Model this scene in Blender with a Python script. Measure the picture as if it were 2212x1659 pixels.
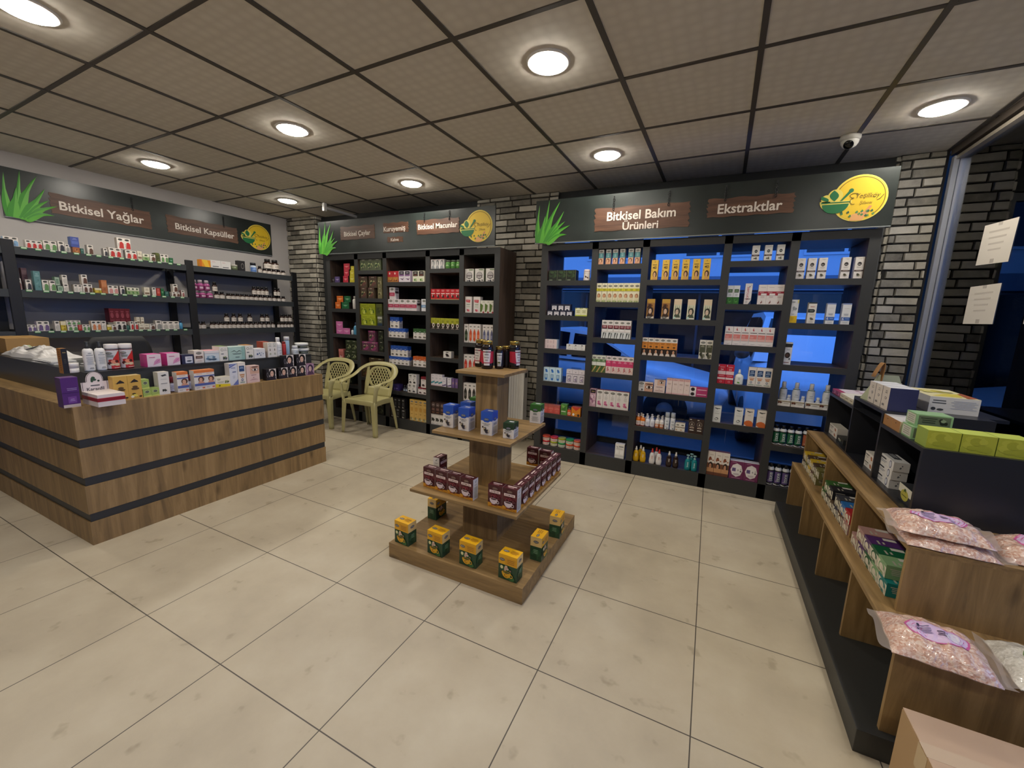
# Herbal shop interior: counter, shelving, centre display, stepped display, street outside.
import bpy, bmesh, math, random
from mathutils import Vector, Matrix, Euler

for o in list(bpy.data.objects):
    bpy.data.objects.remove(o, do_unlink=True)
SC = bpy.context.scene
COL = SC.collection
PI = math.pi

# ------------------------------------------------------------------ camera
cam_d = bpy.data.cameras.new('camera')
cam_d.sensor_fit = 'HORIZONTAL'
cam_d.sensor_width = 36.0
cam_d.lens = 877.25 / 2212 * 36.0
cam_d.clip_start = 0.02
cam = bpy.data.objects.new('camera', cam_d)
COL.objects.link(cam)
cam.location = (1.305, -1.212, 1.492)
cam.rotation_euler = (1.402, -0.032, 0.453)
SC.camera = cam

# ------------------------------------------------------------------ dusk sky
SKY_STRENGTH = 2.6
LAMP_STRENGTH = 118.0
world = bpy.data.worlds.new('dusk_sky')
SC.world = world
world.use_nodes = True
wn = world.node_tree.nodes
wl = world.node_tree.links
wn.clear()
w_out = wn.new('ShaderNodeOutputWorld')
w_bg = wn.new('ShaderNodeBackground')
w_tc = wn.new('ShaderNodeTexCoord')
w_sep = wn.new('ShaderNodeSeparateXYZ')
w_ramp = wn.new('ShaderNodeValToRGB')
w_ramp.color_ramp.elements[0].position = 0.45
w_ramp.color_ramp.elements[0].color = (0.10, 0.27, 0.72, 1)
w_ramp.color_ramp.elements[1].position = 0.9
w_ramp.color_ramp.elements[1].color = (0.055, 0.19, 0.66, 1)
w_map = wn.new('ShaderNodeMapRange')
w_map.inputs[1].default_value = -1.0
wl.new(w_tc.outputs['Generated'], w_sep.inputs[0])
wl.new(w_sep.outputs['Z'], w_map.inputs[0])
wl.new(w_map.outputs[0], w_ramp.inputs[0])
wl.new(w_ramp.outputs[0], w_bg.inputs['Color'])
w_bg.inputs['Strength'].default_value = SKY_STRENGTH
wl.new(w_bg.outputs[0], w_out.inputs['Surface'])

# ------------------------------------------------------------------ exposure
SC.view_settings.view_transform = 'Standard'
SC.view_settings.look = 'None'
SC.view_settings.exposure = 0.0
SC.view_settings.gamma = 1.0
SC.view_settings.use_curve_mapping = False

# ------------------------------------------------------------------ materials
def lin(h):
    h = h.lstrip('#')
    if len(h) == 3:
        h = ''.join(c * 2 for c in h)
    v = [int(h[i:i + 2], 16) / 255 for i in (0, 2, 4)]
    return tuple(c / 12.92 if c <= 0.04045 else ((c + 0.055) / 1.055) ** 2.4 for c in v) + (1,)

_M = {}
def pm(h, rough=0.45, metal=0.0, spec=0.5, name=None, alpha=None):
    """plain coloured surface, cached"""
    k = (h, rough, metal, spec)
    if k in _M:
        return _M[k]
    m = bpy.data.materials.new(name or 'surface_' + h.lstrip('#'))
    m.use_nodes = True
    b = m.node_tree.nodes['Principled BSDF']
    b.inputs['Base Color'].default_value = lin(h)
    b.inputs['Roughness'].default_value = rough
    b.inputs['Metallic'].default_value = metal
    b.inputs['Specular IOR Level'].default_value = spec
    _M[k] = m
    return m

def nodes(name):
    m = bpy.data.materials.new(name)
    m.use_nodes = True
    nt = m.node_tree
    return m, nt.nodes, nt.links, nt.nodes['Principled BSDF']

def ramp(n, stops):
    r = n.new('ShaderNodeValToRGB')
    e = r.color_ramp.elements
    while len(e) < len(stops):
        e.new(0.5)
    for i, (p, c) in enumerate(stops):
        e[i].position = p
        e[i].color = lin(c)
    return r

def mth(n, l, op, a, b=None):
    x = n.new('ShaderNodeMath')
    x.operation = op
    for i, v in enumerate((a, b)):
        if v is None:
            continue
        if isinstance(v, (int, float)):
            x.inputs[i].default_value = v
        else:
            l.new(v, x.inputs[i])
    return x.outputs[0]

def wood_mat(name, axis, dark, mid, light, scale=1.0, rough=0.5):
    m, n, l, b = nodes(name)
    tc = n.new('ShaderNodeTexCoord')
    mp = n.new('ShaderNodeMapping')
    s = [13.0 * scale] * 3
    s[axis] = 1.1 * scale
    mp.inputs['Scale'].default_value = s
    l.new(tc.outputs['Object'], mp.inputs['Vector'])
    a = n.new('ShaderNodeTexNoise')
    a.inputs['Scale'].default_value = 1.6
    a.inputs['Detail'].default_value = 7
    a.inputs['Roughness'].default_value = 0.62
    a.inputs['Distortion'].default_value = 0.7
    l.new(mp.outputs[0], a.inputs['Vector'])
    r = ramp(n, [(0.30, dark), (0.52, mid), (0.72, light)])
    l.new(a.outputs['Fac'], r.inputs[0])
    # darker knots
    mp2 = n.new('ShaderNodeMapping')
    s2 = [3.6 * scale] * 3
    s2[axis] = 1.5 * scale
    mp2.inputs['Scale'].default_value = s2
    l.new(tc.outputs['Object'], mp2.inputs['Vector'])
    v = n.new('ShaderNodeTexVoronoi')
    v.inputs['Scale'].default_value = 1.5
    l.new(mp2.outputs[0], v.inputs['Vector'])
    kr = ramp(n, [(0.0, '#3a2a1c'), (0.13, '#ffffff')])
    l.new(v.outputs['Distance'], kr.inputs[0])
    mx = n.new('ShaderNodeMix')
    mx.data_type = 'RGBA'
    mx.blend_type = 'MULTIPLY'
    mx.inputs[0].default_value = 0.6
    l.new(r.outputs[0], mx.inputs[6])
    l.new(kr.outputs[0], mx.inputs[7])
    l.new(mx.outputs[2], b.inputs['Base Color'])
    b.inputs['Roughness'].default_value = rough
    bp = n.new('ShaderNodeBump')
    bp.inputs['Strength'].default_value = 0.12
    bp.inputs['Distance'].default_value = 0.002
    l.new(a.outputs['Fac'], bp.inputs['Height'])
    l.new(bp.outputs[0], b.inputs['Normal'])
    return m

OAK = ('#6f5838', '#917449', '#a98a5c')
oak_z = wood_mat('oak_upright', 2, *OAK)
oak_x = wood_mat('oak_along', 0, *OAK)
oak_y = wood_mat('oak_across', 1, *OAK)
walnut = wood_mat('dark_walnut', 2, '#3a2d24', '#4d3d32', '#5d4b3e', rough=0.55)
walnut_x = wood_mat('dark_walnut_shelf', 0, '#3a2d24', '#4d3d32', '#5d4b3e', rough=0.5)
charcoal = pm('#303131', 0.5, name='charcoal_laminate')
charcoal_gloss = pm('#2b2c2c', 0.28, name='charcoal_gloss')
black_metal = pm('#141416', 0.45, name='black_metal')
rack_grey = pm('#33373a', 0.5, name='rack_beam_grey')

def floor_mat():
    m, n, l, b = nodes('porcelain_floor_tile')
    tc = n.new('ShaderNodeTexCoord')
    sp = n.new('ShaderNodeSeparateXYZ')
    l.new(tc.outputs['Object'], sp.inputs[0])
    def line(sock, off):
        f = mth(n, l, 'FRACT', mth(n, l, 'DIVIDE', mth(n, l, 'SUBTRACT', sock, off), 0.6))
        d = mth(n, l, 'MINIMUM', f, mth(n, l, 'SUBTRACT', 1.0, f))
        return mth(n, l, 'LESS_THAN', d, 0.0037)
    g = mth(n, l, 'MAXIMUM', line(sp.outputs[0], 1.388 - 6), line(sp.outputs[1], -0.39 - 6))
    a = n.new('ShaderNodeTexNoise')
    a.inputs['Scale'].default_value = 2.3
    a.inputs['Detail'].default_value = 6
    a.inputs['Roughness'].default_value = 0.6
    l.new(tc.outputs['Object'], a.inputs['Vector'])
    r = ramp(n, [(0.25, '#ab9f8a'), (0.5, '#baae97'), (0.75, '#c6bca6')])
    l.new(a.outputs['Fac'], r.inputs[0])
    sk = n.new('ShaderNodeTexNoise')
    sk.inputs['Scale'].default_value = 9
    sk.inputs['Detail'].default_value = 3
    l.new(tc.outputs['Object'], sk.inputs['Vector'])
    skr = ramp(n, [(0.28, '#a79c88'), (0.36, '#ffffff')])
    l.new(sk.outputs['Fac'], skr.inputs[0])
    m1 = n.new('ShaderNodeMix'); m1.data_type = 'RGBA'; m1.blend_type = 'MULTIPLY'; m1.inputs[0].default_value = 0.35
    l.new(r.outputs[0], m1.inputs[6]); l.new(skr.outputs[0], m1.inputs[7])
    mx = n.new('ShaderNodeMix'); mx.data_type = 'RGBA'
    l.new(g, mx.inputs[0]); l.new(m1.outputs[2], mx.inputs[6])
    mx.inputs[7].default_value = lin('#4a443c')
    l.new(mx.outputs[2], b.inputs['Base Color'])
    b.inputs['Roughness'].default_value = 0.42
    bp = n.new('ShaderNodeBump'); bp.inputs['Strength'].default_value = 0.5; bp.inputs['Distance'].default_value = 0.002
    bp.invert = True
    l.new(g, bp.inputs['Height']); l.new(bp.outputs[0], b.inputs['Normal'])
    return m

def ceiling_mat():
    m, n, l, b = nodes('ceiling_tile')
    tc = n.new('ShaderNodeTexCoord')
    w1 = n.new('ShaderNodeTexVoronoi'); w1.inputs['Scale'].default_value = 15
    w1.inputs['Randomness'].default_value = 0.25
    l.new(tc.outputs['Object'], w1.inputs['Vector'])
    r = ramp(n, [(0.15, '#e2dcd0'), (0.6, '#d6cfc3')])
    l.new(w1.outputs['Distance'], r.inputs[0])
    l.new(r.outputs[0], b.inputs['Base Color'])
    b.inputs['Roughness'].default_value = 0.85
    bp = n.new('ShaderNodeBump'); bp.inputs['Strength'].default_value = 0.25; bp.inputs['Distance'].default_value = 0.004
    l.new(w1.outputs['Distance'], bp.inputs['Height']); l.new(bp.outputs[0], b.inputs['Normal'])
    return m

def brick_mat(name, dark, mid, light):
    m, n, l, b = nodes(name)
    g = n.new('ShaderNodeNewGeometry')
    tc = n.new('ShaderNodeTexCoord')
    a = n.new('ShaderNodeTexNoise'); a.inputs['Scale'].default_value = 16; a.inputs['Detail'].default_value = 8
    a.inputs['Roughness'].default_value = 0.7
    l.new(tc.outputs['Object'], a.inputs['Vector'])
    f = mth(n, l, 'ADD', mth(n, l, 'MULTIPLY', g.outputs['Random Per Island'], 0.62), mth(n, l, 'MULTIPLY', a.outputs['Fac'], 0.55))
    r = ramp(n, [(0.18, dark), (0.48, mid), (0.95, light)])
    l.new(f, r.inputs[0])
    l.new(r.outputs[0], b.inputs['Base Color'])
    b.inputs['Roughness'].default_value = 0.85
    bp = n.new('ShaderNodeBump'); bp.inputs['Strength'].default_value = 0.8; bp.inputs['Distance'].default_value = 0.008
    l.new(a.outputs['Fac'], bp.inputs['Height']); l.new(bp.outputs[0], b.inputs['Normal'])
    return m

def glass_mat(name, tint=(1, 1, 1, 1), rough=0.0):
    m = bpy.data.materials.new(name); m.use_nodes = True
    n = m.node_tree.nodes; l = m.node_tree.links
    n.clear()
    o = n.new('ShaderNodeOutputMaterial'); mix = n.new('ShaderNodeMixShader')
    t = n.new('ShaderNodeBsdfTransparent'); t.inputs[0].default_value = tint
    g = n.new('ShaderNodeBsdfGlossy'); g.inputs['Roughness'].default_value = rough
    f = n.new('ShaderNodeFresnel'); f.inputs[0].default_value = 1.5
    l.new(f.outputs[0], mix.inputs[0]); l.new(t.outputs[0], mix.inputs[1]); l.new(g.outputs[0], mix.inputs[2])
    l.new(mix.outputs[0], o.inputs[0])
    return m

def film_mat(name, col, opacity):
    m = bpy.data.materials.new(name); m.use_nodes = True
    n = m.node_tree.nodes; l = m.node_tree.links
    n.clear()
    o = n.new('ShaderNodeOutputMaterial'); mix = n.new('ShaderNodeMixShader'); add = n.new('ShaderNodeMixShader')
    t = n.new('ShaderNodeBsdfTransparent')
    d = n.new('ShaderNodeBsdfDiffuse'); d.inputs[0].default_value = lin(col)
    tr = n.new('ShaderNodeBsdfTranslucent'); tr.inputs[0].default_value = lin(col)
    add.inputs[0].default_value = 0.5
    l.new(d.outputs[0], add.inputs[1]); l.new(tr.outputs[0], add.inputs[2])
    mix.inputs[0].default_value = opacity
    l.new(t.outputs[0], mix.inputs[1]); l.new(add.outputs[0], mix.inputs[2])
    l.new(mix.outputs[0], o.inputs[0])
    return m

def emit_mat(name, col, s):
    m, n, l, b = nodes(name)
    b.inputs['Base Color'].default_value = (0.8, 0.8, 0.8, 1)
    b.inputs['Emission Color'].default_value = col
    b.inputs['Emission Strength'].default_value = s
    return m

def salt_mat(name, c1, c2, c3):
    m, n, l, b = nodes(name)
    tc = n.new('ShaderNodeTexCoord')
    v = n.new('ShaderNodeTexVoronoi'); v.inputs['Scale'].default_value = 160
    l.new(tc.outputs['Object'], v.inputs['Vector'])
    sp = n.new('ShaderNodeSeparateXYZ'); l.new(v.outputs['Color'], sp.inputs[0])
    r = ramp(n, [(0.1, c1), (0.5, c2), (0.9, c3)])
    l.new(sp.outputs[0], r.inputs[0]); l.new(r.outputs[0], b.inputs['Base Color'])
    b.inputs['Roughness'].default_value = 0.35
    b.inputs['Coat Weight'].default_value = 1.0
    b.inputs['Coat Roughness'].default_value = 0.08
    w = n.new('ShaderNodeTexNoise'); w.inputs['Scale'].default_value = 14; w.inputs['Detail'].default_value = 4; w.inputs['Distortion'].default_value = 1.5
    l.new(tc.outputs['Object'], w.inputs['Vector'])
    bp = n.new('ShaderNodeBump'); bp.inputs['Strength'].default_value = 0.9; bp.inputs['Distance'].default_value = 0.012
    l.new(w.outputs['Fac'], bp.inputs['Height']); l.new(bp.outputs[0], b.inputs['Coat Normal'])
    l.new(bp.outputs[0], b.inputs['Normal'])
    return m

# ------------------------------------------------------------------ mesh building
class MB:
    def __init__(s):
        s.v = []; s.f = []; s.m = []; s.mats = []; s.sm = []
    def mi(s, m):
        if m not in s.mats:
            s.mats.append(m)
        return s.mats.index(m)
    def face(s, pts, m, smooth=False):
        b = len(s.v)
        s.v += [tuple(p) for p in pts]
        s.f.append(tuple(range(b, b + len(pts)))); s.m.append(s.mi(m)); s.sm.append(smooth)
    def box(s, x0, x1, y0, y1, z0, z1, m, front=None, top=None, side=None, left=None):
        b = len(s.v)
        s.v += [(x0, y0, z0), (x1, y0, z0), (x1, y1, z0), (x0, y1, z0), (x0, y0, z1), (x1, y0, z1), (x1, y1, z1), (x0, y1, z1)]
        for q, k in (((3, 2, 1, 0), m), ((4, 5, 6, 7), top or m), ((0, 1, 5, 4), front or m), ((1, 2, 6, 5), side or m), ((2, 3, 7, 6), m), ((3, 0, 4, 7), left or side or m)):
            s.f.append(tuple(b + i for i in q)); s.m.append(s.mi(k)); s.sm.append(False)
    def grid(s, fn, nu, nv, m, closed_u=False, smooth=True, mf=None):
        b = len(s.v)
        for j in range(nv + 1):
            for i in range(nu + (0 if closed_u else 1)):
                s.v.append(tuple(fn(i / nu, j / nv)))
        w = nu if closed_u else nu + 1
        for j in range(nv):
            for i in range(nu):
                i2 = (i + 1) % w if closed_u else i + 1
                s.f.append((b + j * w + i, b + j * w + i2, b + (j + 1) * w + i2, b + (j + 1) * w + i))
                s.m.append(s.mi(mf(i, j) if mf else m)); s.sm.append(smooth)
    def lathe(s, prof, m, n=20, c=(0, 0, 0), cap=True, smooth=True, sx=1.0, sy=1.0):
        b = len(s.v)
        for r, z in prof:
            for i in range(n):
                a = 2 * PI * i / n
                s.v.append((c[0] + r * math.cos(a) * sx, c[1] + r * math.sin(a) * sy, c[2] + z))
        for j in range(len(prof) - 1):
            for i in range(n):
                k = (i + 1) % n
                s.f.append((b + j * n + i, b + j * n + k, b + (j + 1) * n + k, b + (j + 1) * n + i)); s.m.append(s.mi(m)); s.sm.append(smooth)
        if cap:
            s.f.append(tuple(b + i for i in reversed(range(n)))); s.m.append(s.mi(m)); s.sm.append(False)
            t = b + (len(prof) - 1) * n
            s.f.append(tuple(t + i for i in range(n))); s.m.append(s.mi(m)); s.sm.append(False)
    def tube(s, pts, r, m, n=8, closed=False):
        pts = [Vector(p) for p in pts]
        N = len(pts); b = len(s.v)
        for i, p in enumerate(pts):
            a = pts[i - 1] if (i > 0 or closed) else pts[i]
            c = pts[(i + 1) % N] if (i < N - 1 or closed) else pts[i]
            t = (c - a).normalized()
            u = t.cross(Vector((0, 0, 1)))
            if u.length < 0.05:
                u = t.cross(Vector((0, 1, 0)))
            u.normalize(); w = t.cross(u)
            rr = r[i] if isinstance(r, (list, tuple)) else r
            for k in range(n):
                q = p + (u * math.cos(2 * PI * k / n) + w * math.sin(2 * PI * k / n)) * rr
                s.v.append(tuple(q))
        for i in range(N if closed else N - 1):
            j = (i + 1) % N
            for k in range(n):
                k2 = (k + 1) % n
                s.f.append((b + i * n + k, b + i * n + k2, b + j * n + k2, b + j * n + k)); s.m.append(s.mi(m)); s.sm.append(True)
        if not closed:
            s.f.append(tuple(b + k for k in reversed(range(n)))); s.m.append(s.mi(m)); s.sm.append(False)
            s.f.append(tuple(b + (N - 1) * n + k for k in range(n))); s.m.append(s.mi(m)); s.sm.append(False)
    def ribbon(s, pts, sides, widths, t, m):
        """rounded strap swept along pts; sides = direction of its width at each point"""
        pts = [Vector(p) for p in pts]; N = len(pts); b = len(s.v)
        prof = [(-.5, -.25), (-.44, -.5), (.44, -.5), (.5, -.25), (.5, .25), (.44, .5), (-.44, .5), (-.5, .25)]
        for i, p in enumerate(pts):
            tg = (pts[min(i + 1, N - 1)] - pts[max(i - 1, 0)]).normalized()
            sd = Vector(sides[i]); sd = (sd - tg * sd.dot(tg)).normalized()
            nn = tg.cross(sd)
            w = widths[i] if isinstance(widths, (list, tuple)) else widths
            for a, c in prof:
                s.v.append(tuple(p + sd * a * w + nn * c * t))
        K = len(prof)
        for i in range(N - 1):
            for k in range(K):
                k2 = (k + 1) % K
                s.f.append((b + i * K + k, b + i * K + k2, b + (i + 1) * K + k2, b + (i + 1) * K + k)); s.m.append(s.mi(m)); s.sm.append(True)
        s.f.append(tuple(b + k for k in reversed(range(K)))); s.m.append(s.mi(m)); s.sm.append(False)
        s.f.append(tuple(b + (N - 1) * K + k for k in range(K))); s.m.append(s.mi(m)); s.sm.append(False)
    def prism(s, poly, fn, t, m, side=None):
        """polygon in (u,v) raised by t along the surface normal; fn(u,v,h) -> point"""
        n = len(poly)
        s.face([fn(u, v, t) for u, v in poly], m)
        for i in range(n):
            a, c = poly[i], poly[(i + 1) % n]
            s.face([fn(*a, 0), fn(*c, 0), fn(*c, t), fn(*a, t)], side or m)
    def mesh(s, name):
        me = bpy.data.meshes.new(name)
        me.from_pydata(s.v, [], s.f)
        for m in s.mats:
            me.materials.append(m)
        me.polygons.foreach_set('material_index', s.m)
        me.polygons.foreach_set('use_smooth', s.sm)
        me.update()
        return me
    def fix(s, me):
        bm = bmesh.new(); bm.from_mesh(me)
        bmesh.ops.remove_doubles(bm, verts=bm.verts, dist=1e-5)
        bmesh.ops.recalc_face_normals(bm, faces=bm.faces)
        bm.to_mesh(me); bm.free()
        return me
    def build(s, name, parent=None, loc=None, rz=0, weld=True):
        me = s.mesh(name)
        if weld:
            s.fix(me)
        return link(name, me, parent, loc, rz)

def link(name, me, parent=None, loc=None, rz=0):
    o = bpy.data.objects.new(name, me)
    COL.objects.link(o)
    if parent:
        o.parent = parent
    if loc:
        o.location = loc
    if rz:
        o.rotation_euler = (0, 0, rz)
    return o

def thing(name, label, cat, loc=(0, 0, 0), rz=0, group=None):
    o = bpy.data.objects.new(name, None)
    COL.objects.link(o)
    o.empty_display_size = 0.05
    o.location = loc; o.rotation_euler = (0, 0, rz)
    return tag(o, label, cat, group)

def tag(o, label, cat, group=None):
    o['label'] = label; o['category'] = cat
    if group:
        o['group'] = group
    return o

def struct(o):
    o['kind'] = 'structure'
    return o

def dup(root):
    c = root.copy(); COL.objects.link(c)
    for ch in root.children:
        d = ch.copy(); COL.objects.link(d); d.parent = c
        for g in ch.children:
            e = g.copy(); COL.objects.link(e); e.parent = d
    return c

def rnd(o, w=0.003, seg=2):
    md = o.modifiers.new('bevel', 'BEVEL'); md.width = w; md.segments = seg; md.limit_method = 'ANGLE'
    return o

# ------------------------------------------------------------------ lettering and print
_T = {}
def text_polys(txt, bold=0.0, shear=0.0):
    """triangles of a text in a box of width 1 (height follows)"""
    k = (txt, bold, shear)
    if k in _T:
        return _T[k]
    cu = bpy.data.curves.new('lettering', 'FONT')
    cu.body = txt; cu.size = 1.0; cu.offset = bold; cu.shear = shear; cu.resolution_u = 3
    o = bpy.data.objects.new('lettering', cu); COL.objects.link(o)
    dg = bpy.context.evaluated_depsgraph_get()
    me = o.evaluated_get(dg).to_mesh()
    vs = [(v.co.x, v.co.y) for v in me.vertices]
    ps = [[vs[i] for i in p.vertices] for p in me.polygons]
    o.evaluated_get(dg).to_mesh_clear()
    bpy.data.objects.remove(o); bpy.data.curves.remove(cu)
    xs = [v[0] for v in vs] or [0, 1]
    x0, x1 = min(xs), max(xs); w = max(x1 - x0, 1e-6)
    ps = [[((x - x0) / w, y / w) for x, y in p] for p in ps]
    _T[k] = ps
    return ps

import re
_TOK = re.compile(r'([a-z])([-\d.,]*)((?:#[0-9a-fA-F]+)*)(?:\|(\S+))?')
def pcol(h):
    return pm(h, 0.42)

def printing(mb, spec, fn, asp=1.0, nx=1, seed=1):
    """draw a spec of printed shapes; fn(u,v,layer)->point; u,v in 0..1; asp = height/width"""
    L = 1
    for tk in spec.split():
        c, nums, cols, txt = _TOK.match(tk).groups()
        a = [float(x) for x in nums.split(',')] if nums else []
        cs = [pcol('#' + h) for h in cols.split('#')[1:]] if cols else []
        def poly(pts, m):
            if nx > 1:          # on a round body: cut into upright strips that follow the curve
                u0, u1 = min(p[0] for p in pts), max(p[0] for p in pts)
                k = max(1, int(math.ceil((u1 - u0) * 16)))
                for i in range(k):
                    q = pts
                    for lim, sg in ((u0 + (u1 - u0) * i / k, 1), (u0 + (u1 - u0) * (i + 1) / k, -1)):
                        r = []
                        for j in range(len(q)):
                            a_, b_ = q[j - 1], q[j]
                            ia, ib = (a_[0] - lim) * sg >= -1e-9, (b_[0] - lim) * sg >= -1e-9
                            if ia != ib:
                                f_ = (lim - a_[0]) / (b_[0] - a_[0]); r.append((lim, a_[1] + (b_[1] - a_[1]) * f_))
                            if ib:
                                r.append(b_)
                        q = r
                    if len(q) > 2:
                        mb.face([fn(u, v, L) for u, v in q], m)
                return
            mb.face([fn(u, v, L) for u, v in pts], m)
        def rect(x0, y0, x1, y1, m):
            k = max(1, int(math.ceil((x1 - x0) * nx)))
            for i in range(k):
                p, q = x0 + (x1 - x0) * i / k, x0 + (x1 - x0) * (i + 1) / k
                poly([(p, y0), (q, y0), (q, y1), (p, y1)], m)
        def ell(cx, cy, rx, ry, m, n=14):
            poly([(cx + rx * math.cos(2 * PI * i / n), cy + ry * math.sin(2 * PI * i / n)) for i in range(n)], m)
        if c == 'r':
            rect(*a, cs[0])
        elif c == 'e':
            ell(*a, cs[0])
        elif c == 'p':
            poly(list(zip(a[0::2], a[1::2])), cs[0])
        elif c == 'o':      # oval maker's badge
            cx, cy = a[0], a[1]; rx = a[2] if len(a) > 2 else 0.3; ry = rx * 0.52 / asp
            ell(cx, cy, rx, ry, cs[0] if cs else pcol('#242822'))
            L += 1
            ell(cx, cy, rx * .86, ry * .78, cs[1] if len(cs) > 1 else pcol('#dcd8cc'))
            L += 1
            ell(cx, cy, rx * .78, ry * .66, cs[0] if cs else pcol('#242822'))
            L += 1
            for q in range(5):
                rect(cx - rx * .55 + q * rx * .23, cy - ry * .22, cx - rx * .55 + q * rx * .23 + rx * .15, cy + ry * (.2 + .1 * (q % 2)), cs[1] if len(cs) > 1 else pcol('#dcd8cc'))
        elif c == 'x':      # unreadable small print
            x0, y0, x1, y1 = a[:4]
            n = int(a[4]) if len(a) > 4 else 3
            R = random.Random(seed + int(x0 * 99) + n)
            st = (y1 - y0) / n
            for i in range(n):
                e = (x1 - x0) * R.uniform(.0, .2)
                rect(x0 + e, y1 - st * (i + .75), x1 - e, y1 - st * (i + .3), cs[0])
        elif c == 'k':      # blobs of a picture
            x0, y0, x1, y1 = a[:4]
            n = int(a[4]) if len(a) > 4 else 9
            R = random.Random(seed + n)
            for i in range(n):
                rx = (x1 - x0) * R.uniform(.12, .24); ry = min((y1 - y0) * R.uniform(.12, .26), rx / asp * 1.6)
                ell(R.uniform(x0 + rx, x1 - rx), R.uniform(y0 + ry, y1 - ry), rx, ry, cs[i % len(cs)], 9)
                L += 0.25
        elif c == 'h':      # portrait: hair, shoulders, face
            x0, y0, x1, y1 = a[:4]; w = x1 - x0; h = y1 - y0; cx = (x0 + x1) / 2
            ell(cx, y0 + h * .62, w * .42, h * .36, cs[0]); L += .3
            poly([(x0, y0), (x1, y0), (x1 - w * .18, y0 + h * .3), (cx, y0 + h * .42), (x0 + w * .12, y0 + h * .3)], cs[2] if len(cs) > 2 else cs[0]); L += .3
            ell(cx - w * .05, y0 + h * .56, w * .23, h * .26, cs[1]); L += .3
            rect(cx - w * .19, y0 + h * .6, cx - w * .08, y0 + h * .63, cs[0]); rect(cx + w * .0, y0 + h * .6, cx + w * .1, y0 + h * .63, cs[0])
            rect(cx - w * .1, y0 + h * .4, cx + w * .02, y0 + h * .43, pcol('#a0453f'))
        elif c == 'y':      # eye
            cx, cy, r = a[:3]
            ell(cx, cy + r * .95 / asp, r * 1.25, r * .2 / asp, pcol('#5a3a2c'))
            ell(cx, cy, r * 1.1, r * .55 / asp, pcol('#3a2a24')); L += .5
            ell(cx, cy, r * .95, r * .42 / asp, pcol('#efe6df')); L += .5
            ell(cx, cy, r * .42, r * .42 / asp, pcol('#4a2f22')); L += .5
            ell(cx, cy, r * .18, r * .18 / asp, pcol('#0d0b0b'))
        elif c == 'w':      # readable word
            cx, cy, w = a[:3]
            sh = a[3] if len(a) > 3 else 0
            tp = text_polys(txt.replace('_', ' '), 0.012, sh)
            vm = max(v for p in tp for _, v in p) / 2
            for p in tp:
                poly([(cx - w / 2 + u * w, cy + (v - vm) * w / asp) for u, v in p], cs[0])
        elif c == 'v':      # word running upwards
            cx, cy, w = a[:3]
            tp = text_polys(txt.replace('_', ' '), 0.012)
            vm = max(v for p in tp for _, v in p) / 2
            for p in tp:
                poly([(cx - (v - vm) * w * asp, cy - w / 2 + u * w) for u, v in p], cs[0])
        elif c == 'c':      # cup with handle
            cx, cy, w = a[:3]; h = w * .62 / asp
            n = 12
            ell(cx + w * .5, cy - h * .02, w * .2, w * .2 / asp, cs[0]); L += .4
            ell(cx + w * .52, cy - h * .02, w * .12, w * .12 / asp, cs[1]); L += .4
            poly([(cx - w * .5, cy + h * .45)] + [(cx + w * .5 * math.cos(PI + PI * i / n), cy + h * .45 + h * .95 * math.sin(PI + PI * i / n) * (1 if 1 else 0)) for i in range(1, n)] + [(cx + w * .5, cy + h * .45)], cs[0]); L += .4
            ell(cx, cy + h * .45, w * .5, h * .2, cs[0]); L += .4
            ell(cx, cy + h * .45, w * .4, h * .13, cs[1])
        L += 1

EPS = 0.00035
def f_front(w, d, h):
    return lambda u, v, L: ((u - .5) * w, -d / 2 - EPS * L, v * h)
def f_right(w, d, h):
    return lambda u, v, L: (w / 2 + EPS * L, (u - .5) * d, v * h)
def f_left(w, d, h):
    return lambda u, v, L: (-w / 2 - EPS * L, (.5 - u) * d, v * h)
def f_top(w, d, h):
    return lambda u, v, L: ((u - .5) * w, (v - .5) * d, h + EPS * L)

_BX = {}
def carton_mesh(key, D, w, d, h):
    k = (key, w, d, h)
    if k in _BX:
        return _BX[k]
    mb = MB()
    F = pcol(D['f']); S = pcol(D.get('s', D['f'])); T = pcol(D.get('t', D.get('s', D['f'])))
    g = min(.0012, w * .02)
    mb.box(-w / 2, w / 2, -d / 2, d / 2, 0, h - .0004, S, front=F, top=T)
    if D.get('g'):
        printing(mb, D['g'], f_front(w, d, h), h / w)
    if D.get('sg'):
        printing(mb, D['sg'], f_right(w, d, h), h / d)
        printing(mb, D['sg'], f_left(w, d, h), h / d)
    if D.get('tg'):
        printing(mb, D['tg'], f_top(w, d, h), d / w)
    me = mb.mesh(D['n'])
    _BX[k] = me
    return me

def cyl(r, sy=1.0):
    def mk(h0, h1, arc):
        def fn(u, v, L):
            a = -PI / 2 + (u - .5) * arc
            q = r + EPS * L * .8
            return (q * math.cos(a), q * math.sin(a) * sy, h0 + v * (h1 - h0))
        return fn
    return mk

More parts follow.
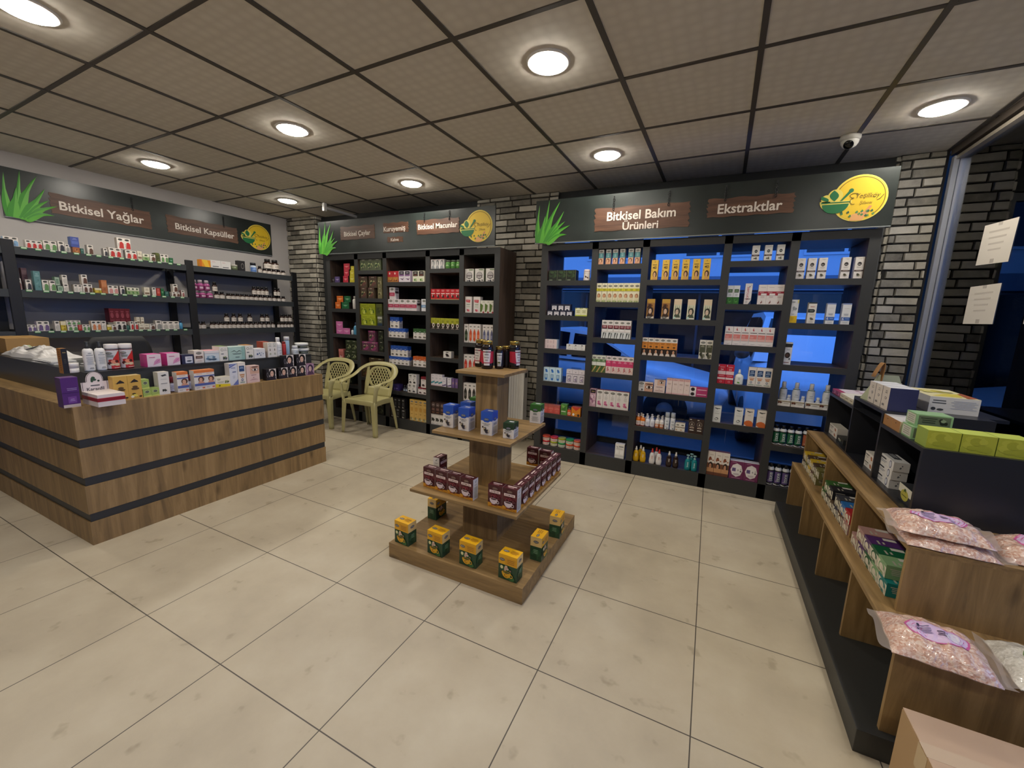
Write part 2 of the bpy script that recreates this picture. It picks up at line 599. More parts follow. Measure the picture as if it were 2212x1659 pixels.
_BT = {}
def bottle(key, D, w, h):
    """vessel with its parts; returns a fresh root whose children share meshes"""
    k = (key, w, h)
    root = bpy.data.objects.new(D['n'], None); COL.objects.link(root); root.empty_display_size = 0.03
    if k not in _BT:
        ms = []
        sy = D.get('sy', 1.0)
        for pn, col, ro, prof in D['parts']:
            mb = MB()
            mb.lathe([(r * w / 2, z * h) for r, z in prof], pm(col, ro, D.get('metal', {}).get(pn, 0)), 16, sy=sy)
            ms.append((pn, mb.mesh(pn)))
        if 'lab' in D:
            z0, z1, col, rr, arc, spec = D['lab']
            mb = MB()
            r = rr * w / 2 * 1.012
            fn = cyl(r, sy)(z0 * h, z1 * h, arc)
            K = 10
            for i in range(K):
                mb.face([fn(i / K, 0, 0), fn((i + 1) / K, 0, 0), fn((i + 1) / K, 1, 0), fn(i / K, 1, 0)], pcol(col), True)
            if spec:
                printing(mb, spec, fn, (z1 - z0) * h / (r * arc), nx=8)
            ms.append(('label', mb.mesh('label')))
        _BT[k] = ms
    for pn, me in _BT[k]:
        link(pn, me, root)
    return root

# ------------------------------------------------------------------ packaging designs
B = {}
def bx(key, n, d, f, g='', s=None, t=None, sg='', tg='', dep=0.055, c='box'):
    B[key] = dict(n=n, d=d, f=f, g=g, c=c, dep=dep, sg=sg, tg=tg)
    if s: B[key]['s'] = s
    if t: B[key]['t'] = t
def bt(key, n, d, parts, lab=None, c='bottle', sy=1.0, metal=None):
    B[key] = dict(n=n, d=d, parts=parts, c=c, sy=sy, metal=metal or {}, vessel=1)
    if lab: B[key]['lab'] = lab

W = '#e6e1da'
# window shelving
bx('herb', 'herb_box', 'dark green leafy box', '#1c251a', 'k.05,.2,.95,.95,16#24361f#2f4427#172012#3a5230 r.96,0,1,1#6f7a5c r.1,.02,.45,.1#7d8a70', s='#12160f', dep=.09)
bx('navcream', 'cream_box', 'small navy cream box', '#23263c', 'r.14,.02,.86,.72#e2dfe3 p.3,.02,.7,.02,.62,.2,.38,.2#23263c x.24,.42,.76,.62,2#8b89a0', s='#1c1f33', t='#2a2d44')
bx('yelcream', 'cream_box', 'pale yellow cream box', '#efeec4', 'r0,0,1,.14#c3cf4f x.15,.35,.85,.75,3#a4a36b r.04,.9,.25,1#9aa33f r.75,.9,.96,1#9aa33f')
bx('pinkset', 'skincare_box', 'pale pink patterned box', '#ead4d2', 'r0,.48,1,.5#c6aeb0 x.2,.15,.3,.85,5#a58f98 x.68,.15,.78,.85,5#a58f98 e.5,.5,.1,.2#dfc3c3', s='#cfe0e4', dep=.07)
bx('whiteset', 'skincare_box', 'white skincare box', '#e9e7e2', 'e.5,.84,.14,.09#44484a p.25,.62,.4,.55,.75,.66,.55,.62#5d6268 x.3,.2,.7,.34,2#9a9da0')
bx('bluebox', 'serum_box', 'light blue serum box', '#c9e3f0', 'k.15,.58,.85,.92,5#2f6fc0#4b8fd6#2458a6 r.22,.2,.74,.5#6d8fb0 r.3,.24,.66,.46#a8c8de e.5,.16,.22,.08#3b7ac4', s='#b4d8e8', t='#e0eff5')
bx('lilacbox', 'cream_box', 'lilac and white cream box', '#ddd6dc', 'r0,.66,1,.69#4c4450 p.35,.86,.5,.78,.65,.86,.5,.82#3b3540 r.2,.12,.8,.55#6c6472 r.27,.16,.73,.5#d8d2d8 k.32,.16,.7,.4,4#76608a#9b86ac', t='#e8e4e8')
bx('coral', 'soap_box', 'coral red soap box', '#c9524a', 'r0,.72,1,1#b0584f r.1,.5,.9,.56#dd8d7f x.2,.1,.8,.4,3#de7b6c p.0,.72,.5,.6,1,.72#d66a5e', t='#b56a5c')
bx('greensoap', 'soap_box', 'green aloe soap box', '#548c3c', 'p.1,.9,.9,.75,.5,.45#86b35e p.1,.5,.9,.9,.7,.4#3c6e2b r.1,.28,.8,.36#d5dfc4', t='#6fa552')
bx('blackor', 'cosmetic_box', 'black and orange box', '#d9562c', 'r0,.7,1,1#221d1d x.15,.74,.85,.86,1#9d948e r.1,.12,.9,.4#ead2c0 e.5,.26,.2,.1#d9562c', s='#1d1918', t='#241f1e')
bx('orangebox', 'tea_box', 'orange fruit box', '#d98422', 'p0,1,.5,.6,1,1#c8402c k.05,.05,.95,.5,6#eaa43a#b9641c e.25,.2,.12,.14#f1ece2 e.8,.16,.12,.14#3b2a20', t='#d8662a')
bx('teal', 'sun_cream_box', 'teal and white carton', '#d9d5cc', 'o.5,.87,.32 r0,.42,1,.76#4f8f94 x.2,.5,.8,.72,3#a9cccd r0,0,1,.42#dba987 h.05,0,.85,.4#7d4a30#e3b692#d69a78')
bx('yelcarton', 'skin_cream_box', 'cream yellow carton', '#ece6c6', 'o.5,.85,.36 r0,.58,1,.72#d9d02f x.15,.6,.85,.7,2#6c6a26 h.12,.12,.88,.46#a9764e#dbab84#e4dcb4 k0,0,1,.13,6#9fb06a#c7cf94#7b9150')
bx('legcream', 'leg_cream_box', 'white and maroon carton', '#e6e0da', 'o.5,.86,.32 r.05,.55,.95,.72#7c2231 x.15,.58,.85,.7,2#d8b9ba r.05,.52,.95,.545#3d4148 r.1,.38,.9,.5#f1ece8 r0,0,1,.34#dfe2df p.2,0,.3,0,.42,.3,.3,.32#30383a p.34,.06,.5,.3,.42,.32#30383a p.6,0,.7,0,.86,.28,.74,.32#30383a p.62,.2,.5,.3,.56,.34#30383a')
bx('greencream', 'body_cream_box', 'green and white carton', '#dfe1d0', 'o.5,.86,.36 r0,.62,1,.78#5f7d4e x.2,.66,.8,.76,2#c4d1b2 r0,.4,1,.6#e7e8dc r0,0,1,.4#47622f p0,.0,.3,0,1,.34,.8,.38#c9a46a p.1,0,.2,0,.6,.2#8fa553')
bx('pinkcream', 'body_cream_box', 'pink and white carton', '#eadcd8', 'o.5,.88,.34 r0,.4,1,.74#cf3f6d x.2,.6,.8,.72,2#efb6c6 r0,0,1,.4#e6cfc6 k.15,.04,.85,.36,7#c9837f#dfb0a5#b66b70')
bx('orchid', 'skin_cream_box', 'orchid print carton', '#caa3b0', 'r.08,.76,.92,.96#241d22 x.18,.82,.82,.9,1#b79c66 k.0,.02,1,.72,16#a67690#d9b3c2#8a5a78#e6c9d2', t='#cfa7b4')
bx('rose', 'rose_cream_box', 'white rose cream carton', '#e6e0da', 'o.5,.86,.36 e.5,.72,.05,.02#6f746f x.2,.46,.8,.66,4#c7c3bc k.12,.1,.85,.4,8#d885a4#c66690#e8a8be#b9567e', t='#a8564a')
bx('whitekit', 'skincare_kit_box', 'white skincare kit box', '#e4e2dd', 'p.1,.86,.3,.78,.45,.82,.25,.74#50555a r.42,.78,.9,.86#8d9194 x.1,.62,.9,.7,1#a0a3a5 r.06,.28,.44,.55#f2f1ee r.56,.28,.94,.55#f2f1ee r0,.16,1,.18#9ea2a4')
bx('yel40', 'sun_cream_box', 'yellow sun cream carton', '#ecc04a', 'p.5,.95,.62,.88,.38,.88#b98d2b r.2,.74,.8,.77#57401c w.5,.62,.55#4a3512|40 k.08,.36,.28,.5,2#6c4f1e h.24,0,.95,.46#4a2c1e#e0b283#d9a45a', s='#d9a93a')
bx('brownhair', 'hair_dye_box', 'brown hair dye carton', '#a8783c', 'r0,.8,1,1#c69a3e k.05,.4,.95,.8,8#6a3f22#8d5a2e#3c2416 h.1,.08,.95,.6#2c1a12#e2c1a4#3a241a p0,0,1,0,1,.12,.5,.05,0,.1#e3d6c4 o.4,.06,.3', s='#7d5528', t='#d2a746')
bx('palegreen', 'hair_care_box', 'pale green hair carton', '#dcd8bc', 'r0,.72,1,1#e4cfae p.15,.4,.25,.75,.3,.4#6f8d5c p.4,.4,.45,.7,.55,.4#5c7b4d p.6,.4,.75,.72,.75,.4#6f8d5c h.1,.08,.95,.58#3a3a2e#dfc6ac#4a5440 e.2,.07,.16,.06#bfe0d2 r.3,.02,1,.08#e8e4d2', s='#c8ceb0')
bx('orangehair', 'hair_oil_box', 'orange and black carton', '#e4ded2', 'o.5,.88,.34 r0,.38,1,.76#d98a35 x.12,.62,.88,.74,2#8f531c e.5,.5,.22,.05#5b3a1a r0,0,1,.38#2b1d17 h.1,0,.9,.4#1c120e#cf9a77#e0d2c4', s='#cf7d2d')
bx('olivehair', 'hair_oil_box', 'olive and white carton', '#e2ddcf', 'o.5,.86,.36 r.05,.34,.95,.74#4c4f3c x.2,.62,.8,.72,2#bdbba2 k0,0,1,.36,9#5b5b48#8d8a72#35372a', s='#d4cfc0')
bx('eyebox', 'eye_cream_box', 'white box with brown eye', '#e0dcd8', 'r.42,0,1,1#d2a48a r.42,.8,1,1#e2c0aa y.74,.48,.24 o.2,.84,.17 x.06,.4,.36,.66,4#a7a6a4 e.26,.16,.06,.1#3a3a3c')
bx('eyepink', 'eye_serum_box', 'pale pink eye box', '#e3cfc6', 'r.32,.55,.95,.96#d9b29c y.66,.78,.2 r.3,.55,.315,.97#a78a80 x.2,.38,.8,.48,1#8f6d68 e.5,.26,.03,.03#8f6d68 x.12,.1,.88,.2,1#b39088', s='#7d7568', t='#6f6a5e')
bx('palepink', 'day_cream_box', 'pale pink slim carton', '#e7d3cb', 'r0,.86,1,1#dfb3b0 x.2,.89,.8,.96,1#b98885 x.15,.6,.85,.7,2#a98d80 p.3,.36,.6,.3,.62,.34#c8a79c r0,0,1,.08#e0b8b4', t='#e2c1bb')
bx('magenta', 'mascara_box', 'magenta and white long box', '#b93a72', 'r0,0,.36,1#ece4e4 e.17,.5,.12,.4#8f7f86 e.17,.5,.1,.32#181418 x.42,.3,.95,.7,1#e9b8cd', t='#c84d82')
bt('whitejar', 'supplement_jar', 'white supplement jar', [('body', '#e4dcd8', .4, [(.98, 0), (1, .03), (1, .18), (.9, .4), (.9, .55), (.98, .68), (.98, .72), (.86, .75)]), ('cap', '#dccfd0', .4, [(.9, .75), (.92, .76), (.92, .98), (.86, 1)])], (.12, .6, '#e4ddd9', .95, 2.2, 'k.25,.2,.7,.7,5#3a2418#6b452a#251710 p.6,.2,.9,.1,.75,.5#4a3020'), c='jar')
B['tub'] = dict(n='cream_tub', d='small round tub', c='tub', vessel=1, multi=['#d5533a', '#d63a45', '#b9b32e', '#2f9e52', '#d8603a'])
for i, (a, q) in enumerate((('orange', '#d5533a'), ('red', '#d63a45'), ('olive', '#aab02a'), ('green', '#2f9e52'), ('coral', '#d8603a'))):
    bt('tub%d' % i, 'cream_tub', a + '-lidded cream tub', [('body', '#e5d8d0', .35, [(.86, 0), (.92, .04), (.95, .6), (.95, .68)]), ('lid', q, .35, [(1, .66), (1, .94), (.97, 1)])], (.1, .6, '#e3dccf', .95, 2.4, 'x.1,.2,.9,.8,2%s' % q), c='tub')
def pump(key, d, body, cap, band, lab, bodyc2=None):
    bt(key, 'spray_bottle', d, [('body', body, .3, [(.9, 0), (1, .03), (1, .55), (.9, .64), (.5, .7), (.42, .72)]), ('pump', cap, .35, [(.46, .72), (.48, .8), (.3, .81), (.3, .9), (.44, .91), (.44, .97), (.2, 1)])], lab)
pump('orangepump', 'orange topped pump bottle', '#df7a26', '#e9d9c8', 0, (.03, .42, '#e6dcd6', 1, 2.6, 'r0,0,1,.12#9e3a3a x.2,.3,.8,.8,3#b78a86'))
pump('whitepump', 'white pump bottle', '#dfdfe6', '#e9e9ee', 0, (.03, .5, '#e4e4ea', 1, 2.6, 'r0,0,1,.1#5b5a86 x.25,.3,.75,.85,4#a9a8bd'))
pump('brownpump', 'white and rust bottle', '#e3ddd8', '#d8d3cf', 0, (.03, .4, '#b5622e', 1, 2.6, 'r0,.85,1,1#e2d4c6 r.25,.3,.75,.7#efe6dc x.3,.35,.7,.65,2#a05a2c'))
bt('tallfoam', 'foam_bottle', 'tall white foam bottle', [('body', '#dcdfe4', .3, [(.85, 0), (.9, .02), (.9, .66), (.8, .7)]), ('cap', '#bcc4cc', .25, [(.84, .7), (.84, .97), (.78, 1)])], (.02, .66, '#dfe2e6', .9, 2.4, 'x.3,.66,.7,.8,2#8a9096 x.3,.4,.8,.52,2#6d7378 x.25,.22,.6,.3,1#b5535a e.6,.1,.14,.04#3d4c5a'))
bx('smallcream', 'cream_box', 'small white cream box', '#e2ddd2', 'o.5,.78,.3 r.05,.45,.95,.55#5f4a33 x.1,.5,.9,.54,1#c9b89c r.1,.12,.45,.24#c8a274', t='#d9c9a8')
bx('darkbrown', 'coffee_scrub_box', 'dark brown scrub box', '#38261f', 'e.45,.62,.34,.17#a79d92 e.45,.62,.3,.145#38261f p.45,.72,.56,.55,.34,.55#cfc6ba r.12,.9,.38,.95#d6d0c8 r.2,.34,.75,.42#cbb8ab x.25,.36,.7,.4,1#38261f r.2,.18,.75,.24#e4ded6', t='#2a1c17', s='#2d1f19')
def spray(key, d, body, cap, lab, sy=.62):
    bt(key, 'spray_bottle', d, [('body', body, .22, [(.8, 0), (.9, .03), (1, .18), (.98, .3), (.84, .42), (.86, .5), (.8, .62), (.5, .72), (.36, .74)]), ('spray_head', cap, .35, [(.38, .74), (.4, .84), (.26, .86), (.26, .96), (.16, 1)])], lab, sy=sy)
spray('yellowspray', 'yellow spray bottle', '#cfa013', '#e6e2da', (.14, .58, '#cfa013', .93, 1.6, 'v.5,.55,.7#f0ead2|bronz e.35,.2,.18,.1#6a3f12'))
spray('redspray', 'white bottle, red cap', '#e3dfde', '#cf3a33', (.14, .58, '#e3dfde', .93, 1.6, 'v.5,.55,.7#c2685f|bronz x.3,.1,.7,.24,2#b58f8c'))
spray('darkspray', 'dark brown spray bottle', '#2a1814', '#e6e4e2', (.14, .58, '#2a1814', .93, 1.6, 'v.5,.55,.7#d9d2cc|bronz x.3,.1,.7,.2,2#8a6a5c'))
bt('tealpump', 'lotion_pump_bottle', 'teal pump bottle', [('body', '#12808a', .25, [(.85, 0), (.95, .03), (1, .2), (.95, .5), (.8, .66), (.4, .72)]), ('pump', '#8fb9bd', .35, [(.42, .72), (.42, .8), (.16, .81), (.16, .9), (.6, .92), (.6, .98), (.2, 1)])], (.14, .58, '#12808a', 1, 1.6, 'v.5,.55,.7#d7e9e9|bronz'), sy=.62)
bx('slimwhite', 'supplement_box', 'slim white box', '#e4e2dd', 'p.2,.86,.8,.9,.8,.92#b9bbb9 e.5,.62,.2,.1#232a2c x.36,.58,.64,.66,1#c9cccc r0,.3,1,.4#4c3b37 x.2,.32,.8,.38,1#b9a9a2 k.25,.08,.75,.24,4#3f3d2e#63634a', s='#cfcdc8')
bx('greenwhite', 'herb_cream_box', 'green and white box', '#dcdfe2', 'r0,0,1,.37#2f6f2c k.1,.04,.9,.3,5#4f9440#256022 r.15,.62,.85,.8#3d5a3a x.2,.66,.8,.76,2#9fb59c x.2,.42,.8,.56,3#aab0b4', s='#c9ced0')
bx('softcare', 'skin_cream_box', 'white carton, red lettering', '#e6dfdd', 'v.42,.52,.62#b63a4a|SOFTCARE k.35,.78,.9,.98,3#9d9da5#c3bfc6 r.08,.24,.9,.265#55504a p.6,0,1,0,1,.2#2b3a5a x.15,.05,.5,.18,2#9a9a9c')
bx('redwhite', 'collagen_box', 'white and red carton', '#e8dfda', 'x.2,.84,.85,.88,1#b7afa9 r0,.56,1,.66#a3293a x.1,.58,.7,.64,1#dfa9ae r0,.46,.34,.56#a3293a r.34,.46,1,.55#eae3df x.3,.34,.8,.42,2#c1a9a6 p.5,.22,.58,.1,.4,.04,.36,.1,.46,.12#7d3a34', s='#d9cfc6')
bx('salmon', 'skin_serum_box', 'white and salmon carton', '#e8e0dc', 'p.45,.96,.52,.82,.6,.84,.5,.76,.36,.82#b5414a r.1,.66,.9,.69#3a3438 r.06,.24,.94,.58#d98078 r.06,.24,.94,.36#e3b2aa x.1,.38,.6,.5,2#e8b5b0 p.1,.1,.5,.05,.9,.1,.5,.08#bdb6b2', t='#e6dedb')
bx('redbox', 'hair_care_box', 'red and white carton', '#c32038', 'r0,.48,1,.66#e6c9c9 x.15,.84,.9,.9,2#e6a9b0 w.5,.74,.34#ecd8d8|24 x.1,.38,.9,.44,1#e6a9b0 r0,.22,1,.32#e8cdcd e.5,.1,.14,.05#e6a9b0 e.5,.1,.09,.035#c32038 r.02,.9,.12,.98#e9dcdc', t='#cf3148')
bt('aloebottle', 'spray_bottle', 'white aloe spray bottle', [('body', '#dfe3de', .3, [(.9, 0), (1, .05), (1, .48), (.9, .6), (.4, .7), (.34, .72)]), ('spray_head', '#ebeceb', .35, [(.3, .72), (.32, .84), (.24, .86), (.24, .95), (.14, 1)]), ('neck_band', '#4f7a52', .4, [(.36, .69), (.38, .72), (.36, .73)])], (.05, .5, '#e2e6e0', 1, 1.5, 'x.3,.6,.75,.92,4#9aa39a k.15,.05,.8,.35,5#5da33c#87c05a#3d7a2a'), sy=.55)
bx('navywhite', 'acne_care_box', 'white and navy carton', '#e6dfd6', 'r.12,.52,.85,.84#28466f x.2,.64,.78,.8,2#b7c6da r.2,.56,.6,.6#7f9cbd p.15,.44,.85,.44,.7,.3,.3,.3#c98c64 x.2,.36,.8,.42,1#e6d4c0 e.45,.2,.14,.06#4a6a8f e.45,.2,.08,.035#e6dfd6 r.1,.06,.85,.09#7f9a86', s='#d5cdc2', t='#d9cdb6')
bx('leafwhite', 'herb_cream_box', 'white carton, leaf emblem', '#dedfdc', 'p.2,.9,.8,.84,.85,.88,.5,.8,.2,.85#3f4446 x.25,.66,.75,.7,1#b5b8b6 x.2,.52,.8,.56,1#9b9f9d p.25,.2,.4,.28,.6,.3,.75,.22,.6,.14,.4,.12#4a4e4c e.48,.2,.16,.05#dedfdc')
bx('orangearc', 'herb_cream_box', 'white carton, orange base', '#e3dbd3', 'p.2,.9,.8,.84,.85,.88,.5,.8,.2,.85#3f4446 x.25,.6,.75,.66,1#b5b0aa p0,0,1,0,1,.2,.8,.3,.5,.34,.2,.3,0,.22#cf6a33 p0,0,.3,0,0,.08#e3dbd3', s='#d4cbb6')
bx('almond', 'hair_dye_box', 'almond hair dye carton', '#e3d9d0', 'x.3,.82,.8,.88,1#b9ab9e k.1,.56,.9,.76,7#8f4a2c#a9623c#6d3520 r0,0,1,.5#7a4a30 h.12,.1,.9,.56#1f1411#c58e6d#c98a5c r0,.13,1,.3#c08d62 r0,0,1,.13#6a3e2a', s='#6a3e2a', t='#7d4a34')
bx('purplebig', 'cream_kit_box', 'large plum kit box', '#6f2a56', 'x.1,.9,.5,.95,1#b88aa5 p.08,.5,.2,.76,.5,.88,.8,.78,.92,.5,.8,.24,.5,.12,.2,.24#e6e0e0 e.5,.5,.4,.22#ece7e6 r.18,.42,.44,.62#7d6a9b r.2,.46,.4,.6#5f4f80 r.54,.5,.66,.52#4a4450 r.59,.45,.61,.57#4a4450 r.74,.42,.84,.62#c9c3c2 r.74,.42,.84,.48#4a4450 x.3,.24,.7,.34,2#b3a3ae x.05,.04,.95,.1,1#b88aa5', t='#dcd8d6', dep=.07)
bx('bio', 'herb_extract_box', 'white extract carton', '#e2ddd8', 'p.2,.94,.9,.94,.6,.88#c9c4ba e.5,.68,.24,.09#2b2526 w.5,.665,.26#d9d3cf|bio x.15,.5,.85,.56,2#b3aea9 r0,.34,1,.4#4a3a36 x.2,.35,.8,.39,1#b09f99 k.2,.1,.8,.26,5#4e4a38#6d6850#2e2b22', s='#cfc8bc')
bx('yelwhite', 'skincare_box', 'white and yellow carton', '#dfe0e0', 'r0,0,1,.3#e2bb1c x.1,.1,.6,.24,3#b3921a r.05,.88,.5,.92#8f9496 k.25,.5,.9,.82,6#b9bec2#8d9398 x.1,.34,.6,.42,2#aab0b2 r.85,.86,1,1#e8d97c')
bx('darkwhite', 'skincare_box', 'cream carton, black panel', '#e0dbd2', 'r0,.94,1,1#2d3a3a x.2,.76,.75,.82,1#a35a50 r0,.52,.6,.68#1f2624 e.6,.6,.22,.08#1f2624 x.1,.56,.7,.64,2#7f8a86 x.2,.4,.8,.46,1#b8b3aa k.2,.14,.85,.3,5#4a4742#6b675f x.2,.05,.8,.09,1#a9a49b', s='#cfc9bf')
bx('blue6', 'skincare_box', 'white carton, blue band', '#dfe0e2', 'r0,.94,1,1#7d8fc0 x.2,.74,.8,.78,1#c9c9c4 x.15,.42,.85,.52,2#9aa1b3 r0,.18,1,.34#3763b0 w.2,.265,.22#e4e8ef|6 x.36,.24,.95,.3,1#9db3d9 x.2,.06,.8,.12,1#b3b7bd', s='#c9cdd6')
bx('blackhole', 'skincare_box', 'white carton, black disc', '#dadbde', 'r0,.86,1,.94#232629 r0,.78,.92,.86#1c1f22 x.15,.64,.8,.72,2#9fa3a8 e.45,.42,.36,.13#1c1a1b e.4,.42,.22,.08#4f3530 e.75,.26,.12,.04#4a5a68 r.05,.08,.75,.11#6f3138', s='#c9ccd2', dep=.07)
bt('shampoo', 'shampoo_bottle', 'tall white shampoo bottle', [('body', '#d5d9df', .3, [(.9, 0), (1, .03), (1, .6), (.85, .7), (.5, .75)]), ('cap', '#e2e5ea', .3, [(.54, .75), (.54, .97), (.5, 1)]), ('neck_band', '#5d7a72', .4, [(.86, .695), (.88, .71), (.8, .725)])], (.05, .62, '#d9dde2', 1, 2.2, 'x.25,.7,.75,.78,1#7f868d x.2,.56,.8,.66,2#aab0b6 k.1,.0,.9,.2,5#4e4038#7d6a58'))
bt('smallshampoo', 'lotion_bottle', 'small white capped bottle', [('body', '#d3d7de', .3, [(.95, 0), (1, .03), (1, .62), (.8, .7), (.7, .72)]), ('cap', '#e0e4ea', .3, [(.78, .72), (.78, .97), (.74, 1)])])
bx('traybox', 'hair_set_tray', 'argan hair set tray', '#ded9d0', 'r0,.72,1,.95#8d8268 x.3,.78,.9,.9,1#cfc7ae k0,.4,.42,.98,6#5a2d20#7d4a38#3d1f18 r.3,.0,1,.3#e8e4dc x.45,.4,.9,.6,2#a9a194', dep=.04, c='tray')
for k_, n_, c_ in (('greenherb', 'green herbal drink bottle', '#0f5a3c'), ('copperherb', 'copper herbal drink bottle', '#a5573a'), ('purpleherb', 'purple herbal drink bottle', '#5d4a80')):
    bt(k_, 'herbal_drink_bottle', n_, [('body', '#17191c', .25, [(.9, 0), (1, .03), (1, .62), (.92, .74), (.6, .84)]), ('cap', '#15171a', .4, [(.5, .84), (.5, .97), (.45, 1)]), ('collar', '#dfe1e4', .35, [(.97, .7), (.98, .72), (.96, .78), (.72, .84)])], (.03, .7, '#17191c', 1, 2.6, 'r0,0,1,.1#dfe0e2 r.1,.16,.9,.94%s v.52,.55,.62#cfd6d0|jaxe x.6,.3,.72,.8,4#9fb0a6 p.1,.1,.9,.1,.5,.04#17191c' % c_))
# back-wall shelving
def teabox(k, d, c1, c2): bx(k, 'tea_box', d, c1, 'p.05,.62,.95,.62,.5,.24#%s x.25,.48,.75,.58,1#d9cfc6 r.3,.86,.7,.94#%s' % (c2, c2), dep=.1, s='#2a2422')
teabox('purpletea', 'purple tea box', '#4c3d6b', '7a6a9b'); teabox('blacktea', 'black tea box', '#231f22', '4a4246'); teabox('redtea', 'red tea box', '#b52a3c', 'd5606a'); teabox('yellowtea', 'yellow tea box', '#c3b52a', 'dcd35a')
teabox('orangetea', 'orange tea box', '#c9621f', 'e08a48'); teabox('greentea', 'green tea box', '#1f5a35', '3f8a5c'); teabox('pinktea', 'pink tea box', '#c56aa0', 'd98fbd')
bt('whitebot', 'cleanser_bottle', 'slim white bottle', [('body', '#d3cfc8', .35, [(.9, 0), (1, .03), (1, .7), (.6, .78)]), ('cap', '#b9b5ae', .35, [(.6, .78), (.6, .97), (.55, 1)])])
bt('bluebot', 'cleanser_bottle', 'slim blue bottle', [('body', '#4f93b8', .3, [(.9, 0), (1, .03), (1, .6), (.6, .74)]), ('cap', '#2b3f5c', .35, [(.55, .74), (.55, .97), (.5, 1)])])
bt('smallwhitebot', 'cleanser_bottle', 'small white bottle', [('body', '#cfd2d4', .35, [(.9, 0), (1, .03), (1, .6), (.6, .72)]), ('cap', '#33363c', .35, [(.5, .72), (.5, .97), (.45, 1)])])
bx('rosebox', 'tea_box', 'rose pink box', '#b5685f', 'r0,.75,1,1#c97a72 k.2,.05,.9,.6,6#e0c3ba#8f4a45#d9a79b', dep=.1)
def pack(k, d, c1, cols): bx(k, 'herb_pack', d, c1, 'r0,.84,1,1#%s k.08,.06,.92,.8,13%s x.3,.86,.7,.96,1#b5b09a' % (cols[0], ''.join('#' + q for q in cols)), dep=.09, c='packet')
pack('leafpack', 'dark green herb pack', '#2c3320', ['39442a', '6b7350', '1f2718', '8a8f6a']); pack('darkpack', 'dark herb pack', '#1e2218', ['23271c', '3f4a30', '15180f', '5a6044'])
pack('limepack', 'pale green herb pack', '#5c6648', ['4a4f40', 'b7bf8a', '2f4a2a', '7f8a5c']); pack('nutpack', 'brown and green pack', '#4c3f30', ['5a3a34', 'b0a878', '2f3a24', '6d4438'])
pack('creampack', 'olive cream pack', '#77704f', ['6d6748', 'b0a880', '4f4d34', '948c62']); pack('pinkpack', 'pink topped pack', '#5c3a48', ['8f3f6d', 'b59a86', '3a4030', '7a3450']); pack('brownpack', 'brown herb pack', '#40301f', ['4a3a24', '6a5a34', '2f2a1a', '6d3a28'])
bx('lime', 'tea_box', 'lime green tea box', '#8f9a20', 'r0,.7,1,1#a3ad2a x.1,.76,.9,.84,1#6a7318 k.1,.05,.9,.66,9#a9b43a#5f6a1c#c2c95a#3f5a20', dep=.1)
bx('greytea', 'tea_box', 'grey and navy box', '#5f6352', 'r0,.7,1,.9#b3b5a6 k.1,.3,.9,.7,5#8f9470#4a5038 r0,0,1,.26#26384a', dep=.1)
bx('oliv', 'tea_box', 'dark olive box', '#4b5028', 'r0,.72,1,1#5c622f k.1,.08,.9,.66,7#3a4420#6d7340#2c331a', dep=.08)
bx('redgold', 'coffee_box', 'red and gold box', '#b3232c', 'r0,0,1,.46#b27a36 k.1,.02,.9,.44,6#8a4a24#cf9a4a#6d2f1a e.4,.78,.12,.1#e8dcd2', t='#a51f28', dep=.09)
bx('violetwhite', 'tea_box', 'white and violet box', '#dcd4da', 'r.08,.52,.92,.96#2d2430 x.3,.76,.7,.86,1#d9d2d6 r.08,.54,.92,.66#8a5f92 p.2,.34,.8,.28,.7,.16#6d5a78 k.5,.14,.9,.42,3#7d3f66#5a2f50', s='#b09fb6', dep=.09)
bx('greenblk', 'tea_box', 'white and black box', '#dcdac4', 'r.08,.52,.92,.96#241d1a x.3,.76,.7,.86,1#d9d2c6 x.2,.58,.8,.66,1#a5563f k.2,.04,.9,.44,6#4a7a32#8fae66#c7cfa6', dep=.09)
bx('pinklabel', 'supplement_box', 'white box, pink label', '#ddd4d4', 'o.5,.84,.3 r0,.24,1,.56#a8324f x.15,.38,.85,.48,1#dba9b4 r.0,.24,1,.3#c77f90', sg='o.5,.84,.3 r.1,.5,.9,.68#3a2a30', dep=.075)
bx('bluelabel', 'supplement_box', 'white box, blue label', '#d9d9dc', 'o.5,.84,.3 r0,.3,1,.52#6f8fb3 x.15,.34,.85,.48,2#b3c6d9', dep=.075)
def paste(k, d, top): bx(k, 'paste_box', d, '#e2dcd6', 'r0,.64,1,1%s p.2,.64,.8,.64,.62,.58,.38,.58%s o.5,.7,.24%s#cfd3d9 x.15,.44,.85,.52,2#6f6c6c k.2,.1,.85,.4,6#3f3a40#b0a68c#5a5550 x.3,.03,.7,.06,1#b3aca6' % (top, top, top), t=top, s='#ddd6cf', sg='r0,.66,1,1%s p.2,.66,.8,.66,.5,.56%s x.15,.48,.85,.6,3#7f86a0 r.1,.06,.9,.42#b9b3ac x.14,.1,.86,.4,5#a39d96' % (top, top), tg='r.3,.42,.75,.62#e4e4e0', dep=.07)
paste('bluepaste', 'blue topped paste box', '#2350a8'); paste('greenpaste', 'green topped paste box', '#31592c'); paste('orangepaste', 'orange topped paste box', '#bf5a24')
bx('purplebox', 'tea_box', 'dark purple box', '#3a2f66', 'k.1,.1,.9,.9,6#52468a#2a2250#8478b0', dep=.08)
bt('darkbot', 'dropper_bottle', 'small black bottle', [('body', '#1c1d24', .25, [(.9, 0), (1, .03), (1, .55), (.5, .7)]), ('cap', '#3a3f4a', .4, [(.42, .7), (.42, .97), (.3, 1)])], (.1, .45, '#8f9aa8', 1, 2.0, ''))
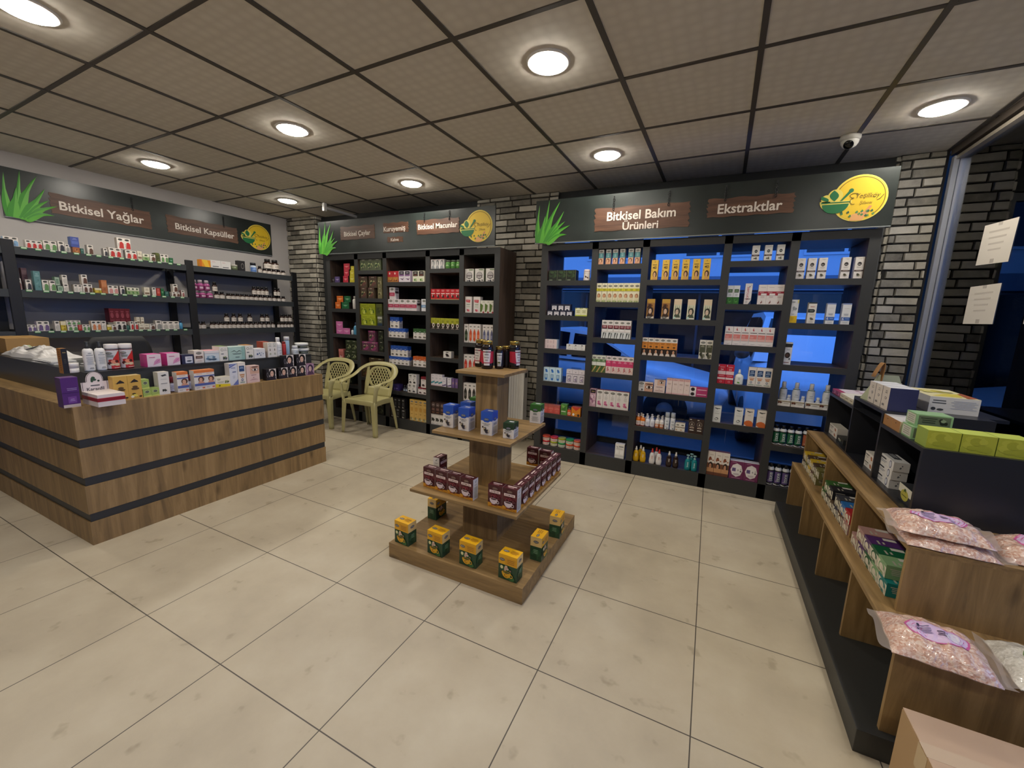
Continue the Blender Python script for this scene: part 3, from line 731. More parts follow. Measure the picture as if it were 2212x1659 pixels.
bx('blackfig', 'vinegar_box', 'white box, black fruit', '#dfdbd6', 'o.5,.84,.3 x.2,.64,.8,.7,1#55504e k.2,.08,.85,.4,6#1f1d20#2e2a2e#4a4648 e.3,.46,.1,.05#1f1d20', dep=.06)
bx('redfig', 'vinegar_box', 'white and maroon box', '#dfd6d2', 'r0,.76,1,1#7a2430 x.2,.62,.8,.7,1#55504e k.2,.08,.85,.44,6#3a1f22#1f1d20#5a2a2e', t='#7a2430', dep=.06)
bx('yellowtall', 'herbal_water_box', 'tall yellow carton', '#cfa85c', 'o.5,.9,.3 x.2,.76,.8,.82,1#8f6d30 r.2,.46,.8,.64#bf9142 x.25,.3,.75,.36,1#9a7838 k0,0,1,.18,9#b9b084#d9cda0#8f8456', t='#c9a43a', dep=.06)
bx('darkwater', 'herbal_water_box', 'black herbal water box', '#1d1c1e', 'e.5,.8,.28,.07#8a8a88 r.3,.3,.7,.6#4a4a4c k.1,.02,.9,.22,5#8f8a80#5a5650#bdb6aa', dep=.06)
bx('greyface', 'face_mask_box', 'white box, grey portrait', '#d6d3cf', 'h.1,.02,.9,.95#6f7272#c9c6c2#8d8f90 r.6,.9,.95,.95#b37a74', dep=.05)
bt('greenjar', 'cream_jar', 'green aloe jar', [('body', '#5f9a4a', .25, [(.85, 0), (.95, .04), (1, .3), (.95, .7), (.85, .78)]), ('lid', '#6f7a6a', .3, [(.92, .78), (.92, .97), (.86, 1)])], (.2, .6, '#4f8a3c', 1, 2.0, 'x.2,.3,.8,.7,2#cfe0b6'), c='jar')
bx('redcoffee', 'coffee_box', 'red coffee box', '#bb1f28', 'r0,0,1,.05#c7a66a x.15,.74,.85,.94,2#e0a3a0 r.1,.52,.9,.6#ecd9d0 k.1,.1,.9,.5,5#2a1714#4a2a20#e6d9cf', t='#a85a52', dep=.06)
bx('limecoffee', 'coffee_box', 'lime coffee box', '#a3a52a', 'p0,0,1,0,1,.42,.7,.52,.4,.42,0,.56#241c18 x.15,.6,.85,.8,2#6f711c e.55,.34,.26,.2#e2dccf e.55,.34,.14,.12#4a2f24 p.1,.04,.9,.04,.5,.12#b5a79a', t='#a9ab4a', dep=.07)
bx('blackjar', 'jam_box', 'small white box', '#d8d3cb', 'k.15,.1,.85,.75,5#2a1f22#1d1a1c e.5,.86,.2,.07#4a4446', s='#c9c3ba', dep=.06)
bx('tealwhite', 'serum_box', 'white and teal carton', '#dcd3d6', 'p0,.3,1,.44,1,.3,0,.16#3f8a94 x.15,.86,.85,.94,1#a5a3a6 x.15,.6,.85,.72,2#9aa0a4 r.0,.0,1,.04#c9a3a6', dep=.05)
bx('lilacwhite', 'serum_box', 'white and purple carton', '#d9d4da', 'p0,.14,1,.3,1,.14,0,.04#5a4470 x.15,.76,.85,.9,2#8f8a94 x.2,.5,.8,.62,2#a09aa6', s='#bdb6c2', dep=.05)
bx('violetslim', 'serum_box', 'slim violet carton', '#6d5486', 'r.2,.3,.8,.7#7d6496 x.3,.4,.7,.6,2#c7a94a', dep=.05)
bx('coffeepack', 'coffee_box', 'dark brown coffee box', '#35221f', 'e.5,.76,.36,.14#8f7f78 e.5,.76,.32,.11#35221f x.3,.7,.7,.82,1#b5a79f r.2,.3,.8,.5#6a4c44 x.2,.1,.8,.2,1#8a5f3f', t='#33241f', dep=.06)
bx('blackwhite', 'tea_box', 'white box, black flowers', '#d5d0c9', 'k.05,.25,.95,.85,6#24251f#3a3c30#15160f x.2,.06,.8,.14,1#9f9a92 r0,.92,1,1#b9b4ac', dep=.06)
bx('facemask', 'face_mask_box', 'white box, smiling mask', '#dcd7d0', 'e.5,.48,.34,.28#4a4646 p.14,.3,.86,.3,.72,.5,.28,.5#4a4646 e.5,.5,.29,.24#b3adab r.2,.42,.8,.48#5c4f50 e.36,.34,.09,.05#cfcac6 e.64,.34,.09,.05#cfcac6 r.44,.88,.92,.95#6f8a5c k.2,.0,.7,.14,4#2f2f38#4a4a58 e.84,.1,.07,.06#3a3030', s='#8a9078', dep=.06)
bx('redtall', 'toothpaste_box', 'tall white and red box', '#ddd6d0', 'p.1,.8,.8,.8,.75,.62,.15,.66#bf2f3c x.15,.7,.7,.76,1#e6c3c3 x.15,.46,.85,.56,2#7f9a72 k.1,.04,.9,.24,5#c9525f#e0a3a6#a83a48 x.2,.34,.8,.4,1#9fb58f', s='#c9c2bc', dep=.06)
bx('greenleafbox', 'toothpaste_box', 'white and green box', '#d9d6c8', 'p0,.1,.3,.1,.5,.3,.6,.62,.3,.7,0,.76#57702f x.5,.84,.95,.9,1#5a5a52 x.62,.2,.72,.6,4#8f3f4a e.7,.06,.2,.08#9a2f3c', dep=.05)
def shape(k, d, c, c2): bx(k, 'serum_bottle_box', d, '#dad3cc', 'o.5,.86,.28 p.2,.12,.8,.12,.84,.5,.74,.62,.62,.66,.62,.72,.38,.72,.38,.66,.26,.62,.16,.5#%s r.3,.26,.66,.44#%s e.5,.1,.12,.04#%s' % (c, c2, c), dep=.055)
shape('greenbot', 'white carton, green bottle', '2b3a26', '5f6f54'); shape('orangebot', 'white carton, orange bottle', 'c8512c', 'd97a52'); shape('blueshape', 'white carton, blue bottle', '5a5c7a', '8a8ca8'); shape('redbot', 'white carton, red bottle', 'bb3a2c', 'd56a58'); shape('blackbot', 'white carton, black bottle', '2a2826', '5a5854')
# rack of oils and capsules
def oil(k, d, col, side='#c9c0b6', top='#d5cdc4'): bx(k, 'oil_box', d, '#ddd5cc', 'e.5,.84,.34,.09#3a3a34 p.25,.05,.95,.05,.95,.5,.7,.66,.4,.6#%s x.1,.2,.4,.5,3#a39a90' % col, s=side, t=top, dep=.05)
oil('oilblue', 'white and blue box', '7fa3c4', '#9fb9d0'); oil('oilred', 'white and red box', 'b52f2c', '#b9aea4'); oil('oilgreen', 'white and green box', '5f8a52', '#aebaa0'); oil('oildark', 'white and charcoal box', '2f3038', '#8f8b88'); oil('oilgrey', 'grey and white box', '8a8a86', '#a09c96')
oil('oilbrown', 'white and brown box', '5a3a2c', '#c2b8ac'); oil('oilpink', 'white and dusky-pink box', '96605c', '#8f6a66'); oil('pinkoil', 'pale pink box', 'c98a86', '#d0b0a8'); oil('oilviolet', 'white and violet box', '6a5580', '#a59ab0'); oil('oilorange', 'white and apricot box', 'c97f52', '#cfb8a2')
oil('oilwhite', 'plain white oil box', 'c3beb4', '#b5afa6'); oil('oilplain', 'white and grey box', 'b0a9a0', '#8f8d8a'); oil('oilblack', 'white and black box', '2a2622', '#c9c2b4')
bx('cubeorange', 'soap_box', 'small orange cube box', '#9a5a30', 'k.15,.1,.85,.8,5#c98a52#6d3a1e', dep=.05)
bx('boxblue', 'ointment_box', 'blue box on top', '#3f4f96', 'x.2,.7,.8,.9,2#8a96c9 r.1,.3,.9,.6#5668b0', dep=.06, s='#46609a')
bx('tealsmall', 'ointment_box', 'small teal box', '#2f5a52', 'x.2,.5,.8,.8,2#7fa59a', dep=.05)
bx('cream', 'ointment_box', 'cream coloured box', '#d6cdb9', 'x.2,.6,.8,.84,2#8f8670 r.1,.14,.9,.36#7a6450', dep=.05)
bx('greenolive', 'soap_box', 'pale green soap box', '#8fa572', 'r0,.55,1,1#d9d6c2 k.1,.04,.9,.5,5#5f8a4a#3f6f34 e.5,.78,.24,.12#44503a', dep=.05)
bx('pinktall', 'ointment_box', 'tall dusky-pink carton', '#7d5658', 'r.1,.7,.9,.9#a07a78 x.2,.4,.8,.6,2#5c4040', dep=.05)
bx('tealtall', 'ointment_box', 'tall teal carton', '#5a8486', 'x.2,.7,.8,.9,2#8fb0b0 k.2,.1,.8,.6,4#47706f#6f9896', dep=.05)
bx('greenframe', 'soap_box', 'green framed box', '#5f7a66', 'r.12,.1,.88,.9#b9c6b4 r.2,.2,.8,.8#6f8a74', dep=.05)
bx('yellowsm', 'ointment_box', 'small yellow box', '#bfa52c', 'r0,.6,1,1#d9cfae k.1,.05,.9,.56,4#8f7a1c#d2be4a', dep=.05)
bx('orangetall', 'ointment_box', 'tall orange carton', '#a8663c', 'r.1,.5,.9,.9#bd7d52 x.2,.2,.8,.4,2#7a4426', dep=.05)
bx('redsmall', 'ointment_box', 'small red carton', '#a5332a', 'r.2,.3,.8,.6#c96a5c x.2,.7,.8,.9,2#d9a39a', dep=.04)
bx('redback', 'tea_box', 'dark red box', '#7d1822', 'e.5,.5,.3,.2#b5525a x.2,.7,.8,.86,1#b5525a r.1,.08,.9,.2#9a3a42', dep=.1)
bx('creamtray', 'display_tray', 'low cream carton tray', '#a89f90', 'r0,.8,1,1#bdb4a4', dep=.1, c='tray')
bx('orangeflat', 'capsule_box', 'orange and yellow box', '#d98f24', 'p.2,1,.7,1,.9,0,.5,0#e6b93a r0,.0,.2,1#c9681c', dep=.05)
bx('whiteflat', 'capsule_box', 'flat white box', '#d6d3d0', 'x.1,.1,.85,.3,1#3a3a40 x.1,.72,.5,.82,1#c98a8a', dep=.05)
bt('creamjar', 'cream_jar', 'short cream jar', [('body', '#5f6a4c', .35, [(.9, 0), (1, .05), (1, .7)]), ('lid', '#c3beb0', .35, [(1.02, .7), (1.02, .95), (.98, 1)])], c='jar')
bx('blackbox', 'perfume_box', 'black cube box', '#232022', 'e.62,.5,.2,.26#8f8a86 e.62,.5,.17,.22#232022', dep=.06)
bt('bluejar', 'supplement_jar', 'blue labelled jar', [('body', '#a9b5c4', .3, [(.95, 0), (1, .04), (1, .6), (.8, .72)]), ('cap', '#23262c', .4, [(.85, .72), (.85, .97), (.8, 1)])], (.05, .5, '#4f74b0', 1, 2.6, 'x.2,.4,.8,.8,2#a9bcd9'), c='jar')
bt('pilljar', 'supplement_jar', 'dark capsule jar', [('body', '#33211c', .25, [(.9, 0), (1, .04), (1, .56), (.72, .68), (.62, .7)]), ('cap', '#1d1a1a', .4, [(.68, .7), (.68, .97), (.62, 1)])], (.04, .5, '#cfc6bb', 1, 3.0, 'x.25,.3,.75,.7,2#8a8078'), c='jar')
bt('pinkpill', 'supplement_jar', 'pink capsule jar', [('body', '#a04a80', .25, [(.9, 0), (1, .04), (1, .56), (.72, .68), (.62, .7)]), ('cap', '#b5a8ae', .35, [(.68, .7), (.68, .97), (.62, 1)])], (.06, .48, '#7d2f5c', 1, 3.0, 'r.3,.3,.7,.75#d0b3c2'), c='jar')
# counter
bx('goldblack', 'hair_care_box', 'black and gold carton', '#1d1b1a', 'x.2,.8,.8,.88,1#8f7a4c x.2,.4,.8,.6,3#4a453e', s='#a86f2c', sg='x.3,.1,.7,.9,9#6f451a', dep=.06)
bt('whitetub', 'cream_tub', 'round white cream tub', [('body', '#dcd8d4', .35, [(.95, 0), (1, .05), (1, .5)]), ('lid', '#e4e0dc', .3, [(1.03, .5), (1.03, .94), (.98, 1)])], c='tub')
bt('whitebottle', 'lotion_bottle', 'white bottle, dark cap', [('body', '#dcdad8', .3, [(.9, 0), (1, .03), (1, .66), (.85, .74), (.5, .77)]), ('cap', '#2b2d30', .35, [(.46, .77), (.46, .86), (.42, .87), (.42, .98), (.38, 1)])], (.04, .66, '#e0dedb', 1, 2.3, 'e.5,.92,.16,.03#9a9fa3 x.2,.78,.8,.86,1#8f9498 x.2,.3,.8,.72,8#a9adb0 x.35,.06,.75,.16,2#4a4c4e'))
bt('redjar', 'fruit_powder_jar', 'red jar, white lid', [('body', '#6b2a2a', .2, [(.95, 0), (1, .03), (1, .8), (.94, .83)]), ('lid', '#e4dedb', .3, [(1.0, .83), (1.02, .85), (1.02, .97), (.98, 1)]), ('rim', '#6f747c', .3, [(.97, .78), (1.01, .79), (1.01, .83), (.97, .84)])], (.03, .76, '#c9c6c8', 1, 2.9, 'p.3,0,1,0,1,.9,.75,.95,.45,.6,.3,.3#c22f2c k.1,.1,.9,.55,8#a52a24#e08a6a#4a1a18#d9c2a0 o.25,.84,.16 x.1,.62,.5,.74,2#3a5a34 x.4,.02,.9,.08,1#e4d4cc'), c='jar')
bx('pinkpack2', 'cosmetic_box', 'magenta and white box', '#e0cfd6', 'p.4,.1,.95,.3,.95,.62,.7,.6,.5,.4#d08fb3 p.5,.2,.9,.5,.86,.54#b85f94 x.12,.7,.6,.8,1#b3527f', s='#c22f86', t='#c84d94', dep=.1)
bx('navylabel', 'cosmetic_box', 'navy box, white label', '#262a48', 'r.28,.08,.9,.8#d2d6de e.6,.3,.22,.08#2f3a4a x.38,.5,.8,.7,2#9aa3b0', s='#20233c', dep=.08)
bx('brownwhite', 'ointment_box', 'white box, brown panel', '#ddd4cc', 'o.5,.78,.3 r.14,.36,.86,.56#5f463c x.2,.4,.8,.52,2#b39f92 x.2,.1,.8,.26,2#c6b3a6', s='#cfc6bc', dep=.08)
bx('skybox', 'ointment_box', 'white and sky-blue box', '#cdd5da', 'k.05,.05,.95,.6,8#8aa6b8#b3c6d0#5f7f96#3f5468 r0,.78,1,1#dcd6d4', t='#d99aa0', dep=.12)
for k_, n_, c_ in (('qgreen', 'white box, green top', '#7f9a5c'), ('qorange', 'white box, orange top', '#c98a3f')):
    bx(k_, 'supplement_box', n_, '#dedbd2', 'e.3,.76,.16,.09#55585a e.3,.76,.12,.065#dedbd2 x.5,.68,.9,.86,2#b5b3ac x.1,.44,.5,.54,1#55585a k.3,.06,.95,.42,6#34383c#7f8a5c#4a4f54', t=c_, dep=.1)
bx('mint', 'cosmetic_box', 'mint green box', '#a9c6bd', 'p.1,.6,.35,.74,.5,.6,.65,.72,.9,.56,.65,.66,.5,.56,.36,.68#3f4a48 x.15,.4,.85,.52,2#4a5856 x.38,.16,.66,.26,1#3f4a48 r.8,0,1,1#8fb5ad', t='#bcd0c9', dep=.1)
bx('dotbox', 'supplement_box', 'white box, blue dots', '#dcdcdd', 'e.3,.42,.08,.1#4f5f8a e.48,.5,.06,.08#5f7a9a e.58,.3,.05,.06#4f5f8a e.66,.54,.04,.05#7f90ad e.82,.44,.04,.05#5f7a9a x.2,.74,.5,.84,1#a9adb5', dep=.08)
bx('redback2', 'ointment_box', 'terracotta red box', '#b0523f', 'x.2,.6,.8,.8,2#cf8a78', dep=.08)
bx('dropbox', 'serum_box', 'white dropper carton', '#ded9d2', 'e.5,.88,.26,.07#9aa48f e.5,.88,.2,.05#ded9d2 x.2,.72,.8,.78,1#8f958c p.5,.62,.6,.48,.5,.42,.4,.48#5f4436 e.5,.22,.16,.07#7f9a7a e.5,.22,.1,.04#c9b8a8', s='#cdbfb2', dep=.06)
bt('lotion', 'lotion_bottle', 'white lotion bottle', [('body', '#dcdcdd', .3, [(.95, 0), (1, .03), (1, .64), (.7, .74), (.5, .77)]), ('cap', '#e6e6e6', .3, [(.55, .77), (.55, .98), (.5, 1)])], (.05, .62, '#dedede', 1, 2.2, 'x.2,.7,.8,.8,1#b5b8bb x.2,.4,.8,.48,2#6a6f74 x.3,.1,.7,.3,3#a9acb0'))
bt('redlotion', 'spray_bottle', 'narrow red bottle', [('body', '#a52a24', .35, [(.95, 0), (1, .03), (1, .8), (.8, .86)]), ('cap', '#8f1f1c', .35, [(.85, .86), (.85, .98), (.8, 1)])])
bt('bluepill', 'supplement_jar', 'tall pale blue jar', [('body', '#9fbdd0', .35, [(.95, 0), (1, .02), (1, .76), (.95, .8)]), ('lid', '#d9d9db', .3, [(1.05, .8), (1.05, .97), (1, 1)])], c='jar')
bt('whitepill', 'cream_jar', 'small white jar', [('body', '#d3d6d8', .3, [(.95, 0), (1, .05), (1, .58), (.9, .64)]), ('lid', '#e0e1e2', .3, [(.8, .64), (.8, .95), (.75, 1)])], (.08, .54, '#c6ccd0', 1, 2.2, 'x.2,.3,.8,.7,2#7f868c'), c='jar')
bt('balmtub', 'balm_tub', 'white balm tub, black label', [('body', '#dcdcd6', .3, [(.95, 0), (1, .05), (1, .6)]), ('lid', '#e4e4e0', .3, [(1.03, .6), (1.03, .94), (.98, 1)])], (.1, .56, '#2f332c', 1, 2.9, 'x.2,.4,.6,.7,1#b9bfa9 k.6,.1,.95,.8,4#8fa56a#d9d6c2'), c='tub')
bx('purplepack', 'supplement_box', 'purple box in tray', '#52246f', 'r0,0,1,.1#c3b5ae x.3,.56,.9,.66,2#9a7fb3 r.3,.14,.8,.36#6f3f8f x.4,.2,.7,.3,2#a58abf r0,.48,1,.5#3a1852', s='#4a2c5c', t='#5c3a70', dep=.075)
bx('goldsoap', 'soap_box', 'mustard soap carton', '#cfa44c', 'p.3,.76,.5,.84,.72,.76,.8,.7,.2,.7#2a211a p.12,.72,.4,.72,.3,.68#2a211a e.5,.5,.2,.05#5a4422 e.5,.42,.3,.05#5a4422 k.05,.0,.95,.24,7#c9b03a#3a2f1c#dfd05a#e4dfc4', t='#c9b07a', dep=.06)
bx('limesoap', 'soap_box', 'lime green soap box', '#9cb35c', 'e.5,.62,.32,.18#d2d9a9 e.5,.62,.27,.14#2f3a2a x.3,.58,.7,.66,1#c9d0b0 p0,0,1,0,1,.2,0,.1#c3cf6a', t='#a9bf72', dep=.06)
bx('leafserum', 'serum_box', 'white carton, leaf emblem', '#dedad2', 'p.25,.86,.7,.9,.8,.84,.4,.8#3f4144 x.2,.66,.8,.7,1#b9b5ad x.15,.46,.85,.52,1#7f7d78 k.25,.12,.75,.3,6#4a4a46#2f302c', s='#cbc5bb', dep=.06)
bt('redcapbottle', 'pill_bottle', 'small red-capped bottle', [('body', '#4a2a2c', .25, [(.95, 0), (1, .04), (1, .6), (.9, .66)]), ('cap', '#7a1f2c', .35, [(.95, .66), (.95, .97), (.9, 1)])], (.05, .58, '#d2cfd6', 1, 2.8, 'x.2,.3,.8,.8,4#8f8aa0'))
bx('orangeface', 'supplement_box', 'white and orange carton', '#e0d9d2', 'r0,.86,1,1#d9783c x.2,.78,.8,.84,1#d9a27c r0,.66,1,.72#4a5a9a h.3,.28,1,.68#5a3a2c#d9a88c#c9927a r0,.2,1,.32#4f5fa0 x.05,.06,.5,.14,1#b5b0aa r.7,.05,.95,.12#c9694a', t='#dc8a52', s='#d5cec6', dep=.06)
bx('soapyellow', 'soap_box', 'white and yellow soap box', '#e2dcc9', 'p0,0,1,0,1,.2,0,.34#dfc926 x.12,.66,.36,.86,2#7f7a5c x.12,.4,.6,.56,2#a8a183 k.62,.3,.95,.8,6#6f7a4a#c9c79a#4a5434 e.26,.14,.06,.08#6a6420', dep=.06)
bx('bluetall', 'cream_box', 'tall white and indigo carton', '#d5d7de', 'p0,.96,1,.96,0,.78#5a68a8 p0,.9,.8,.96,0,.84#9fabd2 x.15,.76,.8,.82,1#6f7aa8 x.25,.56,.9,.64,1#55608a x.3,.3,.7,.44,3#b3b7c2 p.3,0,1,0,1,.26#6a78b5', s='#bdb8b6', dep=.06)
bx('navytall', 'cream_box', 'tall white and navy carton', '#e0d8cf', 'r.18,.58,.84,.84#2f4a78 x.24,.7,.78,.8,2#a9bcd5 p.18,.46,.84,.46,.7,.3,.34,.3#bf8a62 x.3,.34,.7,.42,1#dfcfb9 e.5,.2,.15,.06#4f6088 e.5,.2,.08,.03#e0d8cf r.2,.06,.8,.1#7f9a8a', dep=.06)
bx('eyerose', 'eye_serum_box', 'pink eye serum box', '#dcbfb8', 'r.28,.52,1,.96#d2a893 y.66,.76,.22 x.28,.42,.8,.48,1#8a5f62 e.52,.3,.03,.03#8a5f62 x.2,.14,.86,.24,2#b3888a', dep=.06)
bx('hairblack', 'hair_dye_box', 'black hair dye box', '#1d1a1e', 'r.3,0,1,1#d9cfc9 h.22,0,1,1#151215#dcb5a0#2a2430 e.84,.28,.1,.12#2a2a30 e.12,.5,.09,.22#7a757a e.12,.5,.06,.16#232026', dep=.05)
bx('hairviolet', 'hair_dye_box', 'violet hair dye box', '#96708a', 'r.06,.06,.94,.94#b598ac h.1,.04,.96,.96#3f2c46#d2b0a6#5a3f58', dep=.05)

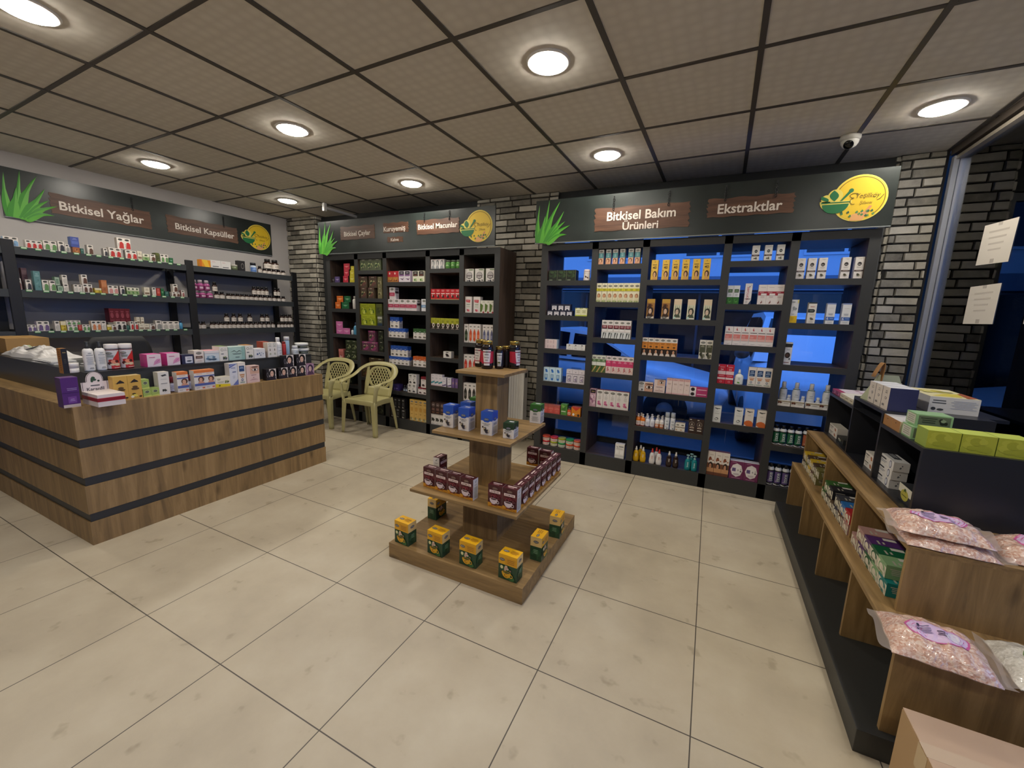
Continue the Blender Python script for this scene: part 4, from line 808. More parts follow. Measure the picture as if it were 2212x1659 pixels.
DATA=[
('R',1,1,0,'herb',[-0.163,-0.068,0.025],0.093,0.101,0.02,1.84),
('R',1,1,0,'whitejar',[0.173],0.065,0.104,0.02,1.84),
('R',1,2,0,'navcream',[-0.177,-0.108,-0.04,0.027],0.067,0.051,0.02,1.5),
('R',1,2,1,'navcream',[-0.133,-0.064,0.003],0.067,0.061,0.02,1.551),
('R',1,2,0,'yelcream',[0.116,0.176],0.059,0.079,0.02,1.5),
('R',1,3,0,'pinkset',[-0.1527],0.128,0.044,0.02,1.165),
('R',1,3,1,'pinkset',[-0.1527],0.128,0.049,0.02,1.209),
('R',1,3,0,'whiteset',[0.0466,0.1113,0.1761],0.063,0.055,0.02,1.165),
('R',1,4,0,'bluebox',[-0.1856,-0.1209,-0.0571],0.062,0.143,0.02,0.826),
('R',1,4,0,'lilacbox',[0.0626,0.1274,0.1921],0.063,0.141,0.02,0.826),
('R',1,5,0,'coral',[-0.182,-0.116,-0.051],0.064,0.091,0.02,0.488),
('R',1,5,0,'greensoap',[0.026],0.068,0.114,0.02,0.488),
('R',1,5,0,'blackor',[0.083],0.036,0.091,0.02,0.488),
('R',1,5,0,'orangebox',[0.153],0.095,0.097,0.02,0.488),
('R',1,6,0,'tub',[-0.1658,-0.0766,0.0107,0.097,0.1813],0.085,0.05,0.02,0.131),
('R',1,6,1,'tub',[-0.1658,-0.0766,0.0107,0.097,0.1813],0.085,0.05,0.02,0.181),
('R',2,1,0,'teal',[0.3085,0.3761,0.4397,0.5053,0.5807,0.6405],0.045,0.134,0.02,1.985),
('R',2,2,0,'yelcarton',[0.3104,0.3618,0.4133,0.4638,0.5134,0.5631,0.6118,0.6596],0.048,0.174,0.02,1.64),
('R',2,3,0,'legcream',[0.387,0.442,0.498,0.552,0.606],0.054,0.171,0.02,1.3),
('R',2,4,0,'greencream',[0.3084,0.3541,0.3989],0.044,0.165,0.02,0.965),
('R',2,4,0,'pinkcream',[0.4502,0.5034,0.5557,0.607,0.6583],0.051,0.165,0.02,0.965),
('R',2,5,0,'orchid',[0.3173],0.062,0.177,0.02,0.618),
('R',2,5,0,'rose',[0.3859,0.4496,0.5122,0.5749,0.6356],0.061,0.175,0.02,0.618),
('R',2,6,0,'whitekit',[0.618],0.089,0.144,0.02,0.131),
('R',3,1,0,'yel40',[0.797,0.89,0.971,1.053,1.138,1.218],0.057,0.173,0.02,1.84),
('R',3,2,0,'brownhair',[0.792,0.922],0.068,0.173,0.02,1.5),
('R',3,2,0,'palegreen',[1.02,1.131,1.26],0.063,0.174,0.02,1.5),
('R',3,3,0,'orangehair',[0.7708,0.8232,0.8738,0.9244,0.974,1.0236],0.049,0.16,0.02,1.165),
('R',3,3,0,'olivehair',[1.2558,1.3083],0.051,0.164,0.02,1.165),
('R',3,4,0,'eyebox',[0.81],0.128,0.085,0.02,0.826),
('R',3,4,0,'eyepink',[0.9313],0.097,0.12,0.02,0.826),
('R',3,4,0,'palepink',[1.0144,1.0651,1.1138,1.1635],0.048,0.141,0.02,0.826),
('R',3,4,0,'magenta',[1.2619],0.144,0.041,0.02,0.826),
('R',3,4,1,'magenta',[1.2619],0.144,0.043,0.02,0.867),
('R',3,5,0,'orangepump',[0.767,0.809],0.042,0.114,0.02,0.488),
('R',3,5,0,'whitepump',[0.8537,0.8966],0.042,0.106,0.02,0.488),
('R',3,5,0,'brownpump',[0.9404,0.9796],0.039,0.112,0.02,0.488),
('R',3,5,0,'tallfoam',[1.0253,1.0738],0.047,0.158,0.02,0.488),
('R',3,5,0,'smallcream',[1.1204,1.1615],0.041,0.075,0.02,0.488),
('R',3,5,0,'darkbrown',[1.2407,1.3032],0.061,0.134,0.02,0.488),
('R',3,6,0,'yellowspray',[0.774,0.839,0.8075],0.056,0.148,0.02,0.131),
('R',3,6,0,'redspray',[0.9226,0.9845,0.955],0.053,0.15,0.02,0.131),
('R',3,6,0,'darkspray',[1.0741,1.1331],0.053,0.149,0.02,0.131),
('R',3,6,0,'tealpump',[1.2364,1.2924,1.2649],0.052,0.147,0.02,0.131),
('R',4,1,0,'slimwhite',[1.568,1.655,1.738],0.052,0.12,0.02,1.985),
('R',4,2,0,'greenwhite',[1.4187,1.465],0.045,0.151,0.02,1.64),
('R',4,2,0,'softcare',[1.5509],0.049,0.167,0.02,1.64),
('R',4,2,0,'redwhite',[1.6513,1.7101,1.768],0.058,0.157,0.02,1.64),
('R',4,3,0,'salmon',[1.445,1.506,1.566,1.626,1.684,1.742],0.059,0.155,0.02,1.3),
('R',4,4,0,'redbox',[1.4264,1.4892],0.06,0.164,0.02,0.965),
('R',4,4,0,'aloebottle',[1.5615],0.067,0.131,0.02,0.965),
('R',4,4,0,'navywhite',[1.6548,1.7128,1.7689],0.056,0.158,0.02,0.965),
('R',4,5,0,'leafwhite',[1.4276,1.595],0.063,0.144,0.02,0.618),
('R',4,5,0,'orangearc',[1.6739,1.7644],0.065,0.146,0.02,0.618),
('R',4,6,0,'almond',[1.4246,1.4837,1.5418],0.057,0.219,0.02,0.131),
('R',4,6,0,'purplebig',[1.6319,1.7423],0.109,0.163,0.02,0.131),
('R',5,1,0,'bio',[1.8857,1.9557,2.0237,2.1666,2.2453],0.053,0.156,0.02,1.84),
('R',5,2,0,'yelwhite',[1.8834],0.048,0.181,0.02,1.5),
('R',5,2,0,'darkwhite',[2.0007],0.053,0.162,0.02,1.5),
('R',5,2,0,'blue6',[2.1199,2.2156],0.053,0.158,0.02,1.5),
('R',5,3,0,'blackhole',[1.884],0.05,0.18,0.02,1.165),
('R',5,4,0,'shampoo',[1.8995,1.9892,2.0896,2.1939],0.056,0.192,0.06,0.826),
('R',5,4,0,'smallshampoo',[1.9424,2.0389,2.1393],0.03,0.086,0.06,0.826),
('R',5,4,0,'traybox',[1.9034,1.9979,2.0964,2.1851],0.088,0.045,0.015,0.826),
('R',5,5,0,'greenherb',[1.8848,1.9337,1.9873,2.0399,2.1462],0.051,0.167,0.02,0.488),
('R',5,5,0,'copperherb',[2.0935],0.049,0.174,0.02,0.488),
('R',5,6,0,'purpleherb',[1.8848,1.939,1.9923,2.0447,2.0962],0.051,0.189,0.02,0.131),
('M',1,1,0,'purpletea',[-3.2151],0.091,0.076,0.02,1.84),
('M',1,1,0,'blacktea',[-3.2907],0.052,0.063,0.02,1.84),
('M',1,1,0,'redtea',[-3.0611],0.091,0.083,0.02,1.84),
('M',1,1,1,'redtea',[-3.0442],0.088,0.08,0.02,1.923),
('M',1,1,2,'redtea',[-3.0352],0.106,0.076,0.02,2.003),
('M',1,1,0,'yellowtea',[-2.9458],0.081,0.086,0.02,1.84),
('M',1,1,1,'yellowtea',[-2.9428],0.075,0.063,0.02,1.926),
('M',1,1,2,'yellowtea',[-2.9338],0.058,0.056,0.02,1.989),
('M',1,2,0,'orangetea',[-3.22],0.099,0.086,0.02,1.5),
('M',1,2,1,'orangetea',[-3.18],0.117,0.08,0.02,1.586),
('M',1,2,0,'greentea',[-3.084],0.133,0.086,0.02,1.5),
('M',1,2,1,'greentea',[-3.044],0.114,0.079,0.02,1.586),
('M',1,2,0,'whitebot',[-2.938],0.059,0.166,0.02,1.5),
('M',1,3,0,'pinktea',[-3.206,-3.078],0.126,0.08,0.02,1.165),
('M',1,3,1,'pinktea',[-3.208],0.124,0.085,0.02,1.245),
('M',1,3,0,'bluebot',[-2.935],0.06,0.161,0.02,1.165),
('M',1,3,0,'smallwhitebot',[-2.985],0.034,0.082,0.02,1.165),
('M',1,4,0,'rosebox',[-3.199],0.085,0.13,0.02,0.826),
('M',1,4,0,'leafpack',[-3.074,-2.963],0.11,0.119,0.02,0.826),
('M',1,4,1,'leafpack',[-3.053,-2.948],0.103,0.142,0.02,0.945),
('M',1,5,0,'darkpack',[-3.262,-3.159,-3.057],0.101,0.089,0.02,0.488),
('M',2,1,0,'limepack',[-2.744,-2.625,-2.508],0.116,0.141,0.02,1.985),
('M',2,2,0,'nutpack',[-2.7535,-2.6245],0.103,0.133,0.02,1.64),
('M',2,2,1,'nutpack',[-2.7545,-2.592],0.129,0.139,0.02,1.773),
('M',2,2,0,'creampack',[-2.4753],0.072,0.133,0.02,1.64),
('M',2,2,1,'creampack',[-2.4763],0.07,0.135,0.02,1.773),
('M',2,3,0,'lime',[-2.7452,-2.6231],0.12,0.132,0.02,1.3),
('M',2,3,1,'lime',[-2.7556,-2.6269],0.126,0.141,0.02,1.432),
('M',2,3,0,'greytea',[-2.4878],0.078,0.124,0.02,1.3),
('M',2,3,1,'oliv',[-2.4982],0.099,0.15,0.02,1.424),
('M',2,4,0,'pinkpack',[-2.738,-2.603],0.132,0.121,0.02,0.965),
('M',2,4,1,'pinkpack',[-2.631],0.117,0.145,0.02,1.086),
('M',2,4,0,'darkpack',[-2.473],0.08,0.137,0.02,0.965),
('M',2,4,1,'darkpack',[-2.48],0.085,0.136,0.02,1.102),
('M',2,5,0,'brownpack',[-2.7569,-2.6288,-2.5046],0.124,0.14,0.02,0.618),
('M',2,5,1,'brownpack',[-2.6268,-2.5026],0.123,0.122,0.02,0.758),
('M',2,6,0,'darkpack',[-2.7741,-2.6812,-2.5903,-2.5004],0.089,0.14,0.02,0.131),
('M',3,1,0,'redgold',[-2.3031,-2.2195],0.081,0.131,0.02,1.84),
('M',3,1,0,'violetwhite',[-2.1253,-2.0369],0.087,0.132,0.02,1.84),
('M',3,1,0,'greenblk',[-1.9148,-1.8273],0.085,0.128,0.02,1.84),
('M',3,2,0,'pinklabel',[-2.3014,-2.2096,-2.1197,-2.0298,-1.9427],0.085,0.135,0.02,1.5),
('M',3,2,1,'pinklabel',[-2.2787],0.085,0.142,0.02,1.635),
('M',3,2,0,'bluelabel',[-1.7903],0.078,0.142,0.02,1.5),
('M',3,3,0,'bluepaste',[-2.3124,-2.2464,-2.1822,-2.1181],0.063,0.115,0.02,1.165),
('M',3,3,1,'bluepaste',[-2.284,-2.2134],0.069,0.137,0.02,1.28),
('M',3,3,0,'greenpaste',[-1.9201,-1.8514,-1.7845],0.067,0.124,0.02,1.165),
('M',3,4,0,'bluepaste',[-2.3127,-2.2484,-2.1841,-2.1207,-2.0582],0.062,0.102,0.02,0.826),
('M',3,4,1,'bluepaste',[-2.2833,-2.2154,-2.1475,-2.0814],0.066,0.134,0.02,0.928),
('M',3,4,0,'orangepaste',[-1.926,-1.8555,-1.7858],0.069,0.125,0.02,0.826),
('M',3,5,0,'purplebox',[-2.2407],0.094,0.081,0.02,0.488),
('M',3,5,0,'darkbot',[-2.1139,-2.0798],0.033,0.081,0.02,0.488),
('M',3,5,0,'blackfig',[-2.0183,-1.9521],0.065,0.108,0.02,0.488),
('M',3,5,1,'blackfig',[-2.0051,-1.9426],0.061,0.127,0.02,0.596),
('M',3,5,0,'redfig',[-1.8527,-1.7846],0.067,0.084,0.02,0.488),
('M',3,5,1,'redfig',[-1.8045],0.076,0.135,0.02,0.572),
('M',3,6,0,'yellowtall',[-1.9876,-1.9189,-1.8512,-1.7844],0.066,0.273,0.02,0.131),
('M',3,6,0,'darkwater',[-2.3044,-2.2157,-2.1279],0.079,0.129,0.02,0.131),
('M',3,6,1,'darkwater',[-2.2538,-2.1918,-2.1298],0.055,0.133,0.02,0.26),
('M',4,1,0,'greyface',[-1.6584,-1.5954,-1.5343],0.061,0.107,0.02,1.985),
('M',4,1,0,'greenjar',[-1.4632,-1.3921,-1.3211],0.07,0.096,0.02,1.985),
('M',4,2,0,'redcoffee',[-1.6559,-1.5868,-1.5187,-1.4515,-1.3853,-1.3191],0.066,0.119,0.02,1.64),
('M',4,3,0,'limecoffee',[-1.6557,-1.5871,-1.5185,-1.4509,-1.3842,-1.3193],0.066,0.127,0.02,1.3),
('M',4,4,0,'blackjar',[-1.455],0.11,0.077,0.02,0.965),
('M',4,5,0,'tealwhite',[-1.6623,-1.608,-1.5537],0.053,0.136,0.02,0.618),
('M',4,5,0,'lilacwhite',[-1.4975,-1.4244],0.054,0.111,0.02,0.618),
('M',4,5,0,'violetslim',[-1.3691,-1.3218],0.038,0.108,0.02,0.618),
('M',4,6,0,'blackwhite',[-1.6577,-1.594,-1.5304,-1.4678],0.062,0.131,0.02,0.131),
('M',4,6,1,'coffeepack',[-1.6567,-1.5901,-1.5244,-1.4598],0.064,0.152,0.02,0.262),
('M',5,1,0,'facemask',[-1.1646,-1.036,-0.8989],0.111,0.138,0.02,1.84),
('M',5,2,0,'redtall',[-1.1719,-1.063],0.084,0.177,0.02,1.5),
('M',5,2,0,'greenleafbox',[-0.988,-0.9295,-0.8718],0.057,0.138,0.02,1.5),
('M',5,3,0,'greenbot',[-1.1956],0.056,0.207,0.02,1.165),
('M',5,3,0,'orangebot',[-1.1363,-1.0861,-1.036],0.049,0.21,0.02,1.165),
('M',5,3,0,'blueshape',[-0.9575,-0.9107,-0.8656],0.045,0.209,0.02,1.165),
('M',5,4,0,'redbot',[-1.1958,-1.1376,-1.0793,-1.022,-0.9657],0.056,0.202,0.02,0.826),
('M',5,5,0,'blackbot',[-1.195,-1.137,-1.08],0.057,0.207,0.02,0.488),
('M',5,6,0,'blackwhite',[-1.187,-1.122,-1.057],0.064,0.209,0.02,0.131),
('L',1,1,0,'oilblue',[0.163,0.206],0.042,0.078,0.02,1.94),
('L',1,1,0,'oilred',[0.284,0.318,0.352],0.034,0.068,0.02,1.94),
('L',1,1,0,'oilgreen',[0.397,0.441],0.043,0.082,0.02,1.94),
('L',1,1,0,'oildark',[0.491],0.043,0.09,0.02,1.94),
('L',1,1,0,'oilgrey',[0.53],0.028,0.07,0.02,1.94),
('L',1,1,0,'cubeorange',[0.591],0.048,0.053,0.02,1.94),
('L',1,1,1,'boxblue',[0.588],0.057,0.094,0.02,1.993),
('L',1,1,0,'tealsmall',[0.631],0.023,0.049,0.02,1.94),
('L',1,1,0,'oilbrown',[0.691],0.042,0.091,0.02,1.94),
('L',1,1,0,'oildark',[0.803],0.031,0.075,0.021,1.94),
('L',1,1,0,'oilred',[0.851,0.899],0.047,0.09,0.02,1.94),
('L',1,1,1,'oilred',[0.928,0.982],0.054,0.109,0.02,2.03),
('L',1,1,0,'oilred',[0.982,1.029],0.046,0.084,0.022,1.94),
('L',1,1,0,'cream',[1.076],0.038,0.089,0.02,1.94),
('L',1,1,0,'greenolive',[1.129],0.06,0.068,0.02,1.94),
('L',1,1,0,'oilbrown',[1.188],0.049,0.072,0.021,1.94),
('L',1,1,0,'oliv',[1.233],0.032,0.094,0.02,1.94),
('L',1,1,0,'oilgreen',[1.276,1.313],0.037,0.086,0.021,1.94),
('L',1,1,0,'greentea',[1.356],0.039,0.058,0.02,1.94),
('L',1,2,0,'oilpink',[0.188],0.034,0.096,0.02,1.573),
('L',1,2,0,'oildark',[0.247],0.033,0.09,0.02,1.573),
('L',1,2,0,'pinktall',[0.257],0.034,0.194,0.12,1.573),
('L',1,2,0,'tealtall',[0.305],0.041,0.17,0.02,1.573),
('L',1,2,0,'oilgreen',[0.351,0.397],0.041,0.095,0.02,1.573),
('L',1,2,0,'greenframe',[0.444],0.039,0.05,0.02,1.573),
('L',1,2,1,'greenframe',[0.43],0.033,0.081,0.02,1.623),
('L',1,2,0,'oilwhite',[0.483],0.034,0.069,0.02,1.573),
('L',1,2,1,'oilwhite',[0.481],0.034,0.084,0.02,1.642),
('L',1,2,0,'oilwhite',[0.551,0.58],0.029,0.071,0.021,1.573),
('L',1,2,0,'oilbrown',[0.616,0.65],0.034,0.08,0.02,1.573),
('L',1,2,1,'oilbrown',[0.617],0.041,0.09,0.02,1.653),
('L',1,2,0,'yellowsm',[0.708],0.049,0.048,0.02,1.573),
('L',1,2,0,'orangetall',[0.758],0.043,0.13,0.02,1.573),
('L',1,2,0,'pinkoil',[0.803,0.843],0.04,0.081,0.02,1.573),
('L',1,2,0,'oildark',[0.897],0.037,0.084,0.021,1.573),
('L',1,2,0,'greenolive',[0.949,0.983,1.017],0.034,0.073,0.02,1.573),
('L',1,2,0,'cream',[1.103],0.048,0.085,0.02,1.573),
('L',1,2,0,'oilwhite',[1.167],0.033,0.087,0.022,1.573),
('L',1,2,0,'redsmall',[1.205],0.035,0.083,0.02,1.573),
('L',1,2,0,'greentea',[1.242],0.029,0.083,0.02,1.573),
('L',1,2,0,'tealsmall',[1.282],0.035,0.055,0.02,1.573),
('L',1,2,0,'oilbrown',[1.349,1.387],0.037,0.051,0.021,1.573),
('L',1,2,1,'oilbrown',[1.368],0.045,0.088,0.021,1.624),
('L',1,2,0,'oilpink',[1.439],0.031,0.075,0.021,1.573),
('L',1,3,0,'oilviolet',[0.209,0.237],0.028,0.056,0.02,1.206),
('L',1,3,0,'oilviolet',[0.276,0.315],0.039,0.088,0.021,1.206),
('L',1,3,0,'oilwhite',[0.387],0.033,0.09,0.02,1.206),
('L',1,3,0,'yellowsm',[0.427],0.036,0.088,0.02,1.206),
('L',1,3,0,'oilgreen',[0.469,0.504],0.035,0.055,0.02,1.206),
('L',1,3,1,'oilgreen',[0.464,0.497,0.53],0.032,0.041,0.02,1.261),
('L',1,3,0,'redsmall',[0.539],0.027,0.056,0.02,1.206),
('L',1,3,0,'oilgreen',[0.569,0.597],0.028,0.055,0.021,1.206),
('L',1,3,0,'oilorange',[0.64,0.676],0.036,0.092,0.02,1.206),
('L',1,3,0,'oilwhite',[0.716],0.035,0.092,0.022,1.206),
('L',1,3,0,'yellowsm',[0.755],0.032,0.054,0.021,1.206),
('L',1,3,0,'oilbrown',[0.792],0.035,0.054,0.02,1.206),
('L',1,3,0,'oilblack',[0.831,0.872],0.04,0.086,0.02,1.206),
('L',1,3,0,'tealsmall',[0.905],0.022,0.048,0.02,1.206),
('L',1,3,0,'creamtray',[0.891],0.204,0.074,0.13,1.206),
('L',1,3,0,'redback',[0.839,0.881,0.924,0.967],0.042,0.143,0.16,1.28),
('L',1,3,0,'oilred',[0.939,0.976],0.029,0.087,0.02,1.206),
('L',1,3,0,'cream',[1.02,1.065],0.044,0.061,0.02,1.206),
('L',1,3,1,'cream',[0.997,1.033],0.027,0.071,0.02,1.267),
('L',1,3,0,'oilbrown',[1.115],0.047,0.06,0.021,1.206),
('L',1,3,0,'oilgrey',[1.178],0.056,0.096,0.03,1.206),
('L',1,3,0,'oilplain',[1.233,1.287,1.341],0.053,0.087,0.02,1.206),
('L',1,3,0,'bluebot',[1.391],0.037,0.097,0.02,1.206),
('L',2,1,0,'orangeflat',[1.701],0.119,0.082,0.02,1.94),
('L',2,1,0,'whiteflat',[1.819,1.935],0.114,0.091,0.02,1.94),
('L',2,1,0,'creamjar',[2.049],0.087,0.066,0.02,1.94),
('L',2,1,0,'blackbox',[2.176],0.088,0.133,0.1,1.94),
('L',2,1,0,'bluejar',[2.298],0.078,0.121,0.02,1.94),
('L',2,1,0,'pilljar',[2.378],0.056,0.089,0.02,1.94),
('L',2,1,0,'pilljar',[2.449,2.515,2.582,2.65,2.72],0.067,0.066,0.022,1.94),
('L',2,1,1,'pilljar',[2.508,2.613],0.104,0.13,0.022,2.006),
('L',2,2,0,'pinkpill',[1.582,1.657,1.734],0.075,0.086,0.02,1.573),
('L',2,2,1,'pinkpill',[1.574,1.641,1.71],0.067,0.123,0.02,1.659),
('L',2,2,0,'pilljar',[1.814,1.874],0.059,0.085,0.02,1.573),
('L',2,2,1,'pilljar',[1.797],0.056,0.115,0.02,1.658),
('L',2,2,0,'pilljar',[1.952,2.007,2.064,2.122,2.18,2.24,2.301,2.364,2.428,2.493,2.559,2.627,2.696],0.061,0.074,0.021,1.573),
('L',2,2,1,'pilljar',[2.28,2.336,2.392,2.45],0.056,0.109,0.02,1.647),
('L',2,2,1,'pilljar',[2.575,2.622],0.047,0.109,0.02,1.647),
('L',2,3,0,'pilljar',[1.577,1.632],0.054,0.088,0.02,1.206),
('L',2,3,0,'pilljar',[1.731,1.78,1.831,1.882,1.934,1.987,2.041,2.096,2.153,2.21,2.268,2.327,2.388,2.45,2.513],0.055,0.084,0.021,1.206),
('L',2,3,0,'pilljar',[2.599,2.649,2.699,2.75,2.801],0.05,0.078,0.022,1.206),
('L',2,3,1,'pilljar',[1.907,1.994,2.074,2.197,2.367,2.435],0.059,0.104,0.02,1.29),
('L',2,3,1,'pilljar',[2.657,2.716,2.777],0.059,0.104,0.02,1.29),
('U',1,1,0,'goldblack',[-0.2],0.026,0.151,0.02,1.056),
('U',1,1,0,'whitetub',[-0.166],0.06,0.059,0.02,1.056),
('U',1,1,0,'whitebottle',[-0.085,-0.029],0.051,0.185,0.03,1.056),
('U',1,1,0,'redjar',[0.034,0.106],0.067,0.163,0.04,1.056),
('U',1,1,0,'pinkpack2',[0.235,0.35],0.079,0.085,0.02,1.056),
('U',1,1,0,'navylabel',[0.439],0.076,0.068,0.02,1.056),
('U',1,1,0,'brownwhite',[0.514],0.064,0.094,0.02,1.056),
('U',1,1,0,'skybox',[0.609],0.104,0.086,0.03,1.056),
('U',1,1,0,'qgreen',[0.691],0.06,0.115,0.02,1.056),
('U',1,1,0,'mint',[0.79],0.127,0.107,0.02,1.056),
('U',1,1,0,'qorange',[0.893],0.066,0.114,0.02,1.056),
('U',1,1,0,'dotbox',[0.978],0.096,0.081,0.02,1.056),
('U',1,1,0,'redback2',[1.099],0.058,0.129,0.12,1.056),
('U',1,1,0,'dropbox',[1.072,1.114],0.042,0.127,0.02,1.056),
('U',1,1,0,'lotion',[1.166],0.059,0.168,0.02,1.056),
('U',1,1,0,'redlotion',[1.215],0.033,0.129,0.02,1.056),
('U',1,1,0,'bluepill',[1.289],0.045,0.168,0.08,1.056),
('U',1,1,0,'whitepill',[1.34],0.061,0.084,0.03,1.056),
('U',1,1,0,'balmtub',[1.438],0.115,0.052,0.03,1.056),
('U',1,1,1,'balmtub',[1.431],0.115,0.052,0.03,1.109),
('G',1,1,0,'purplepack',[-0.241],0.072,0.176,0.0,0.875),
('G',1,1,0,'goldsoap',[-0.008,0.063],0.07,0.152,0.02,0.875),
('G',1,1,0,'limesoap',[0.123,0.168],0.044,0.053,0.02,0.875),
('G',1,1,1,'limesoap',[0.118],0.041,0.064,0.02,0.928),
('G',1,1,0,'leafserum',[0.221],0.062,0.155,0.02,0.875),
('G',1,1,0,'redcapbottle',[0.294,0.408],0.034,0.107,0.07,0.875),
('G',1,1,0,'orangeface',[0.332,0.438,0.505],0.068,0.143,0.02,0.875),
('G',1,1,0,'soapyellow',[0.595],0.106,0.076,0.02,0.875),
('G',1,1,0,'bluetall',[0.678],0.06,0.173,0.02,0.875),
('G',1,1,0,'navytall',[0.741],0.06,0.175,0.02,0.875),
('G',1,1,0,'eyerose',[0.829],0.104,0.139,0.02,0.875),
('G',1,1,0,'hairblack',[0.982,1.091,1.178,1.27],0.086,0.096,0.02,0.875),
('G',1,1,0,'hairviolet',[1.36],0.083,0.105,0.02,0.875),
('G',1,1,1,'hairblack',[1.149,1.271],0.096,0.105,0.02,0.971),
]

# ------------------------------------------------------------------ room shell
XL, XR, YB, YF, H = -4.69, 2.83, 3.25, -4.6, 2.826

mb = MB(); mb.box(XL - .1, XR + .06, YF - .1, YB + .1, -.08, 0, floor_mat())
struct(mb.build('floor'))

CA = -0.02267
cl = MB(); cl.box(-5.0, 2.86, -4.9, 3.36, H, H + .05, ceiling_mat())
ce = struct(cl.build('ceiling', rz=CA))
tee = pm('#4b4641', 0.5, name='ceiling_tee_grey')
PX, PY = 0.67863, 0.67618
gb = MB()
for n in range(-7, 5):
    gb.box(n * PX - .014, n * PX + .014, -4.8, 3.34, H - .006, H + .002, tee)
for k in range(-7, 6):
    gb.box(-4.9, 2.85, k * PY - .012, k * PY + .012, H - .005, H + .002, tee)
gb.build('grid_bar', ce)

wall_paint = pm('#b5b0ac', 0.8, name='wall_paint_grey')
dark_paint = pm('#232526', 0.7, name='dark_wall_paint')
mb = MB(); mb.box(XL - .1, XL, YF, YB + .1, 0, H, wall_paint); struct(mb.build('wall_left'))
mb = MB(); mb.box(XL, -.33, YB, YB + .1, 0, H, dark_paint); mb.box(-.33, 2.60, YB + .0, YB + .1, 2.5, H, dark_paint); mb.box(-.33, 2.60, YB, YB + .1, 0, .1, dark_paint)
struct(mb.build('wall_back', weld=False))
mb = MB(); mb.box(XL - .1, XR + .1, YF - .1, YF, 0, H, wall_paint); struct(mb.build('wall_front'))
mb = MB(); mb.box(XR, XR + .1, YF, 3.2, 0, .32, dark_paint); mb.box(XR, XR + .1, YF, 3.2, 2.76, H, pm('#3d3630', .4, name='bronze_header'))
struct(mb.build('wall_right', weld=False))
mb = MB(); mb.box(XR - .035, XR + .0, YF, 3.19, 2.775, H - .004, pm('#4a423b', .35, name='bronze_trim')); struct(mb.build('trim_1'))

# brick piers: every brick its own solid, in one mesh per pier
def bricks(mb, fn, width, height, m, mortar, seed, course=.0695, L=.215, off=0.0, gap=.009):
    """fn(u,v,h): u along the face, v up, h outwards"""
    R = random.Random(seed)
    mb.prism([(0, 0), (width, 0), (width, height), (0, height)], fn, .004, mortar)
    k = 0; v = 0.0
    while v < height - .02:
        v2 = min(v + course, height)
        u = -L * (R.uniform(.1, .9) if k else .3)
        while u < width - .004:
            l = L * R.uniform(.86, 1.14)
            a, b = max(u + gap / 2, 0), min(u + l - gap / 2, width)
            if b - a > .015:
                t = R.uniform(.016, .026)
                j = lambda: R.uniform(-.0025, .0025)
                q = [(a + j(), v + gap / 2 + j()), (b + j(), v + gap / 2 + j()), (b + j(), v2 - gap / 2 + j()), (a + j(), v2 - gap / 2 + j())]
                base = len(mb.v)
                mb.v += [tuple(fn(x, y, .0)) for x, y in q] + [tuple(fn(x + (.004 if x < (a + b) / 2 else -.004), y + (.004 if y < (v + v2) / 2 else -.004), t + R.uniform(-.003, .003))) for x, y in q]
                for f in ((4, 5, 6, 7), (0, 1, 5, 4), (1, 2, 6, 5), (2, 3, 7, 6), (3, 0, 4, 7)):
                    mb.f.append(tuple(base + i for i in f)); mb.m.append(mb.mi(m)); mb.sm.append(False)
            u += l
        v = v2; k += 1

brick_grey = brick_mat('grey_stone_brick', '#55524b', '#8f8a7e', '#c2bcae')
brick_green = brick_mat('green_painted_brick', '#2c4a40', '#4f7a66', '#7a9a88')  # grey-green tones for the bricks of the outside pier
mortar = pm('#1d1b19', 0.9, name='dark_mortar')
def face_y(x0, y):   # face looking towards -Y
    return lambda u, v, h: (x0 + u, y - h, v)
def face_x(x, y0):   # face looking towards +X
    return lambda u, v, h: (x + h, y0 + u, v)
def face_nx(x, y0):  # face looking towards -X
    return lambda u, v, h: (x - h, y0 - u, v)
mb = MB(); mb.box(XL, -4.085, 3.15, YB, 0, H, mortar)
bricks(mb, face_y(XL, 3.15), 0.605, H, brick_grey, mortar, 3); bricks(mb, face_x(-4.085, 3.15), .1, H, brick_grey, mortar, 4)
struct(mb.build('wall_pier_left', weld=False))
mb = MB(); mb.box(-1.35, -.33, 3.22, YB, 0, H, mortar); bricks(mb, face_y(-1.35, 3.22), 1.02, H, brick_grey, mortar, 8, L=.235)
struct(mb.build('wall_pier_middle', weld=False))
mb = MB(); mb.box(2.52, 2.80, 3.22, 3.5, 0, H, mortar)
bricks(mb, face_y(2.52, 3.22), .26, H, brick_grey, mortar, 15, L=.23); bricks(mb, face_nx(2.52, 3.5), .28, H, brick_grey, mortar, 16)
struct(mb.build('wall_pier_right', weld=False))
mb = MB(); mb.box(2.90, 3.11, 3.24, 3.6, -.15, 2.95, mortar)
bricks(mb, face_y(2.90, 3.24), .2, 2.95, brick_green, mortar, 23, L=.2); bricks(mb, face_x(3.11, 3.24), .36, 2.95, brick_green, mortar, 24)
for z in (1.24, 1.43):
    mb.box(2.90, 3.115, 3.205, 3.24, z, z + .014, pm('#3d5a50', .35))
struct(mb.build('wall_pier_outside', weld=False))

